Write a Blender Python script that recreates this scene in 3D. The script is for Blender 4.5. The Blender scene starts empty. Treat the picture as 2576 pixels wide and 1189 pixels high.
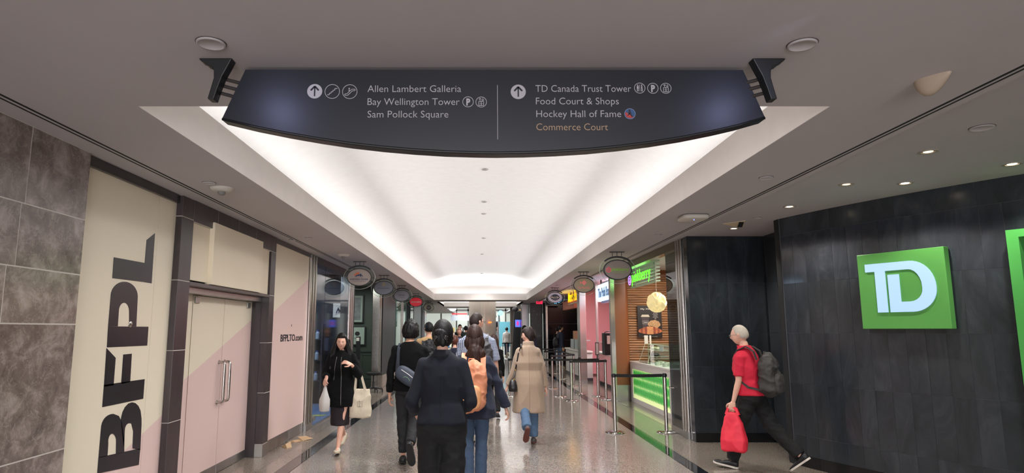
import bpy, math, random
from mathutils import Vector, Matrix, noise
random.seed(7)
PI = math.pi
SC = bpy.context.scene
COL = SC.collection

# ---------------------------------------------------------------- camera
EYE = 1.62; FPX = 1600.0; CX = 1207.0; CY = 594.5
PITCH = math.atan(234.5 / FPX)
cam_d = bpy.data.cameras.new('camera'); cam = bpy.data.objects.new('camera', cam_d); COL.objects.link(cam)
cam.location = (0, 0, EYE); cam.rotation_euler = (PI / 2 + PITCH, 0, 0)
cam_d.sensor_width = 36; cam_d.lens = 36 * FPX / 2576; cam_d.shift_x = (1288 - CX) / 2576
cam_d.clip_start = 0.05; cam_d.clip_end = 200
SC.camera = cam
# ---------------------------------------------------------------- exposure, world
SC.view_settings.view_transform = 'Standard'; SC.view_settings.look = 'None'
SC.view_settings.gamma = 1; SC.view_settings.use_curve_mapping = False
SC.view_settings.exposure = 0.13
SC.cycles.max_bounces = 8; SC.cycles.diffuse_bounces = 4; SC.cycles.glossy_bounces = 5
SC.cycles.transmission_bounces = 6; SC.cycles.transparent_max_bounces = 12
SC.cycles.use_denoising = True; SC.cycles.caustics_reflective = False; SC.cycles.caustics_refractive = False
SC.cycles.sample_clamp_indirect = 6
W = bpy.data.worlds.new('world'); SC.world = W; W.use_nodes = True
W.node_tree.nodes['Background'].inputs[0].default_value = (0.75, 0.78, 0.85, 1)
W.node_tree.nodes['Background'].inputs[1].default_value = 0.05

def C(r, g, b):
    return tuple(((v / 255) / 12.92 if v <= 10 else ((v / 255 + .055) / 1.055) ** 2.4) for v in (r, g, b))

def area(name, loc, size, power, color=(1, 1, 1), aim=(0, 0, -1), spread=PI):
    l = bpy.data.lights.new(name, 'AREA'); l.shape = 'RECTANGLE'; l.size, l.size_y = size
    l.energy = power; l.color = color; l.spread = spread
    o = bpy.data.objects.new(name, l); COL.objects.link(o); o.location = loc
    d = Vector(aim).normalized()
    z = -d; y = Vector((0, 1, 0)); 
    if abs(z.dot(y)) > .95: y = Vector((0, 0, 1))
    x = y.cross(z).normalized(); y = z.cross(x)
    o.rotation_euler = Matrix((x, y, z)).transposed().to_euler()
    return o
COVE = (1.0, 0.99, 1.0)
# cove tubes lying in the troughs on both sides of the vault, and across its far end
LG = []
LG.append(area('cove_light', (-2.17, 15.4, 3.12), (.06, 23.6), 66, COVE, (1, 0, 1), math.radians(165)))
LG.append(area('cove_light', (-2.12, 15.4, 3.12), (.05, 23.6), 72, COVE, (1, 0, .36), math.radians(62)))
LG.append(area('cove_light', (2.22, 15.4, 3.12), (.06, 23.6), 66, COVE, (-1, 0, 1), math.radians(165)))
LG.append(area('cove_light', (2.17, 15.4, 3.12), (.05, 23.6), 72, COVE, (-1, 0, .36), math.radians(62)))
LG.append(area('cove_light', (0.02, 27.42, 3.12), (4.0, .06), 26, COVE, (0, -1, .8), math.radians(150)))
LG.append(area('cove_light', (0.02, 35.2, 3.02), (5.4, .1), 60, COVE, (0, -.5, 1)))
# unseen mall behind the camera: added cove panel and frontal fill panel
LG.append(area('cove_light', (0, -3.0, 3.35), (3.6, 5.0), 240, COVE, (0, 0, -1)))
LG.append(area('rear_fill', (0, -6.9, 1.5), (5.2, 2.4), 540, (.98, .97, 1), (0, 1, 0)))
def spot(name, loc, aim, power, ang, color=(1, .93, .82), blend=.6, rad=.03):
    l = bpy.data.lights.new(name, 'SPOT'); l.energy = power; l.spot_size = math.radians(ang); l.spot_blend = blend
    l.color = color; l.shadow_soft_size = rad
    o = bpy.data.objects.new(name, l); COL.objects.link(o); o.location = loc
    o.rotation_euler = (Vector(aim) - Vector(loc)).to_track_quat('-Z', 'Y').to_euler()
    return o
# fill spots added under the vault and behind the camera to brighten the walls
for yy in (4.6, 6.7, 8.88, 11.2, 15.8, 19.2, 23.0, 26.2):
    spot('fill_spot', (.08, yy, 3.80), (.08, yy, 0), 290 if yy < 12 else 150, 156, (1, .985, .975), 1, .22)
for xx in (-1.2, 1.2): spot('fill_spot', (xx, -1.6, 3.3), (xx, -1.2, 0), 230, 156, (1, .975, .94), 1, .22)
# two blue spots added under the ceiling to make the sign's bluish highlights
spot('sign_fill_spot', (-1.13, 2.34, 2.84), (-.93, 2.93, 2.66), 2.6, 60, (.5, .55, 1), 1, .03)
spot('sign_fill_spot', (1.38, 2.34, 2.84), (1.16, 2.93, 2.68), 2.6, 60, (.5, .55, 1), 1, .03)
# shops and the far hall
area('shop_light', (-4.3, 12.6, 2.78), (2.0, 2.6), 90, (.75, .86, 1))
area('shop_light', (-4.0, 16.4, 2.78), (2.0, 2.0), 55, (.95, 1, .95))
area('shop_light', (-4.6, 25.5, 2.78), (2.6, 7), 130, (.9, 1, 1))
area('shop_light', (4.4, 12.8, 2.95), (1.2, 2.6), 130, (1, .9, .78))
area('shop_light', (4.3, 18.4, 2.95), (1.4, 3.6), 180, (1, .93, .95))
area('shop_light', (4.2, 25.0, 2.95), (1.4, 3.2), 22, (1, .9, .75))
area('hall_light', (0, 32, 3.38), (3.6, 4.5), 110, (1, .98, .96))  # panel added over the steel column to lighten it
spot('fill_spot', (.1, 22.0, 3.80), (.13, 31.3, 1.35), 300, 19, (1, .97, .93), .6, .1)  # narrow fill added, aimed at the steel column
area('hall_light', (0, 42, 4.3), (9, 9), 1150, (.97, 1, 1))
area('hall_light', (-5.0, 33.5, 2.8), (3, 4), 150, (.95, 1, 1))

# ---------------------------------------------------------------- node materials
MATS = {}
def mat(name, col, rough=.5, metal=0.0, var=0.0, vs=8.0, bump=0.0, bs=60.0, spec=.5, emit=None, es=0.0, coat=0.0, alpha=1.0, stretch=(1, 1, 1), sheen=0.0):
    if name in MATS: return MATS[name]
    m = bpy.data.materials.new(name); m.use_nodes = True; MATS[name] = m
    nt = m.node_tree; b = nt.nodes['Principled BSDF']; N = nt.nodes.new; L = nt.links.new
    b.inputs['Base Color'].default_value = (*col, 1); b.inputs['Roughness'].default_value = rough
    b.inputs['Metallic'].default_value = metal; b.inputs['Specular IOR Level'].default_value = spec
    b.inputs['Coat Weight'].default_value = coat; b.inputs['Alpha'].default_value = alpha
    b.inputs['Sheen Weight'].default_value = sheen
    if emit: b.inputs['Emission Color'].default_value = (*emit, 1); b.inputs['Emission Strength'].default_value = es
    tc = N('ShaderNodeTexCoord'); mp = N('ShaderNodeMapping'); mp.inputs['Scale'].default_value = stretch
    L(tc.outputs['Object'], mp.inputs['Vector'])
    nz = N('ShaderNodeTexNoise'); nz.inputs['Scale'].default_value = vs; nz.inputs['Detail'].default_value = 4
    L(mp.outputs[0], nz.inputs['Vector'])
    v = max(var, .02)
    cr = N('ShaderNodeValToRGB')
    cr.color_ramp.elements[0].position = .3; cr.color_ramp.elements[1].position = .7
    cr.color_ramp.elements[0].color = tuple(c * (1 - v) for c in col) + (1,)
    cr.color_ramp.elements[1].color = tuple(min(1, c * (1 + v)) for c in col) + (1,)
    L(nz.outputs['Fac'], cr.inputs[0]); L(cr.outputs[0], b.inputs['Base Color'])
    if bump:
        n2 = N('ShaderNodeTexNoise'); n2.inputs['Scale'].default_value = bs; n2.inputs['Detail'].default_value = 3
        L(mp.outputs[0], n2.inputs['Vector'])
        bp = N('ShaderNodeBump'); bp.inputs['Strength'].default_value = bump; bp.inputs['Distance'].default_value = .01
        L(n2.outputs['Fac'], bp.inputs['Height']); L(bp.outputs[0], b.inputs['Normal'])
    return m
def glass_mat(name, tint=(.9, 1, .96), refl=.12, rough=.02):
    m = bpy.data.materials.new(name); m.use_nodes = True; MATS[name] = m
    nt = m.node_tree; nt.nodes.clear(); N = nt.nodes.new; L = nt.links.new
    o = N('ShaderNodeOutputMaterial'); mx = N('ShaderNodeMixShader'); t = N('ShaderNodeBsdfTransparent'); g = N('ShaderNodeBsdfGlossy')
    t.inputs[0].default_value = (*tint, 1); g.inputs['Roughness'].default_value = rough
    fr = N('ShaderNodeFresnel'); fr.inputs[0].default_value = 1.38
    ad = N('ShaderNodeMath'); ad.operation = 'MAXIMUM'; ad.inputs[1].default_value = refl
    gm = N('ShaderNodeNewGeometry'); iv = N('ShaderNodeMath'); iv.operation = 'SUBTRACT'; iv.inputs[0].default_value = 1; ml = N('ShaderNodeMath'); ml.operation = 'MULTIPLY'
    L(gm.outputs['Backfacing'], iv.inputs[1]); L(ad.outputs[0], ml.inputs[0]); L(iv.outputs[0], ml.inputs[1])
    L(fr.outputs[0], ad.inputs[0]); L(ml.outputs[0], mx.inputs[0]); L(t.outputs[0], mx.inputs[1]); L(g.outputs[0], mx.inputs[2]); L(mx.outputs[0], o.inputs[0])
    return m
def nodes_of(m):
    return m.node_tree, m.node_tree.nodes['Principled BSDF'], m.node_tree.nodes.new, m.node_tree.links.new
def granite(name, dark, light, rough, scale=150, big=.10, bump=0.0):
    m = bpy.data.materials.new(name); m.use_nodes = True; MATS[name] = m
    nt, b, N, L = nodes_of(m)
    tc = N('ShaderNodeTexCoord'); vo = N('ShaderNodeTexVoronoi'); vo.inputs['Scale'].default_value = scale
    nz = N('ShaderNodeTexNoise'); nz.inputs['Scale'].default_value = scale * .9; nz.inputs['Detail'].default_value = 2
    n2 = N('ShaderNodeTexNoise'); n2.inputs['Scale'].default_value = 1.1
    for n in (vo, nz, n2): L(tc.outputs['Object'], n.inputs['Vector'])
    cr = N('ShaderNodeValToRGB'); e = cr.color_ramp.elements
    e[0].position = .32; e[0].color = (*dark, 1); e[1].position = .62; e[1].color = (*light, 1)
    L(nz.outputs['Fac'], cr.inputs[0])
    mx = N('ShaderNodeMixRGB'); mx.blend_type = 'MULTIPLY'; mx.inputs[0].default_value = .35
    L(cr.outputs[0], mx.inputs[1]); L(vo.outputs['Color'], mx.inputs[2])
    hs = N('ShaderNodeMixRGB'); hs.blend_type = 'MIX'; hs.inputs[0].default_value = .18; hs.inputs[2].default_value = tuple((a + c) * .5 for a, c in zip(dark, light)) + (1,)
    L(mx.outputs[0], hs.inputs[1])
    ml = N('ShaderNodeMath'); ml.operation = 'MULTIPLY_ADD'; ml.inputs[1].default_value = big * 2; ml.inputs[2].default_value = 1 - big
    L(n2.outputs['Fac'], ml.inputs[0])
    m3 = N('ShaderNodeMixRGB'); m3.blend_type = 'MULTIPLY'; m3.inputs[0].default_value = 1
    L(hs.outputs[0], m3.inputs[1]); L(ml.outputs[0], m3.inputs[2]); L(m3.outputs[0], b.inputs['Base Color'])
    b.inputs['Roughness'].default_value = rough; b.inputs['Specular IOR Level'].default_value = .6
    if bump:
        bp = N('ShaderNodeBump'); bp.inputs['Strength'].default_value = bump; bp.inputs['Distance'].default_value = .002
        L(nz.outputs['Fac'], bp.inputs['Height']); L(bp.outputs[0], b.inputs['Normal'])
    return m
def marble(name, cols, rough, scale=1.6, stretch=(1, 1, 1), vein=(.55, .5, .47), vf=.4, dist=1.6):
    m = bpy.data.materials.new(name); m.use_nodes = True; MATS[name] = m
    nt, b, N, L = nodes_of(m)
    tc = N('ShaderNodeTexCoord'); oi = N('ShaderNodeObjectInfo'); mp = N('ShaderNodeMapping'); mp.inputs['Scale'].default_value = stretch
    ad = N('ShaderNodeVectorMath'); ad.operation = 'ADD'; sc = N('ShaderNodeMath'); sc.operation = 'MULTIPLY'; sc.inputs[1].default_value = 9
    L(oi.outputs['Random'], sc.inputs[0]); L(tc.outputs['Object'], ad.inputs[0]); L(sc.outputs[0], ad.inputs[1]); L(ad.outputs[0], mp.inputs[0])
    n1 = N('ShaderNodeTexNoise'); n1.inputs['Scale'].default_value = scale; n1.inputs['Detail'].default_value = 12; n1.inputs['Roughness'].default_value = .72; n1.inputs['Distortion'].default_value = dist
    L(mp.outputs[0], n1.inputs['Vector'])
    cr = N('ShaderNodeValToRGB'); e = cr.color_ramp.elements
    e[0].position = .3; e[0].color = (*cols[0], 1); e[1].position = .72; e[1].color = (*cols[2], 1)
    k = e.new(.5); k.color = (*cols[1], 1)
    L(n1.outputs['Fac'], cr.inputs[0])
    n2 = N('ShaderNodeTexNoise'); n2.inputs['Scale'].default_value = scale * 2.2; n2.inputs['Detail'].default_value = 8; n2.inputs['Distortion'].default_value = dist
    L(mp.outputs[0], n2.inputs['Vector'])
    c2 = N('ShaderNodeValToRGB'); e = c2.color_ramp.elements
    e[0].position = .485; e[0].color = (0, 0, 0, 1); e[1].position = .515; e[1].color = (0, 0, 0, 1); k = e.new(.5); k.color = (vf, vf, vf, 1)
    L(n2.outputs['Fac'], c2.inputs[0])
    mx = N('ShaderNodeMixRGB'); L(c2.outputs[0], mx.inputs[0]); L(cr.outputs[0], mx.inputs[1]); mx.inputs[2].default_value = (*vein, 1)
    L(mx.outputs[0], b.inputs['Base Color']); b.inputs['Roughness'].default_value = rough
    return m

WHITE = mat('white plaster', C(236, 234, 232), .9, var=.01)
CEIL = mat('ceiling paint', C(194, 190, 193), .9, var=.015, vs=1.2)
FASC = mat('fascia paint', C(228, 222, 218), .9)
CHROME = mat('brushed stainless', C(190, 184, 178), .22, 1, var=.04, vs=3, bump=.04, bs=90, stretch=(20, 20, .3))
STEEL = mat('satin steel', C(165, 162, 158), .34, 1, var=.05, vs=6)
PSTEEL = mat('polished steel', C(205, 203, 200), .08, 1)
BLACK = mat('black paint', C(24, 25, 28), .45)
BLACKM = mat('matt black', C(20, 21, 23), .7)
DARKG = mat('dark grey', C(60, 60, 64), .5)
GREY = mat('mid grey', C(128, 126, 124), .6)
LGREY = mat('light grey plastic', C(205, 200, 192), .5)
SIGNM = mat('sign navy lacquer', C(24, 27, 37), .36, var=.03, vs=2, spec=.6)
SIGNE = mat('sign edge', C(20, 22, 28), .4)
LETTER = mat('sign lettering grey', C(178, 176, 182), .55)
LETGOLD = mat('sign lettering gold', C(178, 148, 122), .55)
FLOORG = granite('beige granite', C(80, 72, 67), C(184, 173, 164), .13, 95, .08)
FLOORB = granite('brown granite', C(80, 71, 64), C(180, 167, 152), .14, 100, .05)
BORDER = mat('black granite', C(26, 28, 32), .06, var=.1, vs=80)
GROUT = mat('floor joint', C(84, 74, 66), .5)
STONE = marble('brown marble', (C(84, 73, 70), C(126, 113, 108), C(184, 172, 166)), .2, 5.5, (1, 1, 1), C(196, 186, 180), .3, .45)
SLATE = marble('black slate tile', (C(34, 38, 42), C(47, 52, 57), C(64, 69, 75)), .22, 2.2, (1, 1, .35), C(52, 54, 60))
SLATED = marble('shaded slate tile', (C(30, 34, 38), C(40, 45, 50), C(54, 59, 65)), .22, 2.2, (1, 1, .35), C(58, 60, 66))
SLATEB = mat('black slate base', C(20, 22, 24), .18, var=.2, vs=6)
SLATE2 = marble('polished slate tile', (C(38, 41, 47), C(50, 54, 61), C(70, 74, 82)), .10, 2.2, (1, 1, .35), C(58, 60, 66))
BROWNT = marble('dark brown tile', (C(44, 37, 38), C(56, 48, 50), C(70, 61, 62)), .3, 3, (1, 1, .15), C(74, 66, 66))
JOINT = mat('pale joint', C(210, 203, 196), .6)
DJOINT = mat('slate joint', C(72, 74, 80), .6)
GLASS = glass_mat('clear glass', (.93, .98, .96), .05)
DGLASS = glass_mat('smoked glass', (.34, .37, .40), .22)
BGLASS = glass_mat('blue grey glass', (.70, .76, .82), .04, .05)
SIGNGLASS = glass_mat('sign glass', (.52, .50, .48), .05)
SKIN = mat('skin', C(214, 164, 138), .5, var=.05, vs=20)
SKIN2 = mat('fair skin', C(226, 176, 154), .5, var=.06, vs=20)
LIP = mat('lips', C(188, 118, 110), .45)
EYEW = mat('eye white', C(235, 232, 228), .2)
IRIS = mat('iris', C(30, 20, 16), .2)

# ---------------------------------------------------------------- mesh helpers
class MB:
    def __init__(s): s.v = []; s.f = []; s.m = []
    def add(s, vs, fs, mi=0, T=None):
        n = len(s.v)
        s.v += [tuple(T @ Vector(p)) for p in vs] if T is not None else [tuple(p) for p in vs]
        s.f += [tuple(i + n for i in f) for f in fs]; s.m += [mi] * len(fs)
        return s
    def box(s, x0, x1, y0, y1, z0, z1, mi=0, T=None):
        v = [(x, y, z) for z in (z0, z1) for y in (y0, y1) for x in (x0, x1)]
        return s.add(v, [(0, 2, 3, 1), (4, 5, 7, 6), (0, 1, 5, 4), (2, 6, 7, 3), (0, 4, 6, 2), (1, 3, 7, 5)], mi, T)
    def loft(s, rings, mi=0, T=None, cap=True, closed=True):
        n = len(rings[0]); v = [p for r in rings for p in r]; f = []
        for i in range(len(rings) - 1):
            for j in range(n if closed else n - 1):
                k = (j + 1) % n
                f.append((i * n + j, i * n + k, (i + 1) * n + k, (i + 1) * n + j))
        if cap: f.append(tuple(range(n - 1, -1, -1))); f.append(tuple((len(rings) - 1) * n + j for j in range(n)))
        return s.add(v, f, mi, T)
    def lathe(s, prof, n=24, mi=0, T=None, cap=True):
        return s.loft([[(r * math.cos(2 * PI * j / n), r * math.sin(2 * PI * j / n), z) for j in range(n)] for r, z in prof], mi, T, cap)
    def rod(s, a, b, ra, rb=None, n=10, mi=0, cap=True):
        a = Vector(a); b = Vector(b); rb = ra if rb is None else rb
        d = (b - a); d = d.normalized() if d.length > 1e-9 else Vector((0, 0, 1)); u = d.orthogonal().normalized(); w = d.cross(u)
        R = lambda p, r: [p + (u * math.cos(2 * PI * j / n) + w * math.sin(2 * PI * j / n)) * r for j in range(n)]
        return s.loft([R(a, ra), R(b, rb)], mi, None, cap)
    def tube(s, pts, r, n=8, mi=0, closed=False):
        pts = [Vector(p) for p in pts]; rings = []; N = len(pts); u = None
        rr = r if isinstance(r, (list, tuple)) else [r] * N
        for i, p in enumerate(pts):
            if closed: d = (pts[(i + 1) % N] - pts[i - 1]).normalized()
            else: d = (pts[min(i + 1, N - 1)] - pts[max(i - 1, 0)]).normalized()
            if u is None: u = d.orthogonal().normalized()
            u = (u - d * u.dot(d)).normalized(); w = d.cross(u)
            rings.append([p + (u * math.cos(2 * PI * j / n) + w * math.sin(2 * PI * j / n)) * rr[i] for j in range(n)])
        if closed: rings.append(rings[0]); return s.loft(rings, mi, None, False)
        return s.loft(rings, mi)
    def ribbon(s, pts, nrm, w, t, mi=0):
        pts = [Vector(p) for p in pts]; rings = []; N = len(pts)
        for i, p in enumerate(pts):
            d = (pts[min(i + 1, N - 1)] - pts[max(i - 1, 0)]).normalized(); n = Vector(nrm[i]) if isinstance(nrm, list) else Vector(nrm)
            n = (n - d * n.dot(d)).normalized(); sd = d.cross(n)
            ww = w[i] if isinstance(w, list) else w
            rings.append([p + sd * ww / 2 + n * t / 2, p - sd * ww / 2 + n * t / 2, p - sd * ww / 2 - n * t / 2, p + sd * ww / 2 - n * t / 2])
        return s.loft(rings, mi)
    def ball(s, c, r, nu=16, nv=10, mi=0, e=1.0, T=None):
        rx, ry, rz = r if isinstance(r, (tuple, list)) else (r, r, r)
        sg = lambda a: math.copysign(abs(a) ** e, a)
        v = [(c[0], c[1], c[2] - rz)]
        for i in range(1, nv):
            ph = -PI / 2 + PI * i / nv
            for j in range(nu):
                th = 2 * PI * j / nu
                v.append((c[0] + rx * sg(math.cos(ph)) * sg(math.cos(th)), c[1] + ry * sg(math.cos(ph)) * sg(math.sin(th)), c[2] + rz * sg(math.sin(ph))))
        v.append((c[0], c[1], c[2] + rz)); f = []; L = len(v) - 1
        for j in range(nu):
            k = (j + 1) % nu
            f.append((0, 1 + k, 1 + j)); f.append((L, L - nu + j, L - nu + k))
            for i in range(nv - 2):
                a = 1 + i * nu; f.append((a + j, a + k, a + nu + k, a + nu + j))
        return s.add(v, f, mi, T)
    def chain(s, pts, rad, n=12, mi=0):
        for i in range(len(pts) - 1): s.rod(pts[i], pts[i + 1], rad[i], rad[i + 1], n, mi)
        for p, r in zip(pts, rad): s.ball(p, r, n, max(6, n // 2), mi)
        return s
    def prism(s, poly, d, mi=0, T=None, z0=0.0):
        n = len(poly); a = sum(poly[i][0] * poly[(i + 1) % n][1] - poly[(i + 1) % n][0] * poly[i][1] for i in range(n))
        if a < 0: poly = poly[::-1]
        v = [(x, y, z0) for x, y in poly] + [(x, y, z0 + d) for x, y in poly]
        f = [tuple(range(n - 1, -1, -1)), tuple(range(n, 2 * n))] + [(i, (i + 1) % n, n + (i + 1) % n, n + i) for i in range(n)]
        return s.add(v, f, mi, T)
    def text(s, t, x0, x1, y0, cap, d=.004, mi=0, T=None, bold=0.0, shear=0.0, center=None):
        vs, fs = text_mesh(t, bold, shear)
        a = min(v[0] for v in vs); b = max(v[0] for v in vs); k = cap / .72
        if x1 is None: sx = k; 
        else: sx = (x1 - x0) / (b - a)
        if center is not None: x0 = center - (b - a) * sx / 2
        vv = [(x0 + (v[0] - a) * sx, y0 + v[1] * k, v[2] * d) for v in vs]
        return s.add(vv, fs, mi, T)
    def build(s, name, mats, parent=None, smooth=False, bevel=0.0, loc=None, split=None):
        me = bpy.data.meshes.new(name); 
        off = Vector(loc) if loc is not None else Vector((0, 0, 0))
        me.from_pydata([tuple(Vector(p) - off) for p in s.v] if loc is not None else s.v, [], s.f)
        if not isinstance(mats, (list, tuple)): mats = [mats]
        for m in mats: me.materials.append(m)
        me.polygons.foreach_set('material_index', [min(i, len(mats) - 1) for i in s.m])
        if smooth: me.polygons.foreach_set('use_smooth', [True] * len(me.polygons))
        me.update()
        o = bpy.data.objects.new(name, me); COL.objects.link(o)
        if loc is not None and parent is None: o.location = off
        if parent is not None: o.parent = parent
        if bevel:
            b = o.modifiers.new('bevel', 'BEVEL'); b.width = bevel; b.segments = 2; b.limit_method = 'ANGLE'
        if smooth and split:
            me.polygons.foreach_set('use_smooth', [True] * len(me.polygons))
            e = o.modifiers.new('edge', 'EDGE_SPLIT'); e.split_angle = math.radians(split)
        return o
TXT = {}
def text_mesh(t, bold=0.0, shear=0.0):
    key = (t, bold, shear)
    if key in TXT: return TXT[key]
    cu = bpy.data.curves.new('t', 'FONT'); cu.body = t; cu.size = 1; cu.extrude = .5; cu.offset = bold; cu.shear = shear; cu.resolution_u = 3
    o = bpy.data.objects.new('t', cu); COL.objects.link(o)
    dg = bpy.context.evaluated_depsgraph_get(); me = o.evaluated_get(dg).to_mesh()
    vs = [tuple(v.co) for v in me.vertices]; vs = [(x, y, z + .5) for x, y, z in vs]; fs = [tuple(p.vertices) for p in me.polygons]
    o.evaluated_get(dg).to_mesh_clear(); bpy.data.objects.remove(o); bpy.data.curves.remove(cu)
    TXT[key] = (vs, fs)
    return vs, fs
def frame(o, x, y):
    x = Vector(x).normalized(); y = Vector(y).normalized(); z = x.cross(y)
    M = Matrix((x, y, z)).transposed().to_4x4(); M.translation = Vector(o); return M
def F_S(o): return frame(o, (1, 0, 0), (0, 0, 1))        # faces the camera (towards -Y)
def F_E(o): return frame(o, (0, 1, 0), (0, 0, 1))        # on the left wall, faces +X
def F_W(o): return frame(o, (0, -1, 0), (0, 0, 1))       # on the right wall, faces -X
def tag(o, label=None, cat=None, group=None, kind=None):
    if label: o['label'] = label
    if cat: o['category'] = cat
    if group: o['group'] = group
    if kind: o['kind'] = kind
    return o
def empty(name, loc, rz=0, label=None, cat=None, group=None):
    o = bpy.data.objects.new(name, None); COL.objects.link(o); o.location = loc; o.rotation_euler = (0, 0, rz); o.empty_display_size = .1
    return tag(o, label, cat, group)
def dup(root, loc, rz=None, label=None, group=None, cat=None):
    r = root.copy(); COL.objects.link(r); r.location = loc
    if rz is not None: r.rotation_euler = (0, 0, rz)
    tag(r, label, cat, group)
    kids = list(root.children)
    for ch in kids:
        c = ch.copy(); COL.objects.link(c); c.parent = r
        for g in ch.children:
            d = g.copy(); COL.objects.link(d); d.parent = c
    return r
def ell(rx, ry, n=40, cx=0, cy=0, a0=0, a1=2 * PI, full=True):
    m = n if full else n - 1
    return [(cx + rx * math.cos(a0 + (a1 - a0) * i / m), cy + ry * math.sin(a0 + (a1 - a0) * i / m)) for i in range(n)]
def ring(mb, rx, ry, w, d, T=None, mi=0, n=40, cx=0, cy=0, a0=0, a1=2 * PI, z0=0):
    full = abs(a1 - a0 - 2 * PI) < 1e-6
    o = ell(rx + w / 2, ry + w / 2, n, cx, cy, a0, a1, full); i_ = ell(rx - w / 2, ry - w / 2, n, cx, cy, a0, a1, full)
    rings = [[(a[0], a[1], z0), (a[0], a[1], z0 + d), (b[0], b[1], z0 + d), (b[0], b[1], z0)] for a, b in zip(o, i_)]
    if full: rings.append(rings[0])
    return mb.loft(rings, mi, T, not full)
def at(u, v, Y):
    a = (u - CX) / FPX; b = -(v - CY) / FPX; c, s = math.cos(PITCH), math.sin(PITCH)
    y = c - s * b; w = s + c * b; t = Y / y
    return Vector((a * t, Y, EYE + w * t))
def part(mb, name, mats, root, smooth=False, bevel=0.0, split=None):
    """mb is in world coordinates; root is unrotated"""
    l = Vector(root.location)
    p = root.parent
    while p is not None: l = l + Vector(p.location); p = p.parent
    return mb.build(name, mats, root, smooth, bevel, l, split)
def solo(mb, name, mats, label, cat, base, group=None, smooth=False, bevel=0.0, split=None, kind=None):
    return tag(mb.build(name, mats, None, smooth, bevel, base, split), label, cat, group, kind)
def struct(mb, name, mats, smooth=False, bevel=0.0):
    return tag(mb.build(name, mats, None, smooth, bevel), kind='structure')

def atz(u, v, z=0.0):
    a = (u - CX) / FPX; b = -(v - CY) / FPX; c, s = math.cos(PITCH), math.sin(PITCH); t = (z - EYE) / (s + c * b)
    return Vector((a * t, (c - s * b) * t, z))
# ================================================================ SETTING
H1 = 2.88; H2 = 3.03           # corridor ceiling, shop-side ceiling on the right
XL = -2.8; XR = 3.15
# ---- floor: border strips and diagonal granite tiles
fl = struct(MB().box(-9, 9, -7, 62, -.12, -.004), 'floor', GROUT)
side = MB(); side.box(-9, -2.36, -7, 62, -.004, 0); side.box(2.63, 9, -7, 62, -.004, 0)
side.build('side_paving', FLOORB, fl)
for x0, x1 in ((-2.352, -2.192), (2.462, 2.622)):
    y = 1.0
    while y < 40:
        L = 1.5 if y < 30 else 10
        MB().box(x0, x1, y + .002, y + L - .002, -.004, 0).build('border_slab', BORDER, fl); y += L
# long thin joints in the side paving
for x in (-2.58,):
    MB().box(x, x + .006, 4, 40, 0, .0006).build('floor_joint', GROUT, fl)
hd = .4; xa, xb = -2.184, 2.454
def clip(poly, x, keep):
    out = []
    for i in range(len(poly)):
        a, b = poly[i], poly[(i + 1) % len(poly)]
        ia, ib = (a[0] >= x) == keep, (b[0] >= x) == keep
        if ia: out.append(a)
        if ia != ib:
            t = (x - a[0]) / (b[0] - a[0]); out.append((x, a[1] + t * (b[1] - a[1])))
    return out
TILE = None; far = MB(); ntile = 0; g = .0022
for r in range(-20, 150):
    cy = 8.52 + hd * r
    for c in range(-8, 9):
        cx = .12 + hd + 2 * hd * c + (hd if r % 2 else 0) - hd
        if cx < xa - hd or cx > xb + hd: continue
        P0 = [(cx - hd + g, cy), (cx, cy - hd + g), (cx + hd - g, cy), (cx, cy + hd - g)]
        P0 = clip(clip(P0, xa, True), xb, False)
        if len(P0) < 3: continue
        if 4.6 < cy < 17.2 and ntile < 296:
            if cx - hd > xa and cx + hd < xb:
                if TILE is None:
                    q = MB().prism([(x - cx, y - cy) for x, y in P0], .004); TILE = q.build('floor_tile', FLOORG, fl); t = TILE
                else:
                    t = TILE.copy(); COL.objects.link(t); t.parent = fl
                t.location = (cx, cy, -.004)
            else: MB().prism(P0, .004, z0=-.004).build('floor_tile', FLOORG, fl)
            ntile += 1
        else: far.prism(P0, .004, z0=-.004)
tag(far.build('floor_tiles', FLOORG, fl), kind='stuff')

# ---- ceiling with the long lit vault
CY0, CY1 = 3.48, 27.3; CL, CR = -1.95, 2.0
ce = MB()
ce.box(-9, CL, -7, 62, H1, H1 + .08)
ce.box(CR, 2.72, -7, 62, H1, H1 + .08)
ce.box(CL, CR, -.5, CY0, H1, H1 + .08); ce.box(CL, CR, CY1, 29.0, H1, H1 + .08)
ce.box(CL, CR, -7, -5.5, H1, H1 + .08)
ce.box(2.66, 2.72, -7, 36, H1 + .08, H2 + .08)
ce.box(2.72, 10, -7, 29.5, H2, H2 + .08)
ce.box(2.72, 10, 29.5, 62, H1, H1 + .08)
# second trough cuts a wide slot further on
ceil = struct(ce, 'ceiling', CEIL)
hl, hr = -2.75, 2.8
c2 = MB(); c2.box(CL, CR, 35.0, 38, H1, H1 + .08)
c2.box(-9, 9, 38, 38.1, H1, 5.4)
c2.box(CL, CR, 29.0, 29.02, H1, H1 + .25)
c2.build('soffit', CEIL, ceil)
fa = MB(); FT = 3.15
e3 = .004; z3 = H1 + .0005
fa.box(CL - .02, CL + e3, CY0, CY1, z3, FT); fa.box(CR - e3, CR + .02, CY0, CY1, z3, FT)
fa.box(CL, CR, CY1 - e3, CY1 + .02, z3, FT); fa.box(CL, CR, CY0 - .02, CY0 + e3, z3, FT)
fa.box(CL, CR, 35.0 - e3, 35.02, z3, 3.12)
fa.build('fascia', FASC, ceil)
vb = MB()
x0v, x1v, zs, rise = -2.42, 2.47, 3.14, .74
xm, hw = (x0v + x1v) / 2, (x1v - x0v) / 2
def arch(n=48):
    o = []
    for i in range(n + 1):
        a = PI - PI * i / n; ca, sa = math.cos(a), math.sin(a)
        o.append((xm + hw * math.copysign(abs(ca) ** .82, ca), zs + rise * abs(sa) ** .9))
    return o
ar = arch()
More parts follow.
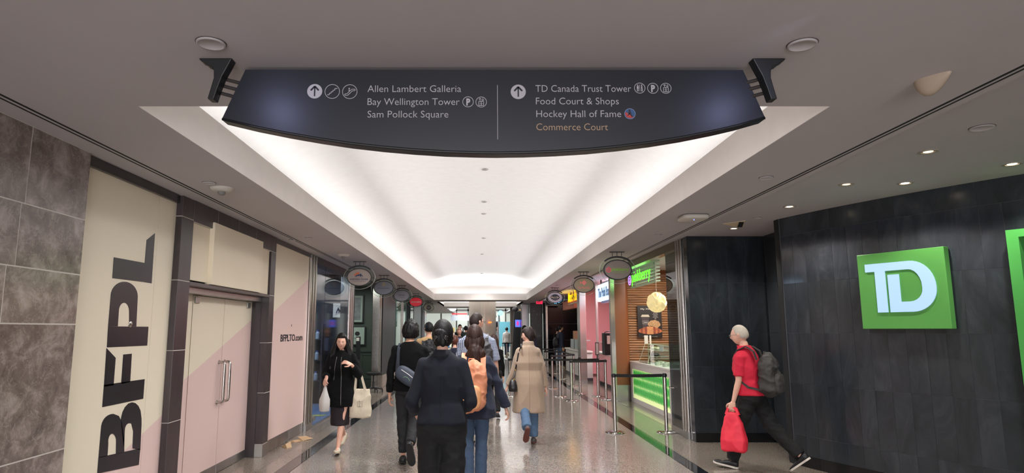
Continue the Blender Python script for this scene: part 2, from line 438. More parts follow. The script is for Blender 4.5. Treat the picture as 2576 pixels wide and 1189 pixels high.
NY = 40
rings = [[(x, CY0 - .3 + (27.0 - CY0 + .3) * k / NY, z) for x, z in ar] for k in range(NY + 1)]
# past the last arch the vault dips down to its end trough
for k in range(1, 13):
    t = k / 12; y = 27.0 + .06 * min(1, t * 6) + .62 * t; s = (1 - .05 * min(1, t * 5)) * math.cos(t * PI / 2) ** .55
    rings.append([(x, y, zs + (z - zs) * s) for x, z in ar])
vb.loft(rings, 0, None, False, False)
vb.add([(x, CY0 - .3, z) for x, z in ar] + [(x0v, CY0 - .3, 2.9), (x1v, CY0 - .3, 2.9)], [tuple(range(len(ar))) + (len(ar) + 1, len(ar))])
v = vb.build('vault', WHITE, ceil, True)
tr = MB()
tr.box(x0v, CL, CY0 - .3, 27.7, 2.97, 2.99); tr.box(CR, x1v, CY0 - .3, 27.7, 2.97, 2.99); tr.box(CL, CR, CY1, 27.75, 2.97, 2.99)
tr.box(x0v - .02, x0v, CY0 - .3, 27.7, 2.97, zs + .01); tr.box(x1v, x1v + .02, CY0 - .3, 27.7, 2.97, zs + .01); tr.box(x0v, x1v, 27.7, 27.72, 2.97, zs + .05)
tr.build('light_trough', WHITE, ceil)
v2 = MB(); v2.box(CL, CR, 29, 38, 3.42, 3.45); v2.box(CL - .02, CL, 29, 35.4, H1, 3.42); v2.box(CR, CR + .02, 29, 35.4, H1, 3.42); v2.box(CL, CR, 35.4, 35.42, 2.97, 3.42)
v2.build('upper_ceiling', WHITE, ceil)
v3 = MB(); v3.box(CL, CR, -5.5, -.5, 3.42, 3.45); v3.box(CL - .02, CL, -5.5, -.5, H1, 3.42); v3.box(CR, CR + .02, -5.5, -.5, H1, 3.42); v3.box(CL, CR, -.5, -.48, H1, 3.42); v3.box(CL, CR, -5.52, -5.5, H1, 3.42)
v3.build('upper_ceiling', WHITE, ceil)
# far hall volume beyond the corridor
hb = MB(); hb.box(-9, 9, 38, 62, 5.4, 5.45); hb.box(-9.05, -9, 30, 62, 0, 5.4); hb.box(9, 9.05, 30, 62, 0, 5.4)
struct(hb, 'wall_hall', WHITE)

# linear slot diffusers: two dark blades side by side
for n, (xa_, xb_, z) in enumerate(((-2.631, -2.593, H1), (2.618, 2.652, H1))):
    m = MB(); y = -5
    for x in (xa_, xb_): m.box(x - .0065, x + .0065, -6, 29, z - .004, z + .001)
    m.box(xa_ + .0065, xb_ - .0065, -6, 29, z - .002, z + .001, 1)
    struct(m, 'trim_%d' % (n + 1), [BLACKM, CEIL])

# ---- left wall: brown marble slabs with pale joints
wl = struct(MB().box(-3.2, XL - .0015, -7, 4.446, 0, H1), 'wall_left', JOINT)
rows = [(0, .83, .9), (.83, 1.657, .9), (1.657, 2.0, .72), (2.0, 2.389, .62), (2.389, H1, .61)]
for z0, z1, w in rows:
    e = 4.447; k = 0
    while e > 1.6:
        s0 = max(1.0, e - (w if k else {.9: .82, .72: .70, .62: .63, .61: .60}[w]))
        MB().box(-2.83, XL + random.uniform(-.0006, .0006), s0 + .0045, e - (.0045 if k else 0), z0 + .0045, z1 - .0045).build('stone_slab', STONE, wl)
        e = s0; k += 1
MB().box(-2.83, XL, -7, e - .003, 0, H1).build('stone_slab', STONE, wl)
struct(MB().box(-3.3, -3.2, 2.0, 4.4, 0, H1), 'wall_left', GREY)
# ---- hoarding bay (cream film turning pink along a diagonal)
def two_tone():
    m = bpy.data.materials.new('cream and pink film'); m.use_nodes = True
    nt, b, N, L = nodes_of(m)
    tc = N('ShaderNodeTexCoord'); gp = N('ShaderNodeNewGeometry'); sp = N('ShaderNodeSeparateXYZ'); L(gp.outputs['Position'], sp.inputs[0])
    ml = N('ShaderNodeMath'); ml.operation = 'MULTIPLY_ADD'; ml.inputs[1].default_value = -.345; L(sp.outputs['Y'], ml.inputs[0]); L(sp.outputs['Z'], ml.inputs[2])
    mr = N('ShaderNodeMapRange'); mr.inputs['From Min'].default_value = -1.183; mr.inputs['From Max'].default_value = -1.167
    L(ml.outputs[0], mr.inputs['Value'])
    nz = N('ShaderNodeTexNoise'); nz.inputs['Scale'].default_value = .8; L(tc.outputs['Object'], nz.inputs['Vector'])
    mx = N('ShaderNodeMixRGB'); mx.inputs[1].default_value = (*C(232, 204, 198), 1); mx.inputs[2].default_value = (*C(240, 230, 208), 1)
    L(mr.outputs[0], mx.inputs[0]); L(mx.outputs[0], b.inputs['Base Color']); b.inputs['Roughness'].default_value = .38
    return m
FILM = two_tone(); FILMC = mat('cream film', C(242, 230, 206), .42, var=.02, vs=2)
hb = MB().box(-3.3, -3.2, 4.4, 10.6, 0, H1)
struct(hb, 'wall_left', GREY)
h = empty('hoarding', (-2.9, 5.2, 0), 0, 'cream shop hoarding with large dark letters BFPL running up it', 'hoarding')
part(MB().box(-2.92, -2.86, 4.447, 5.585, .14, 2.80), 'panel', FILM, h)
part(MB().box(-2.92, -2.86, 5.589, 5.905, .14, 2.80), 'panel', FILM, h)
part(MB().box(-2.93, -2.83, 4.447, 5.9, 2.80, H1 - .002), 'head_rail', STEEL if False else mat('dark bronze steel', C(92, 88, 90), .25, .8), h, bevel=.004)
part(MB().box(-2.93, -2.835, 4.447, 5.9, .0, .138), 'kick_plate', STEEL, h)
# letters traced on the wall: reading direction is up, letter tops face the near side
def onwall(pts, X=-2.8585):
    o = []
    for u, v in pts:
        a = (u - CX) / FPX; b = -(v - CY) / FPX; c, s = math.cos(PITCH), math.sin(PITCH)
        t = X / a; o.append((t * (c - s * b), EYE + t * (s + c * b)))
    return o
zx = lambda q: [(160 + x * 320 / 605, 560 + y * 320 / 605) for x, y in q]
def letter(parts, name):
    m = MB()
    for poly in parts: m.prism(onwall(zx(poly)), .003, 0, frame((-2.8597, 0, 0), (0, 1, 0), (0, 0, 1)))
    return part(m, name, mat('black vinyl', C(24, 26, 34), .3), h)
def arcpts(c, r, a0, a1, n=10):
    return [(c[0] + r[0] * math.cos(math.radians(a0 + (a1 - a0) * i / n)), c[1] + r[1] * math.sin(math.radians(a0 + (a1 - a0) * i / n))) for i in range(n + 1)]
letter([[(434, 50), (418, 288), (378, 281), (386, 191), (395, 82)], [(239, 164), (386, 191), (378, 281), (232, 263)]], 'letter')
letter([[(403, 494), (397, 583), (206, 592), (212, 492)],
        [(212, 492), (257, 492), (262, 420)] + arcpts((288, 420), (26, 40), 180, 270, 6) + [(288, 280)] + arcpts((288, 350), (64, 70), 270, 180, 8)[1:] ,
        [(345, 493), (312, 493), (312, 420)] + arcpts((288, 420), (24, 40), 0, -90, 6)[1:] + [(288, 280)] + arcpts((288, 350), (64, 70), -90, 0, 8)[1:]], 'letter')
letter([[(385, 743), (378, 836), (184, 876), (192, 770)], [(192, 780), (237, 772), (247, 642), (204, 596)], [(274, 766), (316, 757), (324, 622), (284, 626)]], 'letter')
letter([[(364, 1072), (357, 1150), (160, 1192), (166, 1115)],
        [(166, 1118), (208, 1108), (212, 1045)] + arcpts((231, 1042), (20, 40), 180, 270, 5) + [(236, 908)] + arcpts((236, 980), (58, 72), 270, 180, 7)[1:],
        [(288, 1090), (249, 1098), (251, 1040)] + arcpts((231, 1042), (20, 40), 0, -90, 5) + [(236, 908)] + [(262, 918), (274, 942), (287, 1030)],
        [(272, 950), (274, 925), (280, 900), (292, 876), (308, 859), (325, 853), (322, 953)] + arcpts((312, 990), (22, 38), 280, 180, 5) + [(287, 1082)],
        [(325, 853), (341, 857), (355, 870), (365, 892), (370, 930), (370, 960), (364, 1080), (328, 1072), (331, 990), (322, 953)]], 'letter')
mb = MB(); q = onwall([(160 + 317 * .529, 560 + 482 * .529)])[0]; mb.ball((-2.858, q[0], q[1]), (.012, .028, .028), 12, 8)
part(mb, 'dome_cap', CHROME, h, True)

# ---- tiled piers and lintel round the shop doors
DB = mat('dark joint filler', C(52, 46, 47), .6)
pr = struct(MB().box(-3.1, -2.8015, 5.902, 6.139, 0, H1).box(-3.2, -2.8015, 8.494, 8.69, 0, H1).box(-3.1, -2.8015, 6.14, 8.495, 2.667, H1), 'trim_3', JOINT)
for z0, z1 in ((.16, .79), (.79, 1.432), (1.432, 2.078), (2.078, 2.68), (2.68, H1)):
    MB().box(-3.0, XL, 5.9 - .004, 6.14, z0 + .003, z1 - .003).build('pier_tile', BROWNT, pr, bevel=.002)
for z0, z1 in ((.16, .807), (.807, 1.45), (1.45, 2.075), (2.075, 2.665), (2.665, H1)):
    MB().box(-3.2, XL, 8.492, 8.692, z0 + .003, z1 - .003).build('pier_tile', BROWNT, pr, bevel=.002)
for a, b in ((6.14, 6.717), (6.717, 7.303), (7.303, 7.896), (7.896, 8.492)):
    MB().box(-2.9, XL, a + .003, b - .003, 2.67, H1).build('lintel_tile', BROWNT, pr, bevel=.002)
for y0, y1, x in ((5.896, 6.142, -2.798), (8.488, 8.695, -2.798)):
    MB().box(-3.15, x, y0, y1, 0, .156).build('pier_base', STEEL, pr, bevel=.002)
# ---- panels over the doors
h = empty('blank_panels', (-2.84, 7.3, 2.1), 0, 'blank cream panels over the closed double doors, middle one standing proud', 'panel')
part(MB().box(-2.88, -2.825, 6.15, 6.6, 2.1, 2.665), 'panel', FILMC, h, bevel=.002)
part(MB().box(-2.85, -2.775, 6.585, 8.085, 2.085, 2.735), 'front_panel', FILMC, h, bevel=.002)
part(MB().box(-2.88, -2.825, 8.09, 8.485, 2.08, 2.672), 'panel', FILMC, h, bevel=.002)
part(MB().box(-2.9, -2.80, 6.142, 8.49, 2.045, 2.083), 'sill_rail', mat('dark bronze steel', C(92, 88, 90), .25, .8), h, bevel=.003)
# ---- double doors in a recess
d = struct(MB().box(-3.12, -2.90, 6.142, 8.49, 1.985, 2.045), 'door_1', STEEL, bevel=.003)
XD = -3.02
for a, b, nm in ((6.142, 6.72, 'side_light'), (8.40, 8.492, 'side_light')):
    MB().box(XD - .03, XD, a + .002, b - .003, .10, 1.985).build(nm, FILM, d)
    MB().box(XD - .032, XD + .004, a + .002, b - .003, 0, .10).build('kick_plate', STEEL, d)
MB().box(XD - .06, XD - .045, 6.142, 8.492, 0, 1.985).build('backing', BLACKM, d)
for a, b in ((6.72, 7.56), (7.56, 8.40)):
    lf = MB().box(XD - .028, XD + .004, a + .006, b - .006, .10, 1.98).build('door_leaf', FILM, d)
    MB().box(XD - .03, XD + .01, a + .003, b - .003, 0.004, .10).build('kick_plate', STEEL, lf, bevel=.002)
    hy = 7.56 + (-.08 if a < 7 else .08)
    hm = MB(); x1 = XD + .075
    hm.tube([(XD, hy, .80), (x1 - .03, hy, .80), (x1 - .008, hy, .808), (x1, hy, .83), (x1, hy, 1.22), (x1 - .008, hy, 1.242), (x1 - .03, hy, 1.25), (XD, hy, 1.25)], .016, 10)
    for z in (.80, 1.25): hm.rod((XD + .003, hy, z), (XD + .012, hy, z), .022, .022, 12)
    hm.build('pull_handle', CHROME, lf, True, split=40)
    yy = a + .03 if a < 7 else b - .13
    MB().box(XD + .003, XD + .02, yy, yy + .1, 1.90, 1.965).build('patch_fitting', STEEL, lf, bevel=.003)
for a in (6.142, 8.488): MB().box(-3.06, -2.9, a - .01, a + .004, 0, 2.0).build('jamb', BROWNT, d)
# ---- second hoarding with the web address
h = empty('hoarding', (-2.9, 9.6, 0), 0, 'pink shop hoarding with small dark lettering BFPLTO.com', 'hoarding')
part(MB().box(-2.9, -2.835, 8.694, 10.52, .155, 2.81), 'panel', FILM, h)
part(MB().box(-2.93, -2.82, 8.694, 10.52, 2.81, H1 - .002), 'head_rail', mat('dark bronze steel', C(92, 88, 90), .25, .8), h, bevel=.003)
km = MB(); n = 24
km.loft([[( -2.84 + (.0 if not 3 < i < 15 else .028 * abs(math.sin(i * 1.35)) * math.exp(-((z - .05) / .07) ** 2)), 8.696 + 1.824 * i / n, z) for z in (0.004, .03, .06, .09, .12, .15)] for i in range(n + 1)], 0, None, False, False)
km.box(-2.9, -2.845, 8.696, 10.52, .0, .15)
part(km, 'kick_plate', STEEL, h, True, split=40)
tm = MB().text('BFPLTO.com', 9.16, 10.28, 1.455, .10, .003, 0, F_E((-2.8345, 0, 0)), bold=.018)
part(tm, 'lettering', mat('black vinyl', C(24, 26, 34), .3), h)
tm = MB(); tm.tube([(-2.833, 9.67, 1.70), (-2.833, 9.66, 1.685), (-2.833, 9.67, 1.67)], .004, 6); part(tm, 'mark', BLACK, h)
# paper scraps on the floor by the kick plate
pp = mat('brown paper', C(196, 164, 128), .8)
def scrap(name, pts, label, base):
    m = MB(); n = len(pts)
    m.add([(x, y, z + .002) for x, y, z in pts] + [(x, y, z) for x, y, z in pts], [(i, i + 1, n - 1) for i in range(n - 2)] + [(n + i + 1, n + i, 2 * n - 1) for i in range(n - 2)] + [(i, n + i, n + (i + 1) % n, (i + 1) % n) for i in range(n)])
    return solo(m, name, pp, label, 'paper', base)
def sz(L_): return [(lambda p: (p.x, p.y, z))(atz(u, v, z)) for u, v, z in L_]
scrap('paper_scrap', sz([(708, 1123, .0), (722, 1127, .0), (734, 1124, .0), (731, 1109, .05), (718, 1117, .04)]), 'torn brown paper scrap, nearest of those by the kick plate', tuple(atz(720, 1122)))
scrap('paper_scrap', sz([(728, 1111, 0), (742, 1112, .0), (760, 1109, .004), (750, 1105, .01), (736, 1107, .02)]), 'flat crumpled brown paper lying between the torn scraps', tuple(atz(745, 1109)))
scrap('paper_scrap', sz([(743, 1107, .0), (762, 1108, .0), (788, 1102, .015), (770, 1096, .04), (748, 1098, .05), (755, 1102, .03)]), 'folded brown paper with a lifted flap, farthest along the floor', tuple(atz(762, 1104)))
def atz(u, v, z=0.0):
    a = (u - CX) / FPX; b = -(v - CY) / FPX; c, s = math.cos(PITCH), math.sin(PITCH); t = (z - EYE) / (s + c * b)
    return Vector((a * t, (c - s * b) * t, z))
def atx(u, v, X):
    a = (u - CX) / FPX; b = -(v - CY) / FPX; c, s = math.cos(PITCH), math.sin(PITCH); t = X / a
    return Vector((X, (c - s * b) * t, EYE + t * (s + c * b)))
ORD = ('first', 'second', 'third', 'fourth', 'fifth', 'sixth', 'seventh', 'eighth', 'ninth', 'tenth')
# ================================================================ RIGHT SIDE: slate walls and the bank
wr = struct(MB().box(XR + .02, 4.36, 9.5965, 9.825, 0, H2).box(4.33, 4.6, 7.9, 9.9, 0, H2), 'wall_right', DJOINT)
rws = [(0, .135), (.135, .47), (.47, 1.08), (1.08, 1.58), (1.58, 2.32), (2.32, H2)]
for z0, z1 in rws:
    xs = [XR, 3.165 + .29] + [3.455 + .29 * k for k in range(1, 4)]
    for a, b in zip(xs[:-1], xs[1:]):
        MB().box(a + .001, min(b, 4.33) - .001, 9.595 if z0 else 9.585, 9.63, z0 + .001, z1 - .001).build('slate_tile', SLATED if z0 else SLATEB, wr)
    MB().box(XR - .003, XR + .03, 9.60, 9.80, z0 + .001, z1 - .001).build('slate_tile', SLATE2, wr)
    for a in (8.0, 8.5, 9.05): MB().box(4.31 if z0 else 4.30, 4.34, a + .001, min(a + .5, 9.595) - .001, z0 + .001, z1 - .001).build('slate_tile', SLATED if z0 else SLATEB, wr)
# bank wall: a shallow drum clad in slate
OX, OY, OR = 12.5686, 10.7112, 9.1138
def drum(a, r, z): a = math.radians(a); return (OX + r * math.cos(a), OY + r * math.sin(a), z)
bw = MB(); bw.loft([[drum(-163.2 + 48 * k / 60, OR - .0025, z) for z in (0, H2)] + [drum(-163.2 + 48 * k / 60, OR - .4, z) for z in (H2, 0)] for k in range(61)])
wb = struct(bw, 'wall_bank', DJOINT)
def dtile(a0, a1, z0, z1, m=SLATE, th=.018, name='slate_tile', par=wb, rr=None):
    rr = OR if rr is None else rr
    mb = MB(); n = 3; e = .008
    mb.loft([[drum(a0 + e + (a1 - a0 - 2 * e) * k / n, rr - .03, z0 + .0012), drum(a0 + e + (a1 - a0 - 2 * e) * k / n, rr - .03, z1 - .0012), drum(a0 + e + (a1 - a0 - 2 * e) * k / n, rr + th - .018, z1 - .0012), drum(a0 + e + (a1 - a0 - 2 * e) * k / n, rr + th - .018, z0 + .0012)] for k in range(n + 1)])
    return mb.build(name, m, par)
st = 1.19
for k in range(14):
    a0 = -163.1 + st * k
    for i, (z0, z1) in enumerate(((.135, .364), (.364, .976), (.976, 1.581), (1.581, 2.19), (2.19, 2.794), (2.794, H2))):
        w = 1 if i != 5 else 4
        if i == 5 and k % 4: continue
        dtile(a0, a0 + st * w, z0, z1, SLATE2 if i == 4 else SLATE, .018 + random.uniform(-.0012, .0012))
    if k % 2 == 0: dtile(a0, a0 + 2 * st, .004, .135, SLATEB, .026)
for z0, z1 in ((.004, 1.58), (1.58, H2)):
    for k in range(4): dtile(-163.1 + st * 14 + 7 * k, -163.1 + st * 14 + 7 * (k + 1), z0, z1)
struct(MB().box(3.84, 4.3, 8.08, 8.2, 0, H2), 'wall_right', BLACKM)
# dark door jamb seen at the alcove
dj = struct(MB().box(3.90, 3.98, 8.30, 8.34, 0, 2.22).box(4.24, 4.31, 8.30, 8.34, 0, 2.22).box(3.9, 4.31, 8.30, 8.34, 2.15, 2.22), 'door_2', BLACKM)
MB().box(3.98, 4.24, 8.325, 8.335, 0, 2.15).build('door_leaf', DARKG, dj)
struct(MB().box(8.0, 9.4, -7, 4.0, 0, H2), 'wall_right', SLATE)
# green bank sign box with glowing letters
GRN = mat('bank green', C(84, 150, 72), .4, var=.03, vs=2, emit=C(66, 140, 52), es=.10)
t0 = empty('bank_sign', drum(-153.6, OR + .1, 1.63), 0, 'square green illuminated sign with white letters TD on slate wall', 'sign')
p1 = Vector(drum(-156.45, OR + .10, 0)); p2 = Vector(drum(-150.83, OR + .10, 0))
# refit to the sight lines of its corners
def plan_hit(u, v, off):
    a = (u - CX) / FPX; b = -(v - CY) / FPX; c, s = math.cos(PITCH), math.sin(PITCH); y = c - s * b; R = OR + off
    A = a * a + y * y; B = -2 * (a * OX + y * OY); D = B * B - 4 * A * (OX * OX + OY * OY - R * R); t = (-B - math.sqrt(D)) / (2 * A)
    return Vector((a * t, y * t, EYE + (s + c * b) * t))
p1 = plan_hit(2154.5, 642, .10); p2 = plan_hit(2373, 619, .10); zt = (p1.z + p2.z) / 2; zb = plan_hit(2172, 827, .10).z
dirv = Vector((p2.x - p1.x, p2.y - p1.y, 0)); wS = dirv.length; dirv.normalize()
FS = frame((p1.x, p1.y, zb), dirv, (0, 0, 1)); hS = zt - zb
part(MB().box(0, wS, 0, hS, -.085, 0, T=FS), 'sign_box', GRN, t0, bevel=.006)
GLOW = mat('glowing letter face', C(110, 140, 180), .5, emit=C(186, 216, 255), es=.70)
RIM = mat('letter rim', C(120, 190, 120), .4, emit=C(190, 240, 190), es=.5)
m = MB(); S = lambda q: [(x * wS, y * hS) for x, y in q]
def oc(c, r, a0, a1, n=9): return arcpts(c, r, a0, a1, n)
outer = [(.10, .86)] + [(.62, .86)] + oc((.62, .52), (.27, .34), 90, 0, 10)[1:] + oc((.62, .50), (.27, .285), 0, -90, 10) + [(.365, .215), (.365, .70), (.495, .70), (.495, .345), (.60, .345)] + oc((.60, .50), (.145, .155), -90, 0, 6)[1:] + oc((.60, .53), (.145, .225), 0, 90, 6) + [(.335, .755), (.335, .215), (.215, .215), (.215, .755), (.10, .755)]
m.prism(S(outer), .012, 0, FS, .002)
part(m, 'lettering', GLOW, t0)
# green portal frame further right
gf = empty('portal_frame', drum(-144, OR + .1, 0), 0, 'bright green portal frame standing out from the slate wall', 'frame')
def dring(a0, a1, z0, z1, r0, r1, mb, n=8):
    mb.loft([[drum(a0 + (a1 - a0) * k / n, r0, z0), drum(a0 + (a1 - a0) * k / n, r0, z1), drum(a0 + (a1 - a0) * k / n, r1, z1), drum(a0 + (a1 - a0) * k / n, r1, z0)] for k in range(n + 1)])
aq = lambda u, v, off: (lambda p: math.degrees(math.atan2(p.y - OY, p.x - OX)))(plan_hit(u, v, off))
aL = aq(2528.5, 579, .16); zf = plan_hit(2528.5, 579, .16).z
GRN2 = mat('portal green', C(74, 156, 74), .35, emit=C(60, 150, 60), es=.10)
for a, b, z0, z1 in ((aL, aL + .55, 0, zf), (aL + 12, aL + 12.55, 0, zf), (aL + .55, aL + 12, zf - .07, zf)):
    q = MB(); dring(a, b, z0, z1, OR - .02, OR + .16, q); part(q, 'frame_member', GRN2, gf)
q = MB(); dring(aL + .55, aL + 12, .02, zf - .07, OR - .02, OR + .02, q); part(q, 'back_panel', BLACK, gf)
q = MB(); dring(aL + 1.2, aL + 6, 1.1, 1.7, OR + .02, OR + .03, q); part(q, 'screen', mat('teal screen', C(20, 120, 110), .3, emit=C(20, 150, 130), es=.8), gf)

# ================================================================ shopfront posts (fluted stainless)
def post(y0, y1, x, xo, z, label, side):
    z -= .001
    r = empty('shopfront_post', (x, (y0 + y1) / 2, 0), 0, label, 'post', 'stainless shopfront posts')
    m = MB(); n = 5; d = (y1 - y0) / n
    for i in range(n):
        a = y0 + d * i; xx = x + side * (.0 if i % 2 == 0 else -.022)
        m.box(min(xx, xo), max(xx, xo), a, a + d - .004, 0, z)
    part(m, 'post_shaft', CHROME, r, bevel=.008)
    part(MB().box(min(x + side * .006, xo), max(x + side * .006, xo), y0 - .004, y1 + .004, 0, .10), 'post_foot', STEEL, r)
    return r
post(10.55, 10.95, XL, -3.0, H1, 'wide stainless post between pink hoarding and dark glass shopfront', 1)
post(13.75, 14.2, XL, -3.0, H1, 'stainless post between dark shop and the green walled shop', 1)
post(17.9, 18.3, XL, -3.0, H1, 'stainless post beside the dark pier and wheeled stool', 1)
post(22.9, 23.5, XL, -3.0, H1, 'stainless post at the bright glass shop past the dark pier', 1)
post(9.83, 10.12, XR - .03, 3.4, H2, 'stainless post against the black slate alcove on the right', -1)
post(14.84, 15.0, 3.03, 3.135, H2, 'stainless post between brown pier and pink food counter', -1)
post(19.9, 20.4, XR - .05, 3.3, H2, 'stainless post at the far side of the pink food counter', -1)
post(29.5, 29.8, 3.04, 3.13, H1, 'far grey post beside the black panelled wall', -1)
# dark pier with white plinth
p = empty('dark_pier', (-3.0, 20.0, 0), 0, 'dark grey square pier on a white plinth on the left', 'pier')
part(MB().box(-3.15, XL, 18.52, 21.25, .33, H1 - .001), 'shaft', mat('pier grey', C(42, 42, 48), .4), p, bevel=.01)
part(MB().box(-3.17, XL + .03, 18.51, 21.28, 0, .33), 'plinth', mat('plinth', C(176, 166, 154), .35), p, bevel=.01)

def pane(x, y0, y1, z0, z1, label, m=GLASS, par=None, name='glass_pane', th=.012):
    q = MB().box(x - th, x, y0, y1, z0, z1)
    return solo(q, name, m, label, 'glass', (x, (y0 + y1) / 2, z0)) if par is None else part(q, name, m, par)
# ---------------- left shop one: dark, blue carpet, lit house emblem
w1 = struct(MB().box(-6.3, -6.2, 10.6, 14.5, 0, H1).box(-6.2, -3.32, 10.5, 10.6, 0, H1), 'wall_left', mat('shop navy wall', C(28, 31, 40), .6))
struct(MB().box(-6.2, -2.86, 14.5, 14.6, 0, H1 - .01), 'wall_left', mat('shop dark wall', C(34, 36, 42), .5))
struct(MB().box(-3.02, -2.82, 10.95, 13.75, H1 - .12, H1 - .001), 'trim_4', DARKG)
MBf = MB().box(-6.19, -3.01, 10.62, 14.49, 0, .006).box(-3.01, -2.84, 10.96, 13.74, 0, .006)
solo(MBf, 'carpet', mat('blue grey carpet', C(112, 130, 160), .9, var=.12, vs=30, bump=.4, bs=300), 'blue grey carpet inside the dark glass shop', 'carpet', (-4.5, 12.6, 0))
mt = empty('floor_decal', (-3.3, 12.4, .006), 0, 'yellow and green printed strip stuck on the blue shop carpet', 'decal')
part(MB().box(-3.9, -2.95, 12.42, 12.52, .006, .008), 'strip', mat('decal green', C(90, 150, 110), .5), mt)
part(MB().prism([(-3.25, 12.36), (-3.0, 12.36), (-2.92, 12.56), (-3.13, 12.56)], .003, 0, None, .0085), 'arrow_patch', mat('decal yellow', C(214, 206, 90), .5), mt)
s_ = empty('storefront_glass', (XL, 12.4, 0), 0, 'tall smoked glass storefront pane with floor patch lock, left side', 'glass')
for a, b in ((10.96, 11.6), (11.62, 13.74)): part(MB().box(XL - .03, XL - .018, a, b, .02, H1 - .12), 'pane', BGLASS, s_)
part(MB().box(XL - .045, XL + .0, 10.99, 11.17, .10, .17), 'patch_lock', STEEL, s_, bevel=.004)
part(MB().box(XL - .04, XL - .005, 10.96, 13.74, 0, .02), 'floor_channel', STEEL, s_)
A0 = at(839, 763, 14.45); A1 = at(868, 798, 14.45)
ls = empty('light_box', ((A0.x + A1.x) / 2, 14.45, A1.z), 0, 'small square white light box with blue mountain emblem in dark shop', 'sign')
part(MB().box(A0.x, A1.x, 14.42, 14.499, A1.z, A0.z), 'case', mat('light box face', C(200, 190, 178), .4, emit=C(190, 182, 170), es=.75), ls, bevel=.003)
NAVY = mat('navy print', C(28, 36, 78), .4); ORG = mat('orange print', C(224, 110, 56), .4)
cx_, cz_ = (A0.x + A1.x) / 2, (A0.z + A1.z) / 2; T = F_S((cx_, 14.418, cz_))
q = MB().prism([(-.07, -.06), (-.02, .07), (.05, -.06), (.03, -.06), (.03, .0), (.01, .02), (.01, -.06), (-.01, -.06), (-.01, 0), (-.03, -.01), (-.04, -.06)], .003, 0, T)
q.tube([T @ Vector((x, -.09 + .02 * math.cos(x * 20), 0)) for x in (-.08, -.05, -.02, .02, .05, .08)], .004, 6)
for a in range(5): q.ball(tuple(T @ Vector((.03 + .035 * math.cos(a * .8 - .6), .06 + .035 * math.sin(a * .8 - .6), 0))), .008, 8, 6)
part(q, 'emblem', NAVY, ls)
# shelving with bottles seen dimly through the smoked glass
sh = empty('shelf_unit', (-5.2, 14.3, 0), 0, 'dim shelf unit along the back of the dark shop', 'shelf')
for z in (.5, .95, 1.4): part(MB().box(-6.1, -3.5, 14.2, 14.49, z, z + .02), 'shelf', DARKG, sh)
for x in (-6.1, -4.8, -3.5): part(MB().box(x, x + .03, 14.2, 14.49, 0, 1.75), 'upright', DARKG, sh)
bt = None; bm_ = [mat('white jar', C(200, 205, 215), .3), mat('blue jar', C(60, 90, 160), .3)]
for z in (.52, .97, 1.42):
    for k in range(9):
        x = -3.62 - .27 * k
        if bt is None:
            q = MB().lathe([(.045, 0), (.048, .01), (.048, .13), (.03, .15), (.03, .17)], 12); q.lathe([(.033, .17), (.033, .195), (.0, .196)], 12, 1)
            bt = tag(q.build('supplement_jar', bm_, None, True, 0, None, 40), 'pale jar with blue lid, first from the right on the bottom dim shop shelf', 'jar', 'jars on the dim shop shelves'); bt.location = (x, 14.33, z); continue
        o = bt.copy(); COL.objects.link(o); o.location = (x + random.uniform(-.05, .05), 14.33, z); o['label'] = 'pale jar with blue lid, %s from the right on the %s dim shop shelf' % (ORD[k], 'bottom' if z < .6 else 'middle' if z < 1 else 'top')
# ---------------- left shop two: green panelled wall, frames, stool
GW = mat('deep green paint', C(52, 66, 56), .5, var=.04, vs=2)
struct(MB().box(-6.3, -6.2, 14.6, 18.7, 0, H1).box(-6.2, -2.88, 18.4, 18.5, 0, H1), 'wall_left', GW)
pn = MB()
for x in (-5.6, -4.7, -3.9, -3.36): 
    pn.box(x - .02, x + .5, 18.37, 18.4, 1.02, 1.05); pn.box(x, x + .46, 18.385, 18.4, .25, .27); pn.box(x, x + .46, 18.385, 18.4, .9, .92); pn.box(x, x + .02, 18.385, 18.4, .25, .92); pn.box(x + .44, x + .46, 18.385, 18.4, .25, .92)
pn.box(-6.2, -2.88, 18.36, 18.4, 1.0, 1.03)
struct(pn, 'trim_5', GW)
def picture(u0, v0, u1, v1, Yp, label, art, frm=None, name='framed_picture', cat='picture', mat_w=.05):
    a = at(u0, v0, Yp); b = at(u1, v1, Yp)
    r = empty(name, ((a.x + b.x) / 2, Yp, b.z), 0, label, cat)
    part(MB().box(a.x, b.x, Yp - .03, Yp, b.z, a.z), 'frame', frm or BLACK, r, bevel=.003)
    part(MB().box(a.x + .03, b.x - .03, Yp - .036, Yp - .03, b.z + .03, a.z - .03), 'mount', mat('mount board', C(150, 168, 156), .6), r)
    art(r, a.x + .03 + mat_w, b.x - .03 - mat_w, b.z + .03 + mat_w, a.z - .03 - mat_w, Yp - .036)
    return r
def art1(r, x0, x1, z0, z1, y):
    part(MB().box(x0, x1, y - .004, y, z0, z1), 'print', mat('grey print', C(110, 118, 118), .5, var=.3, vs=9), r)
def art2(r, x0, x1, z0, z1, y):
    xc, zc = (x0 + x1) / 2, (z0 + z1) / 2 + .06; q = MB(); T = F_S((xc, y, zc))
    q.prism(ell(.07, .06, 20), .004, 0, T); q.box(xc - .09, xc + .09, y - .004, y, zc - .13, zc - .12); part(q, 'crest_print', BLACK, r)
picture(878, 741, 914, 812, 18.36, 'upper framed print with grey picture on green wall', art1)
picture(880, 820, 919, 868, 18.36, 'lower framed print with round dark crest on green wall', art2)
for a, b in (): solo(MB().box(XL - .03, XL - .018, a, b, .02, H1 - .1), 'storefront_glass', GLASS, 'clear glass shopfront pane in front of the green wall', 'glass', (XL, 15.2, 0))
struct(MB().box(-3.02, -2.82, 14.2, 18.0, H1 - .1, H1 - .001), 'trim_6', DARKG)
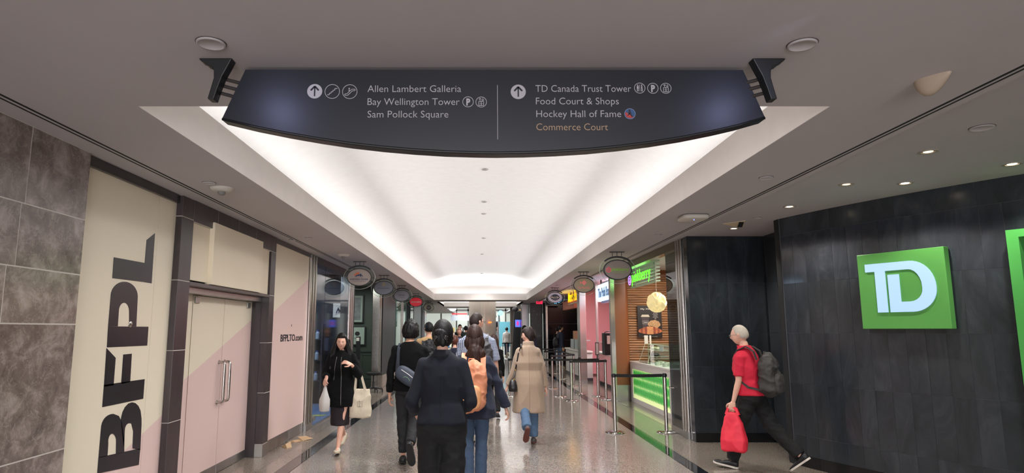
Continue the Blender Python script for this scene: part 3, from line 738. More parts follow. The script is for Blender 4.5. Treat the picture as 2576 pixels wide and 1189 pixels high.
# wheeled stool
P_ = atz(939, 986); st_ = empty('wheeled_stool', (P_.x, P_.y, 0), 0, 'black wheeled stool at the entrance of the green walled shop', 'stool')
sx, sy = P_.x, P_.y
T = Matrix.Translation((sx, sy, 0))
part(MB().lathe([(.0, .44), (.17, .44), (.20, .46), (.20, .50), (.17, .52), (0, .525)], 24, 0, T), 'seat', BLACKM, st_, True, split=50)
part(MB().lathe([(.03, .10), (.03, .28), (.018, .28), (.018, .45)], 12, 0, T), 'gas_lift', DARKG, st_, True, split=40)
for k in range(5):
    a = 2 * PI * k / 5 + .3; ex, ey = sx + .24 * math.cos(a), sy + .24 * math.sin(a)
    part(MB().tube([(sx, sy, .11), ((sx + ex) / 2, (sy + ey) / 2, .10), (ex, ey, .075)], [.02, .017, .014], 8), 'leg', BLACK, st_, True)
    part(MB().rod((ex - .012, ey, .03), (ex + .012, ey, .03), .03, .03, 12).box(ex - .008, ex + .008, ey - .008, ey + .008, .03, .08), 'castor', BLACK, st_)
# barber style chair behind
bc = empty('salon_chair', (-3.45, 17.2, 0), 0, 'black metal chair with open arms behind the wheeled stool', 'chair')
part(MB().box(-3.7, -3.25, 16.95, 17.4, .48, .56), 'seat', BLACKM, bc, bevel=.02)
part(MB().box(-3.7, -3.64, 16.97, 17.38, .56, 1.1), 'backrest', BLACKM, bc, bevel=.02)
part(MB().rod((-3.48, 17.2, .05), (-3.48, 17.2, .48), .04).lathe([(.24, 0), (.24, .02), (.05, .05)], 20, 0, Matrix.Translation((-3.48, 17.2, 0))), 'pedestal', CHROME, bc, True, split=40)
for y in (16.97, 17.38): part(MB().tube([(-3.62, y, .78), (-3.3, y, .80), (-3.2, y, .82)], .015).tube([(-3.3, y, .8), (-3.4, y, .56)], .012).tube([(-3.24, y, .8), (-3.28, y, .5)], .01), 'armrest', BLACK, bc, True)
# narrow poster stand
A0 = at(898, 846, 17.6)
ps = empty('poster_stand', (A0.x + .06, 17.6, 0), 0, 'tall narrow black stand beside the framed prints', 'stand')
part(MB().box(A0.x - .02, A0.x + .10, 17.58, 17.62, .02, A0.z), 'board', BLACK, ps, bevel=.004)
part(MB().box(A0.x - .01, A0.x + .07, 17.572, 17.58, A0.z - .12, A0.z - .03), 'notice', LGREY, ps)
part(MB().box(A0.x - .08, A0.x + .16, 17.5, 17.7, 0, .02), 'base', BLACK, ps)

# ---------------- left, far: bright glass shops
struct(MB().box(-6.6, -6.5, 21.4, 31, 0, H1), 'wall_left', WHITE)
struct(MB().box(-6.5, -3.2, 21.3, 21.4, 0, H1), 'wall_left', WHITE)
DP = mat('black pillar', C(30, 31, 34), .35)
solo(MB().box(-3.3, XL, 27.2, 30.5, 0, H1), 'pillar', DP, 'black pillar under the round grey oval sign on the left', 'pillar', (-3.05, 28.8, 0), bevel=.02)
solo(MB().box(-3.3, -2.95, 24.3, 25.9, 0, H1), 'pillar', mat('slate pillar', C(52, 62, 66), .35), 'blue grey pillar behind the glass panes, left of the black pillar', 'pillar', (-3.1, 25.1, 0), bevel=.02)
GEDGE = glass_mat('green glass edge', (.62, .85, .76), .15)
for k, (a, b) in enumerate(((21.6, 22.8), (23.6, 24.2), (26.0, 27.1))):
    solo(MB().box(XL - .03, XL - .015, a, b, .02, H1 - .02), 'storefront_glass', GEDGE, ['green tinted glass pane just past the dark pier', 'narrow green tinted glass pane past the steel post', 'green tinted glass pane next to the black pillar'][k], 'glass', (XL, a, 0))
rb = solo(MB().box(-3.5, -3.44, 25.0, 26.4, 2.2, H1 - .001), 'banner', mat('dark red banner', C(150, 34, 40), .5), 'dark red banner hanging in the glass shop under the red oval sign', 'banner', (-3.47, 25.7, 2.2))
sc_ = empty('screen', (-5.3, 30.4, 1.3), 0, 'blue lit screen glimpsed through the left glass shop', 'screen')
a = at(972, 810, 31.5); b = at(982, 830, 31.5)
part(MB().box(a.x - .1, b.x + .1, 31.5, 31.56, b.z - .1, a.z + .1), 'case', BLACK, sc_)
part(MB().box(a.x, b.x, 31.49, 31.5, b.z, a.z), 'display', mat('blue screen', C(50, 80, 230), .3, emit=C(60, 90, 240), es=1.6), sc_)
WL = mat('lit white wall', C(225, 232, 228), .6)
struct(MB().box(-9, -3.3, 33.0, 33.1, 0, 1.1).box(-9, -6.0, 36.5, 36.6, 0, H1), 'wall_left', WL)
lp = MB()
for i in range(8): lp.box(-5.6 + .3 * i, -5.42 + .3 * i, 31.6, 32.0, 2.1, 2.5)
tag(lp.build('lamp_cluster', mat('warm shade', C(230, 228, 190), .6, emit=C(230, 226, 180), es=.8)), 'cluster of pale lampshades inside the far left shop', 'lamp')
# ================================================================ YOGURT SHOP (right)
# brown pier and wood wall
BR = mat('copper brown panel', C(132, 79, 48), .35, var=.04, vs=2)
bp_ = empty('brown_pier', (3.3, 15.15, 0), 0, 'rounded copper brown pier on steel base between wood wall and steel post', 'pier')
n = 10; q = MB(); prof = [(3.15, 15.155), (3.15, 15.02), (3.40, 15.02)] + [(3.40 + .1 * math.sin(PI / 2 * i / n), 15.12 - .1 * math.cos(PI / 2 * i / n)) for i in range(1, n + 1)] + [(3.50, 15.155)]
q.prism(prof, H2 - .362, z0=.36); part(q, 'shaft', BR, bp_, True, split=30)
q = MB(); q.prism([(x - .004 if x < 3.2 else x + .006, y - .006) for x, y in prof], .36); part(q, 'base', STEEL, bp_, True, split=30)
WOOD = bpy.data.materials.new('zebra wood slats'); WOOD.use_nodes = True
nt, b, N, L = nodes_of(WOOD); tc = N('ShaderNodeTexCoord'); oi = N('ShaderNodeObjectInfo'); mp = N('ShaderNodeMapping'); mp.inputs['Scale'].default_value = (.7, 1, 14); L(tc.outputs['Object'], mp.inputs[0])
nz = N('ShaderNodeTexNoise'); nz.inputs['Scale'].default_value = 2.2; nz.inputs['Detail'].default_value = 6; L(mp.outputs[0], nz.inputs['Vector'])
cr = N('ShaderNodeValToRGB'); e = cr.color_ramp.elements; e[0].position = .32; e[0].color = (*C(96, 62, 38), 1); e[1].position = .68; e[1].color = (*C(170, 118, 76), 1)
L(nz.outputs['Fac'], cr.inputs[0]); L(cr.outputs[0], b.inputs['Base Color']); b.inputs['Roughness'].default_value = .45
ww = struct(MB().box(3.42, 6.8, 15.16, 15.3, 0, H2), 'wall_right', BR)
z = .86
while z < 2.86:
    hgt = .056
    m = MB(); m.loft([[(3.44, y, zz), (6.4, y, zz)] for y, zz in ((15.158, z), (15.146, z + .003), (15.142, z + .03), (15.148, z + .052), (15.158, z + .054))], 0, None, False, False)
    m.build('wood_slat', WOOD, ww, True); z += hgt
struct(MB().box(6.4, 6.5, 9.9, 15.2, 0, H2), 'wall_right', mat('shop back wall', C(176, 150, 110), .7))
# poster
a = at(1602.5, 768, 15.1); b_ = at(1666, 848, 15.1)
px0, px1, pz0, pz1 = a.x, b_.x, b_.z, a.z; pw, ph = px1 - px0, pz1 - pz0
po = empty('poster', ((px0 + px1) / 2, 15.1, pz0), 0, 'dark poster on wood wall with paper cup, muffin and croissant', 'poster')
part(MB().box(px0, px1, 15.085, 15.1, pz0, pz1), 'sheet', mat('poster brown black', C(34, 28, 30), .4), po)
T = F_S((px0, 15.084, pz0)); PW = mat('poster white print', C(225, 220, 214), .5)
m = MB(); m.text('My Morning', pw * .13, pw * .86, ph * .87, .032, .002, 0, T, bold=.01)
for i, s in enumerate(('our', 'baked goods', 'are hand made', 'locally and', 'delivered fresh', 'daily')): m.text(s, None, None, ph * (.79 - .042 * i), .015, .002, 0, T, center=pw * .74)
m.text('pastries and coffee baked fresh every day', pw * .18, pw * .8, ph * .02, .011, .002, 0, T)
part(m, 'lettering', PW, po)
m = MB(); m.prism([(pw * .14, ph * .64), (pw * .50, ph * .64), (pw * .50, ph * .665), (pw * .47, ph * .68), (pw * .46, ph * .71), (pw * .18, ph * .71), (pw * .17, ph * .68), (pw * .14, ph * .665)], .003, 0, T); part(m, 'cup_lid', mat('cup lid print', C(196, 186, 168), .5), po)
m = MB(); m.prism([(pw * .16, ph * .64), (pw * .48, ph * .64), (pw * .42, ph * .27), (pw * .21, ph * .27)], .002, 0, T); part(m, 'cup_print', mat('cup print', C(62, 50, 56), .5), po)
m = MB(); 
for x0, x1, z0, z1 in ((.2, .45, .51, .515), (.2, .45, .42, .425), (.2, .205, .42, .515), (.445, .45, .42, .515), (.24, .41, .46, .475)): m.prism([(pw * x0, ph * z0), (pw * x1, ph * z0), (pw * x1, ph * z1), (pw * x0, ph * z1)], .001, 0, T, .0025)
part(m, 'cup_label', PW, po)
m = MB(); m.prism([(pw * (.68 + .26 * math.cos(t * .35) * (1 + .06 * math.sin(t * 5))), ph * (.41 + .13 * math.sin(t * .35) * (1 + .1 * math.cos(t * 3)))) for t in range(18)], .003, 0, T); part(m, 'muffin_print', mat('muffin print', C(176, 138, 98), .6, var=.4, vs=40), po)
m = MB(); m.prism([(pw * .5, ph * .36), (pw * .62, ph * .36), (pw * .78, ph * .22), (pw * .5, ph * .2)], .0035, 0, T); part(m, 'muffin_case', mat('muffin case print', C(84, 60, 46), .6), po)
m = MB(); nS = 11
hh = lambda t: (.03 + .115 * math.sin(PI * t) ** .8, -.02 - .075 * math.sin(PI * t) ** .7)
for k in range(nS):
    t0_, t1_ = k / nS, (k + 1) / nS; u_, d_ = hh(t0_); u2, d2 = hh(t1_); bu = .012
    m.prism([(pw * (.02 + .96 * t0_), ph * (.19 + d_)), (pw * (.02 + .96 * t1_), ph * (.19 + d2)), (pw * (.03 + .96 * t1_), ph * (.19 + (d2 + u2) / 2)), (pw * (.02 + .96 * t1_), ph * (.19 + u2)), (pw * (.02 + .96 * (t0_ + t1_) / 2), ph * (.19 + (u_ + u2) / 2 + bu)), (pw * (.02 + .96 * t0_), ph * (.19 + u_))], .0035 + .0006 * (k % 2), (k % 2) if k not in (4, 5, 6) else 2, T, .0042)
part(m, 'croissant_print', [mat('croissant print', C(176, 100, 64), .6, var=.3, vs=26), mat('croissant print dark', C(136, 66, 44), .6, var=.3, vs=26), mat('croissant print light', C(190, 130, 84), .6, var=.2, vs=26)], po)
# counter with lit green oval front
CWH = mat('white counter laminate', C(214, 206, 202), .35)
ct = empty('yogurt_counter', (3.85, 13.4, 0), 0, 'white shop counter with glowing front of green ovals', 'counter')
CF = 3.49
part(MB().box(CF + .03, 4.2, 11.83, 15.04, .0, .86), 'carcass', CWH, ct)
part(MB().box(CF - .01, 4.22, 11.80, 15.05, .86, .905), 'worktop', CWH, ct, bevel=.005)
part(MB().box(CF, CF + .05, 11.81, 11.99, 0, .86).box(CF, CF + .05, 14.86, 15.05, 0, .86).box(CF, CF + .05, 11.99, 14.86, .74, .86).box(CF, CF + .05, 11.99, 14.86, 0, .10), 'front_frame', CWH, ct, bevel=.003)
part(MB().box(CF + .02, CF + .03, 11.98, 14.87, .09, .75), 'light_panel', mat('lit pale panel', C(226, 236, 170), .5, emit=C(226, 240, 170), es=.55), ct)
OVG = mat('green oval', C(60, 170, 70), .4, emit=C(50, 165, 60), es=.35)
oo = None; T = F_W((CF + .018, 14.80, 0))
for r in range(3):
    for k in range(26):
        if oo is None:
            q = MB().prism(ell(.050, .094, 18), .004); oo = q.build('green_oval', OVG, ct); o = oo
        else: o = oo.copy(); COL.objects.link(o); o.parent = ct
        yy = 14.80 - .1085 * k - .02; zz = .275 + .182 * r
        o.matrix_local = Matrix.Translation(-Vector(ct.location)) @ F_W((CF + .019, yy, zz))
# display case and goods on the counter
gc = empty('display_case', (3.75, 12.7, .905), 0, 'square glass display case on the yogurt counter near the door', 'display case')
m = MB()
for x0, x1, y0, y1 in ((3.52, 3.525, 12.0, 13.5), (4.05, 4.055, 12.0, 13.5), (3.52, 4.055, 12.0, 12.005), (3.52, 4.055, 13.495, 13.5)): m.box(x0, x1, y0, y1, .905, 1.32)
m.box(3.52, 4.055, 12.0, 13.5, 1.32, 1.325); part(m, 'pane', GLASS, gc)
m = MB()
for x in (3.52, 4.05):
    for y in (12.0, 13.495): m.box(x, x + .006, y, y + .006, .905, 1.325)
m.box(3.515, 3.53, 12.0, 13.5, 1.318, 1.328); m.box(3.515, 4.055, 13.49, 13.5, 1.318, 1.328); m.box(3.515, 4.055, 12, 12.01, 1.318, 1.328); part(m, 'edge_trim', mat('pale green edge', C(180, 200, 170), .3, emit=C(180, 200, 160), es=.15), gc)
part(MB().box(3.55, 4.03, 12.1, 13.4, 1.02, 1.03), 'shelf', GLASS, gc)
tt = None
for k in range(10):
    q_ = (3.62 + .13 * (k % 4) * .9, 12.2 + .28 * (k // 2), .905)
    if tt is None:
        q = MB().lathe([(.0, .0), (.045, 0), (.055, .07), (.05, .07), (.04, .06), (0, .06)], 14); tt = tag(q.build('topping_tub', mat('frosted tub', C(200, 208, 190), .3, var=.2, vs=20), None, True, 0, None, 40), 'small frosted topping tub in the glass case, first counted from the door side', 'tub', 'topping tubs in the glass case'); tt.location = q_
    else: o = tt.copy(); COL.objects.link(o); o.location = (3.62 + .12 * (k % 4), 12.15 + .13 * k, .905); o['label'] = 'small frosted topping tub in the glass case, %s counted from the door side' % ORD[k]
solo(MB().box(3.56, 3.575, 12.55, 12.8, 1.20, 1.30), 'price_card', LGREY, 'grey paper card taped inside the glass display case', 'card', (3.57, 12.67, 1.2))
ps_ = empty('pastry_stand', (3.8, 14.1, .905), 0, 'three tier clear pastry stand with slanted front on the counter', 'pastry stand')
for i, z in enumerate((.915, 1.05, 1.18)):
    part(MB().box(3.56 + .05 * i, 4.02, 13.75, 14.45, z, z + .012), 'tray', mat('tray', C(180, 172, 160), .3), ps_)
part(MB().box(3.56, 4.02, 13.74, 13.746, .915, 1.30).box(3.56, 4.02, 14.45, 14.456, .915, 1.30).box(3.70, 4.02, 13.74, 14.456, 1.30, 1.306), 'clear_side', GLASS, ps_)
part(MB().rod((3.56, 13.74, .92), (3.70, 13.74, 1.30), .005).rod((3.56, 14.455, .92), (3.70, 14.455, 1.30), .005), 'edge_rod', LGREY, ps_)
pas = [mat('baked pastry', C(190, 140, 90), .6, var=.3, vs=40), mat('chocolate pastry', C(62, 44, 38), .5, var=.3, vs=30), mat('iced pastry', C(214, 196, 168), .5, var=.3, vs=40)]
for i, z in enumerate((.927, 1.062, 1.192)):
    for k in range(4):
        m = MB().ball((0, 0, .028), (.05, .065, .03), 10, 7, 0, .8)
        if i == 0: m.ball((0, .03, .05), (.03, .03, .015), 8, 6)
        o = tag(m.build('pastry', pas[i], None, True), ['round baked pastry, %s from the right on the bottom tray of the clear stand', 'dark chocolate pastry, %s from the right on the middle tray of the clear stand', 'pale iced pastry, %s from the right on the top tray of the clear stand'][i] % ORD[k], 'pastry', 'pastries on tray %s' % ('bottom', 'middle', 'top')[i]); o.location = (3.72 + .08 * (k % 2) + .04 * i, 13.86 + .155 * k, z)
A0 = at(1632, 843, 13.9)
mh = empty('menu_holder', (A0.x, 13.9, 1.306), 0, 'clear upright menu holder with white sheets above the pastry stand', 'menu holder')
part(MB().box(A0.x - .10, A0.x + .14, 13.9, 13.906, 1.306, A0.z + .01), 'clear_sheet', GLASS, mh); part(MB().box(A0.x - .10, A0.x - .02, 13.892, 13.9, 1.32, A0.z), 'menu', LGREY, mh); part(MB().box(A0.x + .01, A0.x + .05, 13.892, 13.9, 1.32, A0.z), 'menu', LGREY, mh)
# lit louvred sign
XS = 3.42
ys = sorted([atx(1583, 700, XS).y, atx(1648, 690, XS).y]); y_n, y_f = ys
sg = empty('yogurt_sign', (XS + .1, (y_n + y_f) / 2, 2.5), 0, 'green glowing shop sign reading pinkberry on horizontal pale louvres', 'sign')
for k in range(8):
    z = 2.555 + .066 * k
    part(MB().box(XS + .02, XS + .10, y_n, y_f, z, z + .03), 'louvre', mat('pale louvre', C(170, 186, 172), .35, emit=C(150, 190, 150), es=.12), sg)
part(MB().box(XS + .06, XS + .075, y_n + .3, y_n + .33, 2.55, 3.03).box(XS + .06, XS + .075, y_f - .33, y_f - .3, 2.55, 3.03), 'hanger', STEEL, sg)
YL = atx(1588, 700, XS).y; YR = atx(1633, 660, XS).y
m = MB().text('pinkberry', 0, YL - YR, 2.67, .26, .006, 0, F_W((XS + .015, YL, 0)), bold=.0); part(m, 'lettering', mat('neon green', C(110, 255, 60), .4, emit=C(100, 255, 50), es=1.5), sg)
m = MB(); T = F_W((XS + .02, YL + .24, 2.74)); ring(m, .13, .10, .03, .006, T, 0, 20); ring(m, .06, .05, .02, .006, T, 0, 16); part(m, 'swirl', mat('neon violet', C(200, 150, 250), .4, emit=C(205, 150, 255), es=1.2), sg)
sp1 = area('sign_glow', (XS - .05, (YL + YR) / 2, 2.8), (.3, 1.4), 2.5, (.4, 1, .3), (-1, 0, .4))
# pendant lamp
P_ = at(1652, 760, 12.3); lr = .198
pl = empty('pendant_lamp', (P_.x, P_.y, P_.z - lr), 0, 'round glowing pendant lamp with wavy layered white petals', 'lamp')
q = MB(); nu, nv = 120, 110; vv = []
for i in range(nv + 1):
    ph = -PI / 2 + PI * i / nv
    for j in range(nu):
        th = 2 * PI * j / nu; tw = (4.0 * ph / PI + 2.1 + .30 * math.sin(6 * th) + .10 * math.sin(3 * th + 1)) % 1.0; w = .20 * tw * (1 - tw ** 12) + .035 * math.sin(6 * th) * math.cos(ph)
        r = lr * (.84 + w); vv.append((P_.x + r * math.cos(ph) * math.cos(th), P_.y + r * math.cos(ph) * math.sin(th), P_.z + r * math.sin(ph)))
q.add(vv, [(i * nu + j, i * nu + (j + 1) % nu, (i + 1) * nu + (j + 1) % nu, (i + 1) * nu + j) for i in range(nv) for j in range(nu)])
part(q, 'lamp_shade', mat('glowing shade', C(236, 222, 170), .5, emit=C(250, 226, 160), es=.45), pl, True, split=50)
part(MB().rod((P_.x, P_.y, P_.z + lr * .9), (P_.x, P_.y, H2), .004, None, 6), 'cord', LGREY, pl)
part(MB().lathe([(.0, 0), (.05, .05), (.055, .07), (0, .07)], 16, 0, Matrix.Translation((P_.x, P_.y, H2 - .07))), 'ceiling_rose', LGREY, pl, True)
area('lamp_glow', (P_.x - .3, P_.y, P_.z), (.3, .3), 4, (1, .86, .6), (-1, 0, -.3))
# glass door leaf folded open beside the alcove post
dg = empty('glass_door', (XR, 10.5, 0), 0, 'dark reflective glass door leaf standing open beside the alcove post', 'door')
part(MB().box(XR - .02, XR - .005, 10.14, 10.68, .10, 2.86), 'pane', DGLASS, dg)
part(MB().box(XR - .03, XR + .005, 10.14, 10.68, .0, .10).box(XR - .03, XR + .005, 10.14, 10.68, 2.86, 2.898), 'rail', STEEL, dg)
part(MB().tube([(XR - .02, 10.42, .70), (XR - .07, 10.44, .70), (XR - .07, 10.60, .70), (XR - .02, 10.62, .70)], .008), 'handle', CHROME, dg, True)
struct(MB().box(XR - .012, XR - .002, 10.9, 14.8, 0, .004).box(XR + .03, XR + .04, 10.9, 14.8, 0, .004), 'trim_7', PSTEEL)
struct(MB().box(XR - .025, XR + .10, 10.14, 14.83, 2.90, H2 - .001), 'trim_8', mat('bulkhead bronze', C(120, 108, 92), .3, .6))
# reflected menu board shop at the other side is real: blue screens above a bar, left over the camera's shoulder are not modelled

# ================================================================ PINK SHOP (right)
PK = mat('salmon pink paint', C(236, 162, 166), .45, var=.02, vs=1); PK2 = mat('rose paint', C(214, 128, 140), .45)
struct(MB().box(3.62, 6.4, 23.26, 23.4, 0, H2), 'wall_right', PK)
struct(MB().box(4.9, 5.0, 15.3, 23.3, 0, H2), 'wall_right', PK)
struct(MB().box(3.45, 5.0, 15.3, 15.36, 0, H2), 'wall_right', PK)
mu = empty('mural_band', (3.62, 23.2, 0), 0, 'curved purple and teal band painted at the edge of the pink wall', 'mural')
part(MB().box(3.60, 3.66, 23.22, 23.262, .35, 1.05), 'purple_patch', mat('mural plum', C(82, 52, 84), .5), mu)
part(MB().prism([(3.60, .9), (3.74, 1.0), (3.74, 1.2), (3.60, 1.45)], .02, 0, frame((0, 23.24, 0), (1, 0, 0), (0, 0, 1))), 'teal_patch', mat('mural teal', C(40, 130, 140), .5), mu)
part(MB().box(3.60, 3.70, 23.225, 23.25, .3, .8), 'teal_patch', mat('mural teal', C(40, 130, 140), .5), mu)
struct(MB().box(3.62, 6.4, 23.235, 23.262, 0, .06), 'baseboard_right', mat('maroon skirting', C(110, 60, 60), .5))
solo(MB().box(3.45, 3.51, 19.0, 19.1, 0, H2 - .001), 'slim_post', STEEL, 'slim dark steel post standing before the pink counter', 'post', (3.48, 19.05, 0))
kc = empty('pink_counter', (4.0, 17.8, 0), 0, 'pink fronted counter with white top and white zigzag line', 'counter')
part(MB().box(3.63, 4.3, 15.6, 20.1, .1, .90), 'carcass', PK, kc); part(MB().box(3.66, 4.28, 15.62, 20.08, 0, .1), 'plinth', BLACK, kc)
part(MB().box(3.59, 4.32, 15.58, 20.15, .90, .955), 'worktop', CWH, kc, bevel=.004)
m = MB(); T = F_W((3.628, 17.4, 0))
for a, b in (((0, .15), (.35, .82)), ((.35, .82), (.7, .35)), ((.7, .35), (1.05, .82)), ((1.05, .82), (1.4, .15))):
    dx, dy = b[0] - a[0], b[1] - a[1]; l = math.hypot(dx, dy); nx, ny = -dy / l * .025, dx / l * .025
    m.prism([(a[0] + nx, a[1] + ny), (b[0] + nx, b[1] + ny), (b[0] - nx, b[1] - ny), (a[0] - nx, a[1] - ny)], .003, 0, T)
part(m, 'zigzag_line', CWH, kc)
g2 = empty('sneeze_guard', (3.8, 18.4, .955), 0, 'low clear glass guard on the pink counter', 'glass guard')
part(MB().box(3.66, 3.668, 16.4, 20.0, .97, 1.24).box(3.66, 3.9, 16.4, 20.0, 1.24, 1.248), 'pane', GLASS, g2); part(MB().box(3.655, 3.675, 16.4, 20.0, 1.235, 1.252), 'edge_trim', LGREY, g2)
A0 = at(1515, 835, 17.2)
tm_ = empty('bread_oven', (A0.x + .2, 17.2, .955), 0, 'boxy dark framed machine with arched top behind the pink counter', 'machine')
part(MB().box(A0.x + .02, A0.x + .42, 17.0, 17.4, .957, A0.z - .02), 'body', BLACKM, tm_, bevel=.02)
part(MB().box(A0.x + .08, A0.x + .36, 16.985, 17.0, 1.25, A0.z - .09), 'white_front', LGREY, tm_, bevel=.004)
part(MB().tube([(A0.x + .22 + .2 * math.cos(PI * i / 10), 17.02, A0.z - .03 + .06 * math.sin(PI * i / 10)) for i in range(11)], .012), 'arched_top', mat('dark bronze steel', C(92, 88, 90), .25, .8), tm_, True)
XQ = 3.42
q0 = atx(1503, 722, XQ); q1 = atx(1536, 762, XQ); q2 = atx(1505, 757, XQ)
yF, yN = q0.y, q1.y; zT, zB = q0.z, q2.z
ks = empty('poke_sign', (XQ + .05, (yF + yN) / 2, zB), 0, 'white glowing box sign reading The Poke Box hanging at pink shop', 'sign')
part(MB().box(XQ, XQ + .10, yN, yF, zB - .02, zT + .05), 'light_case', mat('white sign face', C(225, 240, 255), .4, emit=C(200, 226, 255), es=1.3), ks, bevel=.004)
part(MB().box(XQ + .02, XQ + .12, yN + .1, yF - .4, zB - .08, zB - .02), 'lower_lip', mat('lilac lip', C(170, 170, 220), .4), ks)
m = MB(); m.rod((XQ + .05, yF - .3, zT + .05), (XQ + .05, yF - .3, H2), .02).rod((XQ + .05, yF - .3, H2 - .1), (XQ + .05, yN + .2, H2 - .1), .012); part(m, 'hanger', BLACK, ks)
part(MB().text('The Pok\u00e9 Box', .1, yF - yN - .1, zB + .10, (zT - zB) * .62, .006, 0, F_W((XQ - .001, yF, 0)), bold=.03), 'lettering', mat('sign steel blue', C(120, 150, 175), .4, emit=C(90, 130, 170), es=.4), ks)

# ================================================================ BAR SHOP (right, further)
struct(MB().box(4.9, 5.0, 23.4, 30.0, 0, H2), 'wall_right', mat('shop dark wall', C(34, 36, 42), .5))
sf = empty('bar_fascia', (3.5, 25, 2.45), 0, 'terracotta fascia over the bar counter carrying yellow letters', 'fascia')
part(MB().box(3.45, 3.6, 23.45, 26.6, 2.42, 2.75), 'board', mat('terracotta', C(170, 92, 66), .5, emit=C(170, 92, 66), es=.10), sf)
ys_ = empty('bar_sign', (3.4, 24.5, 2.6), 0, 'yellow glowing script letters reading Max Bar over the fascia', 'sign')
a = atx(1428, 750, 3.4); b = atx(1447, 780, 3.4)
part(MB().text("Max's Bar", 0, a.y - 22.2, 2.66, .42, .008, 0, F_W((3.42, a.y, 0)), bold=.005, shear=.1), 'lettering', mat('neon yellow', C(255, 205, 20), .4, emit=C(255, 196, 10), es=1.0), ys_)
part(MB().box(3.40, 3.46, 22.3, a.y - .1, 2.56, 2.60), 'support_bar', LGREY, ys_)
area('sign_glow', (3.3, 24.0, 2.75), (.3, 2.5), 5, (1, .75, .2), (-.4, 0, 1))
bc_ = empty('bar_counter', (3.45, 22.7, 0), 0, 'pale counter with glass case in front of the black panelled wall', 'counter')
part(MB().box(3.3, 3.61, 20.7, 24.8, .1, .9), 'carcass', mat('counter stone white', C(196, 192, 186), .4), bc_); part(MB().box(3.34, 3.61, 20.7, 24.8, 0, .1), 'plinth', DARKG, bc_); part(MB().box(3.26, 3.61, 20.65, 24.85, .9, .95), 'worktop', LGREY, bc_)
part(MB().box(3.34, 3.36, 21.0, 23.8, .95, 1.26).box(3.34, 3.6, 21, 23.8, 1.26, 1.29), 'glass_case', mat('case grey', C(150, 160, 160), .2), bc_)
for k in range(4): part(MB().box(3.33, 3.37, 21 + k * .9, 21.06 + k * .9, .95, 1.29), 'case_post', DARKG, bc_)
solo(MB().box(3.40, 3.56, 23.3, 23.5, 1.29, 1.58), 'carton', mat('brown carton', C(150, 120, 92), .8), 'tall brown carton standing on the bar counter case', 'carton', (3.48, 23.4, 1.29), bevel=.004)
# black panelled wall facing the camera
pw_ = struct(MB().box(2.98, 4.9, 30.2, 30.3, 0, H1), 'wall_right', GREY)
for x0, x1 in ((2.98, 3.9), (3.9, 4.9)):
    for z0, z1 in ((0, 1.15), (1.15, 1.9), (1.9, H1)): MB().box(x0 + .01, x1 - .01, 30.16, 30.2, z0 + .01, z1 - .01).build('wall_panel', mat('black gloss panel', C(26, 28, 31), .12), pw_)
struct(MB().box(2.40, 2.98, 30.5, 30.6, 0, H1), 'wall_right', BLACK)
ap = empty('wall_mural', (2.7, 30.45, 0.9), 0, 'black and white photographic mural of skyline beside the exit sign', 'mural')
mm = bpy.data.materials.new('mural photo print'); mm.use_nodes = True; nt, b, N, L = nodes_of(mm)
tc = N('ShaderNodeTexCoord'); mp = N('ShaderNodeMapping'); mp.inputs['Scale'].default_value = (12, 1, 4); L(tc.outputs['Object'], mp.inputs[0]); nz = N('ShaderNodeTexNoise'); nz.inputs['Scale'].default_value = 1.5; nz.inputs['Detail'].default_value = 5; L(mp.outputs[0], nz.inputs['Vector'])
cr = N('ShaderNodeValToRGB'); e = cr.color_ramp.elements; e[0].position = .60; e[0].color = (*C(22, 22, 24), 1); e[1].position = .75; e[1].color = (*C(150, 150, 150), 1); L(nz.outputs['Fac'], cr.inputs[0]); L(cr.outputs[0], b.inputs['Base Color']); b.inputs['Roughness'].default_value = .3
part(MB().box(2.42, 2.93, 30.44, 30.5, 1.15, H1 - .02), 'print', mm, ap)
gt = empty('grille_gate', (2.7, 30.3, 0), 0, 'open grey wire grille below the black mural', 'grille')
m = MB()
for k in range(11): m.rod((2.42 + .05 * k, 30.4, .1), (2.42 + .05 * k, 30.4, 1.3), .006, None, 6)
for z in (.1, .5, .9, 1.3): m.rod((2.42, 30.4, z), (2.92, 30.4, z), .006, None, 6)
part(m, 'wire_mesh', GREY, gt)
bx = empty('bar_light_box', (3.4, 28.9, 2.4), 0, 'black hanging sign box with arc of white and blue letters', 'sign')
a = at(1375, 752, 28.9); b = at(1417, 767, 28.9)
part(MB().box(a.x, b.x, 28.9, 29.3, b.z, a.z + .02), 'case', BLACK, bx); part(MB().box(a.x, b.x, 28.88, 29.3, b.z - .02, b.z), 'trim', LGREY, bx)
cxb = (a.x + b.x) / 2; m1 = MB(); m2 = MB(); wb_ = b.x - a.x
for i, ch in enumerate('KITCHEN AND COFFEE'):
    if ch == ' ': continue
    t = -1.15 + 2.3 * i / 17; x = cxb + wb_ * .46 * math.sin(t); z = b.z + .33 - .26 * math.cos(t)
    R = frame((x, 28.89, z), (math.cos(t * .8), 0, math.sin(t * .8)), (-math.sin(t * .8), 0, math.cos(t * .8)))
    (m1 if i < 8 else m2).text(ch, -.022, .022, 0, .085, .01, 0, R, bold=.02)
part(m1, 'white_letters', mat('sign steel white', C(200, 200, 200), .4, emit=C(180, 180, 180), es=.4), bx); part(m2, 'blue_letters', mat('neon blue', C(150, 210, 255), .4, emit=C(120, 200, 255), es=1.8), bx)
ex = empty('exit_sign', (2.62, 28.6, 2.7), 0, 'small red lit EXIT sign hanging from the ceiling', 'sign')
a = at(1349, 753, 28.6); b = at(1365, 764, 28.6)
part(MB().box(a.x, b.x, 28.6, 28.66, b.z, a.z), 'case', mat('exit red', C(235, 50, 90), .4, emit=C(240, 40, 80), es=1.1), ex, bevel=.004)
part(MB().box(a.x - .02, b.x + .02, 28.6, 28.7, a.z, H1), 'canopy', LGREY, ex)
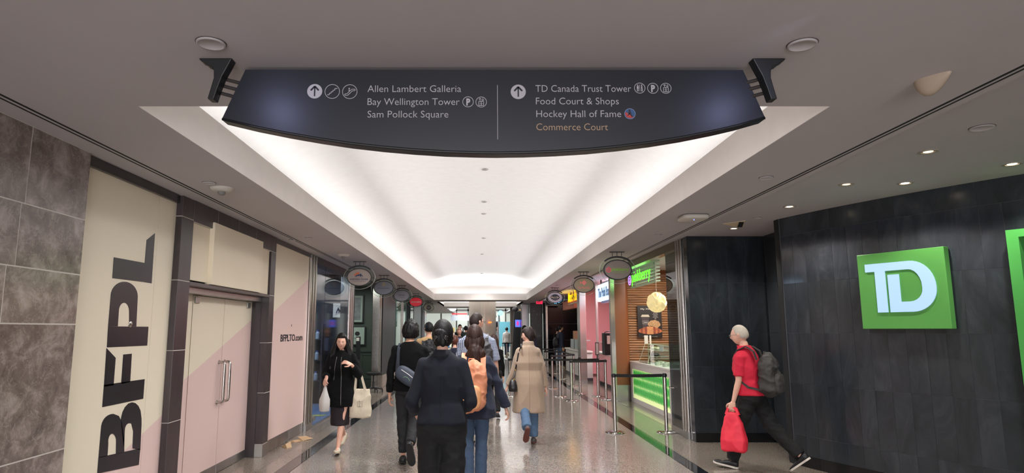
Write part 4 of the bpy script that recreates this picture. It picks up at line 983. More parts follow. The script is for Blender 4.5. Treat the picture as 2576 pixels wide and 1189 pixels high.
part(MB().text('EXIT', a.x + .03, b.x - .03, b.z + .04, .11, .006, 0, F_S((0, 28.598, 0)), bold=.02), 'lettering', mat('exit dark', C(150, 20, 40), .4), ex)
# ================================================================ HANGING OVAL BLADE SIGNS
FACE = mat('blade face taupe', C(176, 162, 152), .4); FACEG = mat('blade face grey', C(134, 134, 144), .4)
def blade(x, y, label, art, face=FACE, s=1.0):
    r = empty('blade_sign', (x, y, 2.35), 0, label, 'sign', 'hanging oval shop signs')
    T = F_S((x, y, 2.585)); TB = frame((x, y, 2.585), (-1, 0, 0), (0, 0, 1))
    part(MB().box(x - .12, x + .12, y - .02, y + .02, H1 - .012, H1), 'ceiling_plate', BLACK, r)
    m = MB()
    for k in (-.075, 0, .075): m.rod((x + k, y, H1 - .012), (x + k, y, 2.79), .005, None, 8)
    part(m, 'hanging_rod', BLACK, r)
    m = MB(); ring(m, .276, .210, .026, .05, T, 0, 30, 0, 0, math.radians(42), math.radians(138), -.025); part(m, 'arc_bar', BLACK, r)
    m = MB(); m.prism(ell(.292, .222, 48), .008, 0, T, -.004); part(m, 'glass_oval', GLASS, r)
    m = MB(); ring(m, .292, .222, .005, .012, T, 0, 56, z0=-.006); part(m, 'glass_edge', mat('bright glass edge', C(190, 196, 190), .2), r)
    m = MB(); m.prism(ell(.216, .152, 48), .03, 0, T, -.015); part(m, 'face', face, r)
    m = MB(); ring(m, .223, .159, .016, .044, T, 0, 56, z0=-.022); part(m, 'rim', BLACK, r, True, split=40)
    for TT in (T, TB): art(r, TT)
    return r
INK = mat('navy ink', C(36, 44, 92), .4); INKD = mat('dark ink', C(40, 40, 46), .4)
def art_nh(r, T):
    m = MB(); m.text('nutrition house', -.17, .17, -.045, .038, .003, 0, T, bold=.008, ); m.z = 0
    m2 = MB()
    for v_ in (m,):
        pass
    q = MB(); q.text('nutrition house', -.165, .165, -.05, .036, .003, 0, T @ Matrix.Translation((0, 0, .016)), bold=.012)
    q.prism([(-.09, .012), (-.02, .055), (.0, .05), (.022, .068), (.075, .012), (.055, .012), (.035, .03), (.03, .012), (.012, .012), (.0, .035), (-.02, .012), (-.035, .03), (-.045, .012)], .003, 0, T, .016)
    q.box(-.09, .06, -.002, .001, .016, .018, 0, T); q.box(-.12, .12, -.078, -.074, .016, .018, 0, T)
    part(q, 'lettering', INK, r)
    q = MB().prism([(-.10, .03), (-.09, .06), (-.07, .055), (-.06, .09), (-.035, .08), (-.015, .1), (.0, .08), (.012, .07), (-.005, .062), (-.03, .058), (-.06, .035)], .003, 0, T, .015); part(q, 'sun_mark', ORG, r)
def art_2(r, T):
    q = MB()
    for a in range(6): q.ball((.026 * math.cos(a), .085 + .026 * math.sin(a), .017), (.015, .010, .003), 8, 6, 0, 1, T)
    part(q, 'gold_emblem', mat('gold print', C(200, 168, 100), .4), r)
    q = MB(); q.text('PRIVATE CLINIC', -.14, .14, -.02, .02, .003, 0, T @ Matrix.Translation((0, 0, .016)), bold=.01); part(q, 'lettering', INK, r)
def art_3(r, T):
    q = MB(); q.text('Verso', -.09, .09, -.005, .05, .003, 0, T @ Matrix.Translation((0, 0, .016)), shear=.2); q.box(-.08, .08, -.05, -.044, .016, .018, 0, T); part(q, 'lettering', INKD, r)
def art_rg(r, T):
    q = MB(); q.text('ROGERS', -.085, .175, -.022, .042, .003, 0, T @ Matrix.Translation((0, 0, .016)), bold=.03); ring(q, .026, .026, .014, .003, T, 0, 20, -.135, 0, z0=.016); part(q, 'lettering', PW, r)
def art_5(r, T):
    part(MB().prism(ell(.105, .105, 30), .003, 0, T, .015), 'round_badge', INKD, r)
    q = MB(); q.text('BARBER', -.085, .085, .01, .032, .003, 0, T @ Matrix.Translation((0, 0, .018)), bold=.02); q.text('SHOP', -.06, .06, -.045, .032, .003, 0, T @ Matrix.Translation((0, 0, .018)), bold=.02); part(q, 'lettering', PW, r)
GRNT = mat('lime print', C(136, 190, 60), .4); PKT = mat('pink print', C(240, 100, 112), .4); SAL = mat('salmon print', C(250, 140, 146), .4)
def art_pb(r, T):
    q = MB(); q.text('pinkberry', -.105, .185, -.02, .055, .003, 0, T @ Matrix.Translation((0, 0, .016)), bold=.02); q.text('frozen yogurt', -.06, .14, -.048, .016, .003, 0, T @ Matrix.Translation((0, 0, .016))); part(q, 'lettering', GRNT, r)
    q = MB(); ring(q, .036, .036, .014, .003, T, 0, 24, -.145, -.004, z0=.016); ring(q, .014, .014, .010, .003, T, 0, 16, -.143, -.002, z0=.016); q.box(-.15, -.14, .034, .052, .016, .019, 0, T); part(q, 'swirl', PKT, r)
def art_pk(r, T):
    q = MB(); q.prism([(-.055, .05), (.005, .115), (.062, .055), (.005, -.005)], .003, 0, T, .015); q.prism([(-.085, .085), (-.085, .025), (-.05, .055)], .003, 0, T, .015)
    q.text('The Pok\u00e9 Box', -.135, .135, -.075, .042, .003, 0, T @ Matrix.Translation((0, 0, .016)), bold=.008); part(q, 'lettering', SAL, r)
def art_mb(r, T):
    part(MB().prism([(-.15, 0), (-.12, .03), (-.12, .055), (-.08, .06), (-.075, .085), (-.03, .085), (0, .1), (.03, .085), (.075, .085), (.08, .06), (.12, .055), (.12, .03), (.15, 0), (.12, -.03), (.12, -.055), (.08, -.06), (.075, -.085), (.03, -.085), (0, -.1), (-.03, -.085), (-.075, -.085), (-.08, -.06), (-.12, -.055), (-.12, -.03)], .003, 0, T, .015), 'badge', mat('badge navy', C(34, 44, 60), .4), r)
    q = MB(); q.text("Max's Bar", -.125, .125, -.015, .045, .003, 0, T @ Matrix.Translation((0, 0, .018)), bold=.01, shear=.3); q.box(-.08, .08, -.05, -.044, .018, .02, 0, T); part(q, 'lettering', mat('cream print', C(222, 214, 190), .4), r)
RED = mat('red face', C(200, 34, 48), .35); REDB = mat('lit red face', C(205, 36, 52), .35, emit=C(200, 30, 45), es=.3)
blade(-2.237, 11.8, 'oval hanging sign reading nutrition house with orange sun and mountains', art_nh)
blade(-2.240, 14.85, 'oval hanging sign with small gold emblem, second on the left', art_2, FACEG)
blade(-2.232, 18.25, 'plain grey oval hanging sign with faint script, third on the left', art_3, FACEG)
blade(-2.238, 22.4, 'red oval hanging sign reading ROGERS in white', art_rg, REDB)
blade(-2.25, 28.2, 'oval hanging sign with round dark badge, farthest on the left', art_5, mat('blade face olive', C(190, 194, 174), .3))
blade(2.24, 10.32, 'oval hanging sign reading pinkberry in green on taupe', art_pb, mat('blade face brown grey', C(144, 134, 126), .3))
blade(2.275, 13.92, 'oval hanging sign with pink fish reading The Poke Box', art_pk, mat('blade face umber', C(166, 148, 132), .3))
blade(2.271, 19.25, 'pale oval hanging sign with navy badge reading Max Bar', art_mb, mat('blade face silver', C(190, 194, 204), .3))

# ================================================================ BIG DIRECTIONAL SIGN
YB = 2.93; ds = empty('directional_sign', (.07, 2.965, 2.43), 0, 'long dark navy directional sign with curved lower edge under the ceiling', 'sign')
g_ = lambda u, v, Y=YB: (lambda p: (p.x, p.z))(at(u, v, Y))
top = [g_(1868, 177), g_(618, 176)]
bot = [g_(u, v) for u, v in ((560, 303), (640, 322), (720, 338), (800, 352), (880, 364), (960, 373), (1040, 380), (1120, 385), (1200, 387.5), (1250, 388), (1320, 387), (1400, 384), (1480, 379), (1560, 371), (1640, 361), (1720, 348), (1800, 332), (1860, 318), (1923, 300))]
TS = frame((0, YB, 0), (1, 0, 0), (0, 0, 1))
part(MB().prism(top + bot, .065, 0, TS, -.065), 'panel', SIGNE, ds)
part(MB().prism([top[0], top[1]] + [(x, z + .012) for x, z in bot], .004, 0, TS, 0), 'face', SIGNM, ds)
m = MB()
m.tube([(x, YB - .004, z + .006) for x, z in bot], .007, 8); part(m, 'lower_rim', BLACK, ds, True)
def brk(sx):
    e = empty('sign_bracket', (sx, 2.9, 2.68), 0, '%s black curved bracket holding the long directional sign' % ('left' if sx < 0 else 'right'), 'bracket')
    f = 1 if sx < 0 else -1
    u0 = (lambda u: u) if sx < 0 else (lambda u: 2477 - u)
    pr_ = [(500, 142), (583, 150), (573, 165), (559, 190), (547, 220), (537, 249), (521, 248), (529, 222), (537, 195), (537, 176), (531, 166), (519, 162), (512, 155), (504, 152)]
    P2 = [g_(u0(u), v, 2.83) for u, v in pr_]
    P2 = [(x, H1 if i < 2 else min(z, H1 - .003)) for i, (x, z) in enumerate(P2)]
    part(MB().prism(P2, .055, 0, frame((0, 2.83, 0), (1, 0, 0), (0, 0, 1)), -.055), 'bracket_plate', BLACK, e, bevel=.004)
    for v in (201, 218, 236):
        a = g_(u0(554 if v < 210 else 550 if v < 230 else 546), v, 2.9); b = g_(u0(603 if v < 210 else 596 if v < 230 else 588), v, 2.94)
        part(MB().rod((a[0], 2.868, a[1]), (b[0] + .02 * f, 2.955, a[1]), .0085, None, 10), 'rod', mat('dark steel rod', C(96, 92, 92), .35, .7), e, True, split=40)
brk(-1.24); brk(1.36)
m = MB(); mg = MB()
T0 = frame((0, YB - .0045, 0), (1, 0, 0), (0, 0, 1))
def line(t, u0, u1, v, col_=LETTER):
    a = g_(u0, v); b = g_(u1, v); part(MB().text(t, a[0], b[0], a[1], .0355, .002, 0, T0, bold=-.008), 'lettering', col_, ds)
line('Allen Lambert Galleria', 925, 1160, 232.5); line('Bay Wellington Tower', 925, 1156, 265); line('Sam Pollock Square', 925, 1128, 296.5)
line('TD Canada Trust Tower', 1347, 1587, 232); line('Food Court & Shops', 1348, 1556, 263.5); line('Hockey Hall of Fame', 1349, 1562, 295.5)
line('Commerce Court', 1349, 1529, 328.5, LETGOLD)
a = g_(1251.3, 215); b = g_(1252.3, 351); part(MB().box(a[0] - .0012, a[0] + .0012, YB - .006, YB - .004, b[1], a[1]), 'divider', LETTER, ds)
PX = (at(1001, 250, YB) - at(1000, 250, YB)).length
def disc(u, v, r, filled):
    c = g_(u, v); T = T0 @ Matrix.Translation((c[0], c[1], 0)); m = MB()
    if filled: m.prism(ell(r * PX, r * PX, 40), .0015, 0, T)
    else: ring(m, (r - .7) * PX, (r - .7) * PX, 1.4 * PX, .0015, T, 0, 40)
    return m, T
def seg(m, T, pts, w, z=.0016):
    for (x0, y0), (x1, y1) in zip(pts[:-1], pts[1:]):
        dx, dy = x1 - x0, y1 - y0; l = math.hypot(dx, dy) or 1; nx, ny = -dy / l * w / 2, dx / l * w / 2
        m.prism([((x0 + nx) * PX, (y0 + ny) * PX), ((x1 + nx) * PX, (y1 + ny) * PX), ((x1 - nx) * PX, (y1 - ny) * PX), ((x0 - nx) * PX, (y0 - ny) * PX)], .0012, 0, T, z)
for u, v in ((792.5, 230.5), (1303.5, 232)):
    m, T = disc(u, v, 19, True); q = part(m, 'arrow_disc', LETTER, ds)
    m = MB(); seg(m, T, [(0, -13), (0, 12)], 3.4); seg(m, T, [(-10, 2), (0, 13)], 4.2); seg(m, T, [(10, 2), (0, 13)], 4.2); part(m, 'arrow', SIGNM, ds)
m, T = disc(836.5, 231, 19, False); seg(m, T, [(-12, -9), (-7, -9), (-7, -5), (-2.5, -5), (-2.5, -1), (2, -1), (2, 3), (6.5, 3), (6.5, 7.5), (13, 7.5)], 1.8); part(m, 'stairs_symbol', LETTER, ds)
m, T = disc(880.5, 231.5, 19, False); seg(m, T, [(-11, -10), (-5, -10), (7, 2), (12, 2), (14, 4), (13, 6), (5, 6), (-7, -6), (-11, -6), (-13, -8), (-11, -10)], 1.6); seg(m, T, [(-1.5, 0), (-1.5, 5)], 2.4); m.ball((-1.5 * PX, 8 * PX, .002), (2 * PX, 2 * PX, .001), 10, 6, 0, 1, T); part(m, 'escalator_symbol', LETTER, ds)
def P_icon(u, v):
    m, T = disc(u, v, 14, False); m.text('P', -4.5 * PX, 5.5 * PX, -8.5 * PX, 17 * PX, .0014, 0, T, bold=.05); part(m, 'parking_symbol', LETTER, ds)
def L_icon(u, v):
    m, T = disc(u, v, 14, False); seg(m, T, [(-6, -9.5), (6, -9.5), (6, 1.5), (-6, 1.5), (-6, -9.5)], 1.5); seg(m, T, [(0, -8), (0, -2)], 2.2); seg(m, T, [(-3, -4), (3, -4)], 1); m.ball((0, -.3 * PX, .002), (1.2 * PX, 1.2 * PX, .001), 8, 6, 0, 1, T)
    seg(m, T, [(-3, 3), (-3, 10)], 1.4); seg(m, T, [(-6, 7), (-3, 10), (0, 7)], 1.4); seg(m, T, [(4, 3), (4, 10)], 1.4); seg(m, T, [(1, 6), (4, 3), (7, 6)], 1.4); part(m, 'lift_symbol', LETTER, ds)
P_icon(1177.5, 257); L_icon(1210.5, 257.5); P_icon(1641.5, 223); L_icon(1674, 223)
m, T = disc(1608.5, 222.5, 14, False); seg(m, T, [(0, -9), (0, 9)], 1)
for s_, w in ((-5, 5), (5, 3.2)):
    m.ball((s_ * PX, 7.5 * PX, .002), (1.8 * PX, 1.8 * PX, .001), 10, 6, 0, 1, T); seg(m, T, [(s_, 5), (s_, -2)], w); seg(m, T, [(s_ - 1.2, -2), (s_ - 1.2, -9)], 1.5); seg(m, T, [(s_ + 1.2, -2), (s_ + 1.2, -9)], 1.5)
part(m, 'restroom_symbol', LETTER, ds)
m, T = disc(1584, 287, 14, False); em = part(m, 'emblem_ring', mat('emblem blue', C(120, 140, 176), .5), ds)
m = MB(); m.prism(ell(12.4 * PX, 12.4 * PX, 30), .0012, 0, T); part(m, 'emblem_field', mat('emblem field', C(48, 84, 132), .5), ds)
m = MB(); m.prism([(-11 * PX, 5 * PX), (-11.8 * PX, -2 * PX), (-8 * PX, -9 * PX), (0, -12 * PX), (9 * PX, -8.5 * PX)], .0012, 0, T, .0004); part(m, 'emblem_red', mat('emblem red', C(186, 62, 62), .5), ds)
m = MB(); seg(m, T, [(-2, 5), (1, -1)], 6); seg(m, T, [(1, -1), (6, -8)], 3); seg(m, T, [(-1, 1), (-6, -5)], 2.2); m.ball((-1 * PX, 8 * PX, .002), (2.6 * PX, 2.6 * PX, .001), 10, 6, 0, 1, T); part(m, 'skater_figure', mat('emblem dark', C(40, 34, 44), .5), ds)

# ================================================================ CEILING FITTINGS
def cdisc(u, v, z, r, label, grp='flush ceiling speakers', nm='ceiling_speaker', cat='speaker', col=None):
    p = atz(u, v, z); T = Matrix.Translation((p.x, p.y, z))
    e = empty(nm, (p.x, p.y, z - .02), 0, label, cat, grp)
    part(MB().lathe([(0, -.006), (r * .86, -.008), (r * .9, -.010), (r, -.008), (r, .0), (0, 0)], 28, 0, T), 'grille', col or mat('ceiling paint', C(188, 178, 168), .9), e, True, split=40)
    m = MB(); ring(m, r + .002, r + .002, .003, .004, T, 0, 36, z0=-.004); part(m, 'rim', mat('disc shadow gap', C(90, 82, 80), .6), e)
cdisc(531, 107, H1, .062, 'flush round ceiling cover above the left sign bracket')
cdisc(2018, 110, H1, .062, 'flush round ceiling cover above the right sign bracket')
cdisc(2470, 320, H2, .075, 'flush round ceiling cover at far right among downlights')
cdisc(1927, 446, H1, .055, 'flush round ceiling cover left of the slot diffuser on the right side')
cdisc(1655, 590, H1, .05, 'small flush round ceiling cover near the oval pinkberry sign')
cdisc(526, 459, H1, .055, 'flush round cover beside the nearer smoke detector on the left')
cdisc(776, 598, H1, .05, 'small flush round ceiling cover over the pink hoarding')
cdisc(736, 603, H1, .05, 'flush round ceiling cover beyond the slot diffuser over pink hoarding')
cdisc(1905, 548, H2, .05, 'flush round ceiling cover beside the access hatch on the right')
cdisc(1405, 717, H1, .08, 'flush round ceiling cover near the oval Max Bar sign')
for k, (u, v) in enumerate([(1220, 428), (1218, 509), (1217, 539), (1217, 600), (1213, 640), (1212, 688)]):
    p = atz(u, v, 3.86); T = Matrix.Translation((p.x, p.y, 3.872))
    solo(MB().lathe([(0, -.012), (.03, -.012), (.05, -.004), (.05, .02)], 20, 0, T), 'sprinkler_cap', mat('cap grey', C(170, 166, 164), .5), 'round cap on the vault crown, %s from the big sign' % ('first', 'second', 'third', 'fourth', 'fifth', 'farthest')[k], 'sprinkler', (p.x, p.y, 3.86), 'caps along the vault', True)
def detector(u, v, label, s=1.0):
    p = atz(u, v, H1); T = Matrix.Translation((p.x, p.y, H1)); e = empty('smoke_detector', (p.x, p.y, H1 - .08), 0, label, 'detector', 'ceiling detectors')
    part(MB().lathe([(.0, -.032), (.045, -.034), (.085, -.026), (.105, -.004), (.105, 0), (0, 0)], 30, 0, T), 'base', LGREY, e, True, split=50)
    part(MB().lathe([(.0, -.066), (.02, -.064), (.034, -.05), (.034, -.032), (0, -.03)], 20, 0, T), 'sensor_dome', GREY, e, True, split=50)
detector(558, 473, 'round white ceiling detector over the cream panels, left'); detector(864, 640, 'round white ceiling detector left of the nutrition house sign')
p = atz(1743, 542, H1); e = empty('wifi_unit', (p.x, p.y, H1 - .06), 0, 'white rounded ceiling wireless unit with a tiny blue light', 'access point')
part(MB().ball((p.x, p.y, H1 - .028), (.15, .15, .028), 28, 10, 0, .45), 'body', LGREY, e, True); part(MB().box(p.x - .11, p.x + .11, p.y - .1, p.y + .1, H1 - .012, H1), 'mount_plate', BLACK, e)
part(MB().ball((p.x - .01, p.y - .06, H1 - .057), .006, 8, 6), 'status_light', mat('blue led', C(100, 110, 255), .3, emit=C(90, 110, 255), es=6), e)
# shell-shaped wall washer
a = atz(2310, 212, H1); b = atz(2392, 178, H1); c_ = (a + b) / 2; ax = (b - a); L_ = ax.length; ang = math.atan2(ax.y, ax.x)
e = empty('shell_light', (c_.x, c_.y, H1 - .12), 0, 'cream teardrop shaped unlit ceiling fitting near the right slot diffuser', 'ceiling light')
M_ = Matrix.Translation((c_.x, c_.y, H1)) @ Matrix.Rotation(ang, 4, 'Z'); rings = []
for i in range(17):
    t = i / 16; x = -L_ * .5 + L_ * t; w = .050 * math.sin(PI * min(1, (t * 1.02) ** .55)) ** .8 + .008; d_ = .072 * math.sin(PI * min(1, t ** .6)) ** .9 + .010
    rings.append([(x, w * math.cos(PI * j / 12), -d_ * math.sin(PI * j / 12)) for j in range(13)])
part(MB().loft(rings, 0, M_), 'shell', mat('cream shell', C(176, 160, 142), .6), e, True, split=60)
# recessed downlights
DL = mat('downlight lamp', C(255, 240, 214), .4, emit=C(255, 238, 206), es=14); DLo = mat('dim downlight', C(255, 220, 170), .4, emit=C(255, 220, 170), es=3)
for k, (u, v, lit, w) in enumerate([(2335, 381, 0, 'nearest the slot diffuser'), (2546, 412, 1, 'farthest right'), (2277, 460, 1, 'above the bank sign'), (2129, 463, 0, 'in the middle of the slate wall side'), (1986, 519, 1, 'at the corner of the slate drum wall'), (1846, 574, 1, 'below the ceiling hatch')]):
    p = atz(u, v, H2); T = Matrix.Translation((p.x, p.y, H2)); e = empty('downlight', (p.x, p.y, H2 - .01), 0, 'round recessed ceiling downlight ' + w, 'downlight', 'recessed downlights on the right')
    m = MB(); ring(m, .06, .06, .022, .006, T, 0, 30, z0=-.006); part(m, 'trim_ring', mat('ceiling paint2', C(170, 162, 150), .6), e, True, split=40)
    part(MB().lathe([(0, -.003), (.034, -.003), (.034, 0), (0, 0)], 20, 0, T), 'lamp', DL if lit else DLo, e)
    if lit: spot('downlight_beam', (p.x, p.y, H2 - .03), (p.x, p.y, 0), 55, 120, (1, .95, .86))
p = atz(1842, 560, H2); q_ = atz(1862, 562, H2)
e = empty('ceiling_hatch', (p.x, p.y, H2 - .02), 0, 'cream ceiling access hatch with a black square vent', 'hatch')
hq = lambda L_: [(atz(u, v, H2).x, atz(u, v, H2).y) for u, v in L_]
part(MB().prism(hq([(1818, 562), (1875, 554), (1870, 570), (1852, 570)]), .006, z0=H2 - .006), 'hatch_panel', mat('cream hatch', C(226, 210, 180), .8), e); part(MB().prism(hq([(1859, 557), (1871, 557), (1867, 569), (1855, 569)]), .006, z0=H2 - .0125), 'vent', BLACKM, e)

# ================================================================ STANCHIONS
proto = None
def stanchion(x, y, label, hgt=.92):
    global proto
    if proto is None:
        r = empty('stanchion', (x, y, 0), 0, label, 'stanchion', 'queue stanchions')
        MB().lathe([(0, .035), (.03, .034), (.12, .026), (.155, .014), (.158, .006), (.155, 0), (0, 0)], 36).build('base', PSTEEL, r, True, 0, None, 40)
        MB().lathe([(0, .87), (.029, .87), (.029, .03), (.0, .03)], 20).build('pole', CHROME, r, True, 0, None, 40)
        MB().lathe([(.0, .925), (.024, .925), (.031, .918), (.031, .862), (.0, .862)], 20).box(-.04, .04, -.012, .012, .872, .912).build('belt_head', BLACK, r, True, 0, None, 40)
        proto = r; return r
    return dup(proto, (x, y, 0), 0, label)
ST = [(2.156, 10.46, 'stanchion nearest the camera on the open floor, left end of the near belt'), (2.983, 10.50, 'stanchion in front of the white yogurt counter, right end of the near belt'),
      (1.957, 15.904, 'stanchion just right of the beige coat'), (2.113, 15.03, 'stanchion right of the one by the beige coat, joining the long belt'), (.731, 15.95, 'lone stanchion left of the woman in the beige coat'),
      (2.557, 16.6, 'stanchion in front of the pink wall edge'), (2.914, 16.05, 'stanchion carrying the small sign frame'), (2.958, 15.28, 'stanchion right beside the sign frame one at the pink counter'),
      (2.02, 18.1, 'stanchion behind the beige coat on its right'), (2.75, 19.0, 'stanchion halfway toward the two standing men'), (2.75, 21.6, 'far stanchion in front of the two standing men'), (2.2, 21.8, 'far stanchion left of the two standing men'),
      (2.0, 24.5, 'stanchion near the dark mural wall'), (2.45, 24.6, 'second stanchion near the dark mural wall'), (2.9, 24.4, 'stanchion by the end of the pale bar counter')]
for s_ in ST: stanchion(*s_)
def belt(a, b, label, z=.892):
    a = Vector(a); b = Vector(b); d = (b - a).normalized() * .04; m = MB(); n = 8
    pts = [((a + d).lerp(b - d, i / n)) for i in range(n + 1)]; pts = [(p.x, p.y, z - .006 * math.sin(PI * i / n)) for i, p in enumerate(pts)]
    nn = Vector((-(b - a).y, (b - a).x, 0)).normalized()
    m.ribbon(pts, nn, .05, .003)
    solo(m, 'belt', BLACKM, label, 'belt', ((a.x + b.x) / 2, (a.y + b.y) / 2, z - .03), 'queue belts')
P = {i: (s_[0], s_[1], 0) for i, s_ in enumerate(ST)}
belt(P[0], P[1], 'black belt nearest the camera in front of the white counter'); belt(P[3], P[7], 'black belt in front of the pink counter')
belt(P[4], P[2], 'black belt passing behind the beige coat'); belt(P[2], P[6], 'black belt behind the pink counter belt'); belt(P[8], P[9], 'black belt one row behind the beige coat')
belt(P[9], P[10], 'black belt running away toward the two standing men'); belt(P[11], P[10], 'far black belt before the two standing men'); belt(P[12], P[13], 'farthest short black belt near the mural wall'); belt(P[13], P[14], 'farthest belt ending at the pale bar counter')
sfm = empty('notice_frame', (2.914, 16.05, .92), 0, 'small upright black framed notice on a stanchion at the pink counter', 'sign frame')
part(MB().box(2.87, 2.96, 16.04, 16.06, 1.0, 1.31), 'frame', BLACK, sfm, bevel=.004); part(MB().box(2.885, 2.945, 16.03, 16.04, 1.02, 1.29), 'notice', LGREY, sfm); part(MB().rod((2.914, 16.05, .92), (2.914, 16.05, 1.0), .012), 'stem', BLACK, sfm)
for k in range(9):
    x = [.15, .35, .95, 1.25, 1.5, 1.75, 1.9, 1.05, 1.8][k]; y = [34, 36.5, 33.5, 35, 36.2, 35.3, 39, 38, 42][k]
    stanchion(x, y, 'small far stanchion, %s from the left between steel column and kiosk' % ('first', 'second', 'fourth', 'sixth', 'seventh', 'eighth', 'last', 'fifth', 'ninth')[k])
for a, b, w in (((.15, 34, 0), (.95, 33.5, 0), 'nearest'), ((1.25, 35, 0), (1.75, 35.3, 0), 'rightmost'), ((.35, 36.5, 0), (1.05, 38, 0), 'farthest')): belt(a, b, '%s of the small far belts between steel column and kiosk' % w)

# ================================================================ FAR END: column, kiosk, bright hall
cc = empty('steel_column', (.13, 31.3, 0), 0, 'huge fluted reflective steel column in the middle of the far hall', 'column')
n = 84; R_ = .66; rings = []
for z in (0, H1 + .6): rings.append([(.13 + (R_ * (1 - .012 * (i % 4 == 0))) * math.cos(2 * PI * i / n), 31.3 + (R_ * (1 - .012 * (i % 4 == 0))) * math.sin(2 * PI * i / n), z) for i in range(n)])
part(MB().loft(rings), 'fluted_skin', mat('column steel', C(214, 202, 188), .36, .15, var=.05, vs=4, stretch=(6, 6, .3)), cc)
part(MB().lathe([(.70, 0), (.70, .14), (.66, .16)], 48, 0, Matrix.Translation((.13, 31.3, 0))), 'column_base', STEEL, cc, True, split=40)
part(MB().box(.42, .56, 30.64, 30.68, 1.94, 2.0), 'amber_lamp', mat('amber', C(255, 120, 40), .4, emit=C(255, 110, 30), es=2.5), cc)
kx = at(1302, 800, 33).x
kk = empty('kiosk', (kx, 33.2, 0), 0, 'tapered black kiosk with bright blue screen', 'kiosk')
part(MB().prism([(-.30, .3), (.30, .3), (.17, 2.55), (-.17, 2.55)], .3, 0, frame((kx, 33.3, 0), (1, 0, 0), (0, 0, 1))), 'body', BLACK, kk, bevel=.01)
part(MB().box(kx - .31, kx + .31, 33.0, 33.35, 0, .3), 'base', DARKG, kk)
a = at(1296, 804, 32.98); b = at(1308.5, 822, 32.98)
part(MB().box(a.x, b.x, 32.96, 32.998, b.z, a.z), 'display', mat('kiosk blue', C(70, 90, 240), .3, emit=C(80, 100, 245), es=1.5), kk)
m = MB(); cxk = (a.x + b.x) / 2; m.ball((cxk, 32.955, (a.z + b.z) / 2), (.06, .004, .12), 10, 8); part(m, 'display_figure', mat('kiosk pink', C(220, 60, 150), .3, emit=C(220, 60, 150), es=.8), kk)
lx = kx - .12; m = MB(); m.tube([(kx + .35, 33.2, 1.2), (kx + .34, 33.2, 2.4), (kx + .2, 33.2, 2.85), (kx, 33.2, 2.86), (lx, 33.1, 2.72)], .02); part(m, 'lamp_arm', STEEL, kk, True); m = MB().ball((lx, 33.05, 2.66), (.16, .12, .12), 16, 10); part(m, 'lamp_head', DARKG, kk, True)
a = at(1212, 0, 1); gx0, gx1 = at(1260, 810, 40).x, at(1288, 810, 40).x
solo(MB().box(gx0 - .1, gx1, 40, 40.06, .6, at(1270, 809, 40).z), 'blue_board', mat('pale blue board', C(120, 196, 214), .5, emit=C(110, 190, 210), es=.25), 'pale blue glass board standing beyond the kiosk', 'board', (gx0, 40, .6))
bs = at(1259, 787, 44); solo(MB().prism(ell(.17, .18, 24), .06, 0, F_S((bs.x, 44, bs.z))), 'blue_round_sign', mat('cyan glow', C(120, 210, 255), .4, emit=C(90, 190, 255), es=2), 'round glowing blue sign over the far escalator', 'sign', (bs.x, 44, bs.z - .24))
# far shop wall, its brightness put in as a surface glow
fw = struct(MB().box(-9, 9, 50, 50.2, 0, 5.4), 'wall_far', mat('glowing far wall', C(228, 236, 226), .6, emit=C(228, 236, 226), es=.5))
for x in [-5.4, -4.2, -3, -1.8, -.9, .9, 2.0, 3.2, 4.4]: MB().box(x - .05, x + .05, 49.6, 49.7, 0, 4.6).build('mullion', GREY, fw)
MB().box(-6, 6, 49.6, 49.7, 3.05, 3.2).build('transom', GREY, fw); MB().box(-6, 6, 49.55, 49.7, 4.5, 4.7).build('transom', DARKG, fw)
solo(MB().box(-2.2, -.75, 48.2, 48.3, 2.3, 2.7), 'shop_banner', mat('banner white', C(220, 230, 240), .5, emit=C(190, 215, 240), es=.12), 'pale blue and red shop banner in the far left store', 'banner', (-1.4, 48.2, 2.3))
solo(MB().box(-2.1, -.95, 48.1, 48.2, 2.75, 2.85), 'red_strip', mat('banner red', C(230, 70, 80), .5, emit=C(230, 60, 70), es=.5), 'red strip above the pale banner in the far left store', 'banner', (-1.4, 48.1, 2.75))
su = empty('display_shelf', (-2.2, 46, 0), 0, 'low brown goods display in the far left store', 'shelf')
for k in range(3): part(MB().box(-2.9, -1.2, 46, 46.6, .3 + .55 * k, .36 + .55 * k), 'shelf', mat('shelf oak', C(150, 120, 84), .6), su)
part(MB().box(-2.95, -2.85, 46, 46.6, 0, 1.8).box(-1.25, -1.15, 46, 46.6, 0, 1.8), 'upright', DARKG, su)
pal = [C(190, 70, 60), C(70, 130, 190), C(220, 200, 120), C(120, 170, 110)]
for k in range(12):
    x = -2.75 + .36 * (k % 4); z = .36 + .55 * (k // 4)
    solo(MB().box(x, x + .22, 46.05, 46.3, z + .001, z + .32), 'product_box', mat('box%d' % (k % 4), pal[k % 4], .6), '%s product box on the %s shelf of the far left store' % (('red', 'blue', 'yellow', 'green')[k % 4], ('bottom', 'middle', 'top')[k // 4]), 'box', (x, 46.05, z), 'boxes on the far shelf', bevel=.004)
# pale end piers either side of the far opening
for x0, x1, lb in ((-3.3, -2.7, 'left'), (2.05, 2.42, 'right')): solo(MB().box(x0, x1, 31.5, 32.2, 0, H1 - .001), 'pale_pier', mat('pier pale steel', C(150, 150, 152), .2, .8), 'pale steel pier at the %s of the far opening' % lb, 'pier', ((x0 + x1) / 2, 31.8, 0), bevel=.02)
solo(MB().box(1.72, 1.99, 36.0, 36.6, 0, H1 - .001), 'tan_pier', mat('tan pier', C(112, 98, 90), .4), 'brown grey pier directly behind the kiosk', 'pier', (1.9, 36.3, 0), bevel=.02)
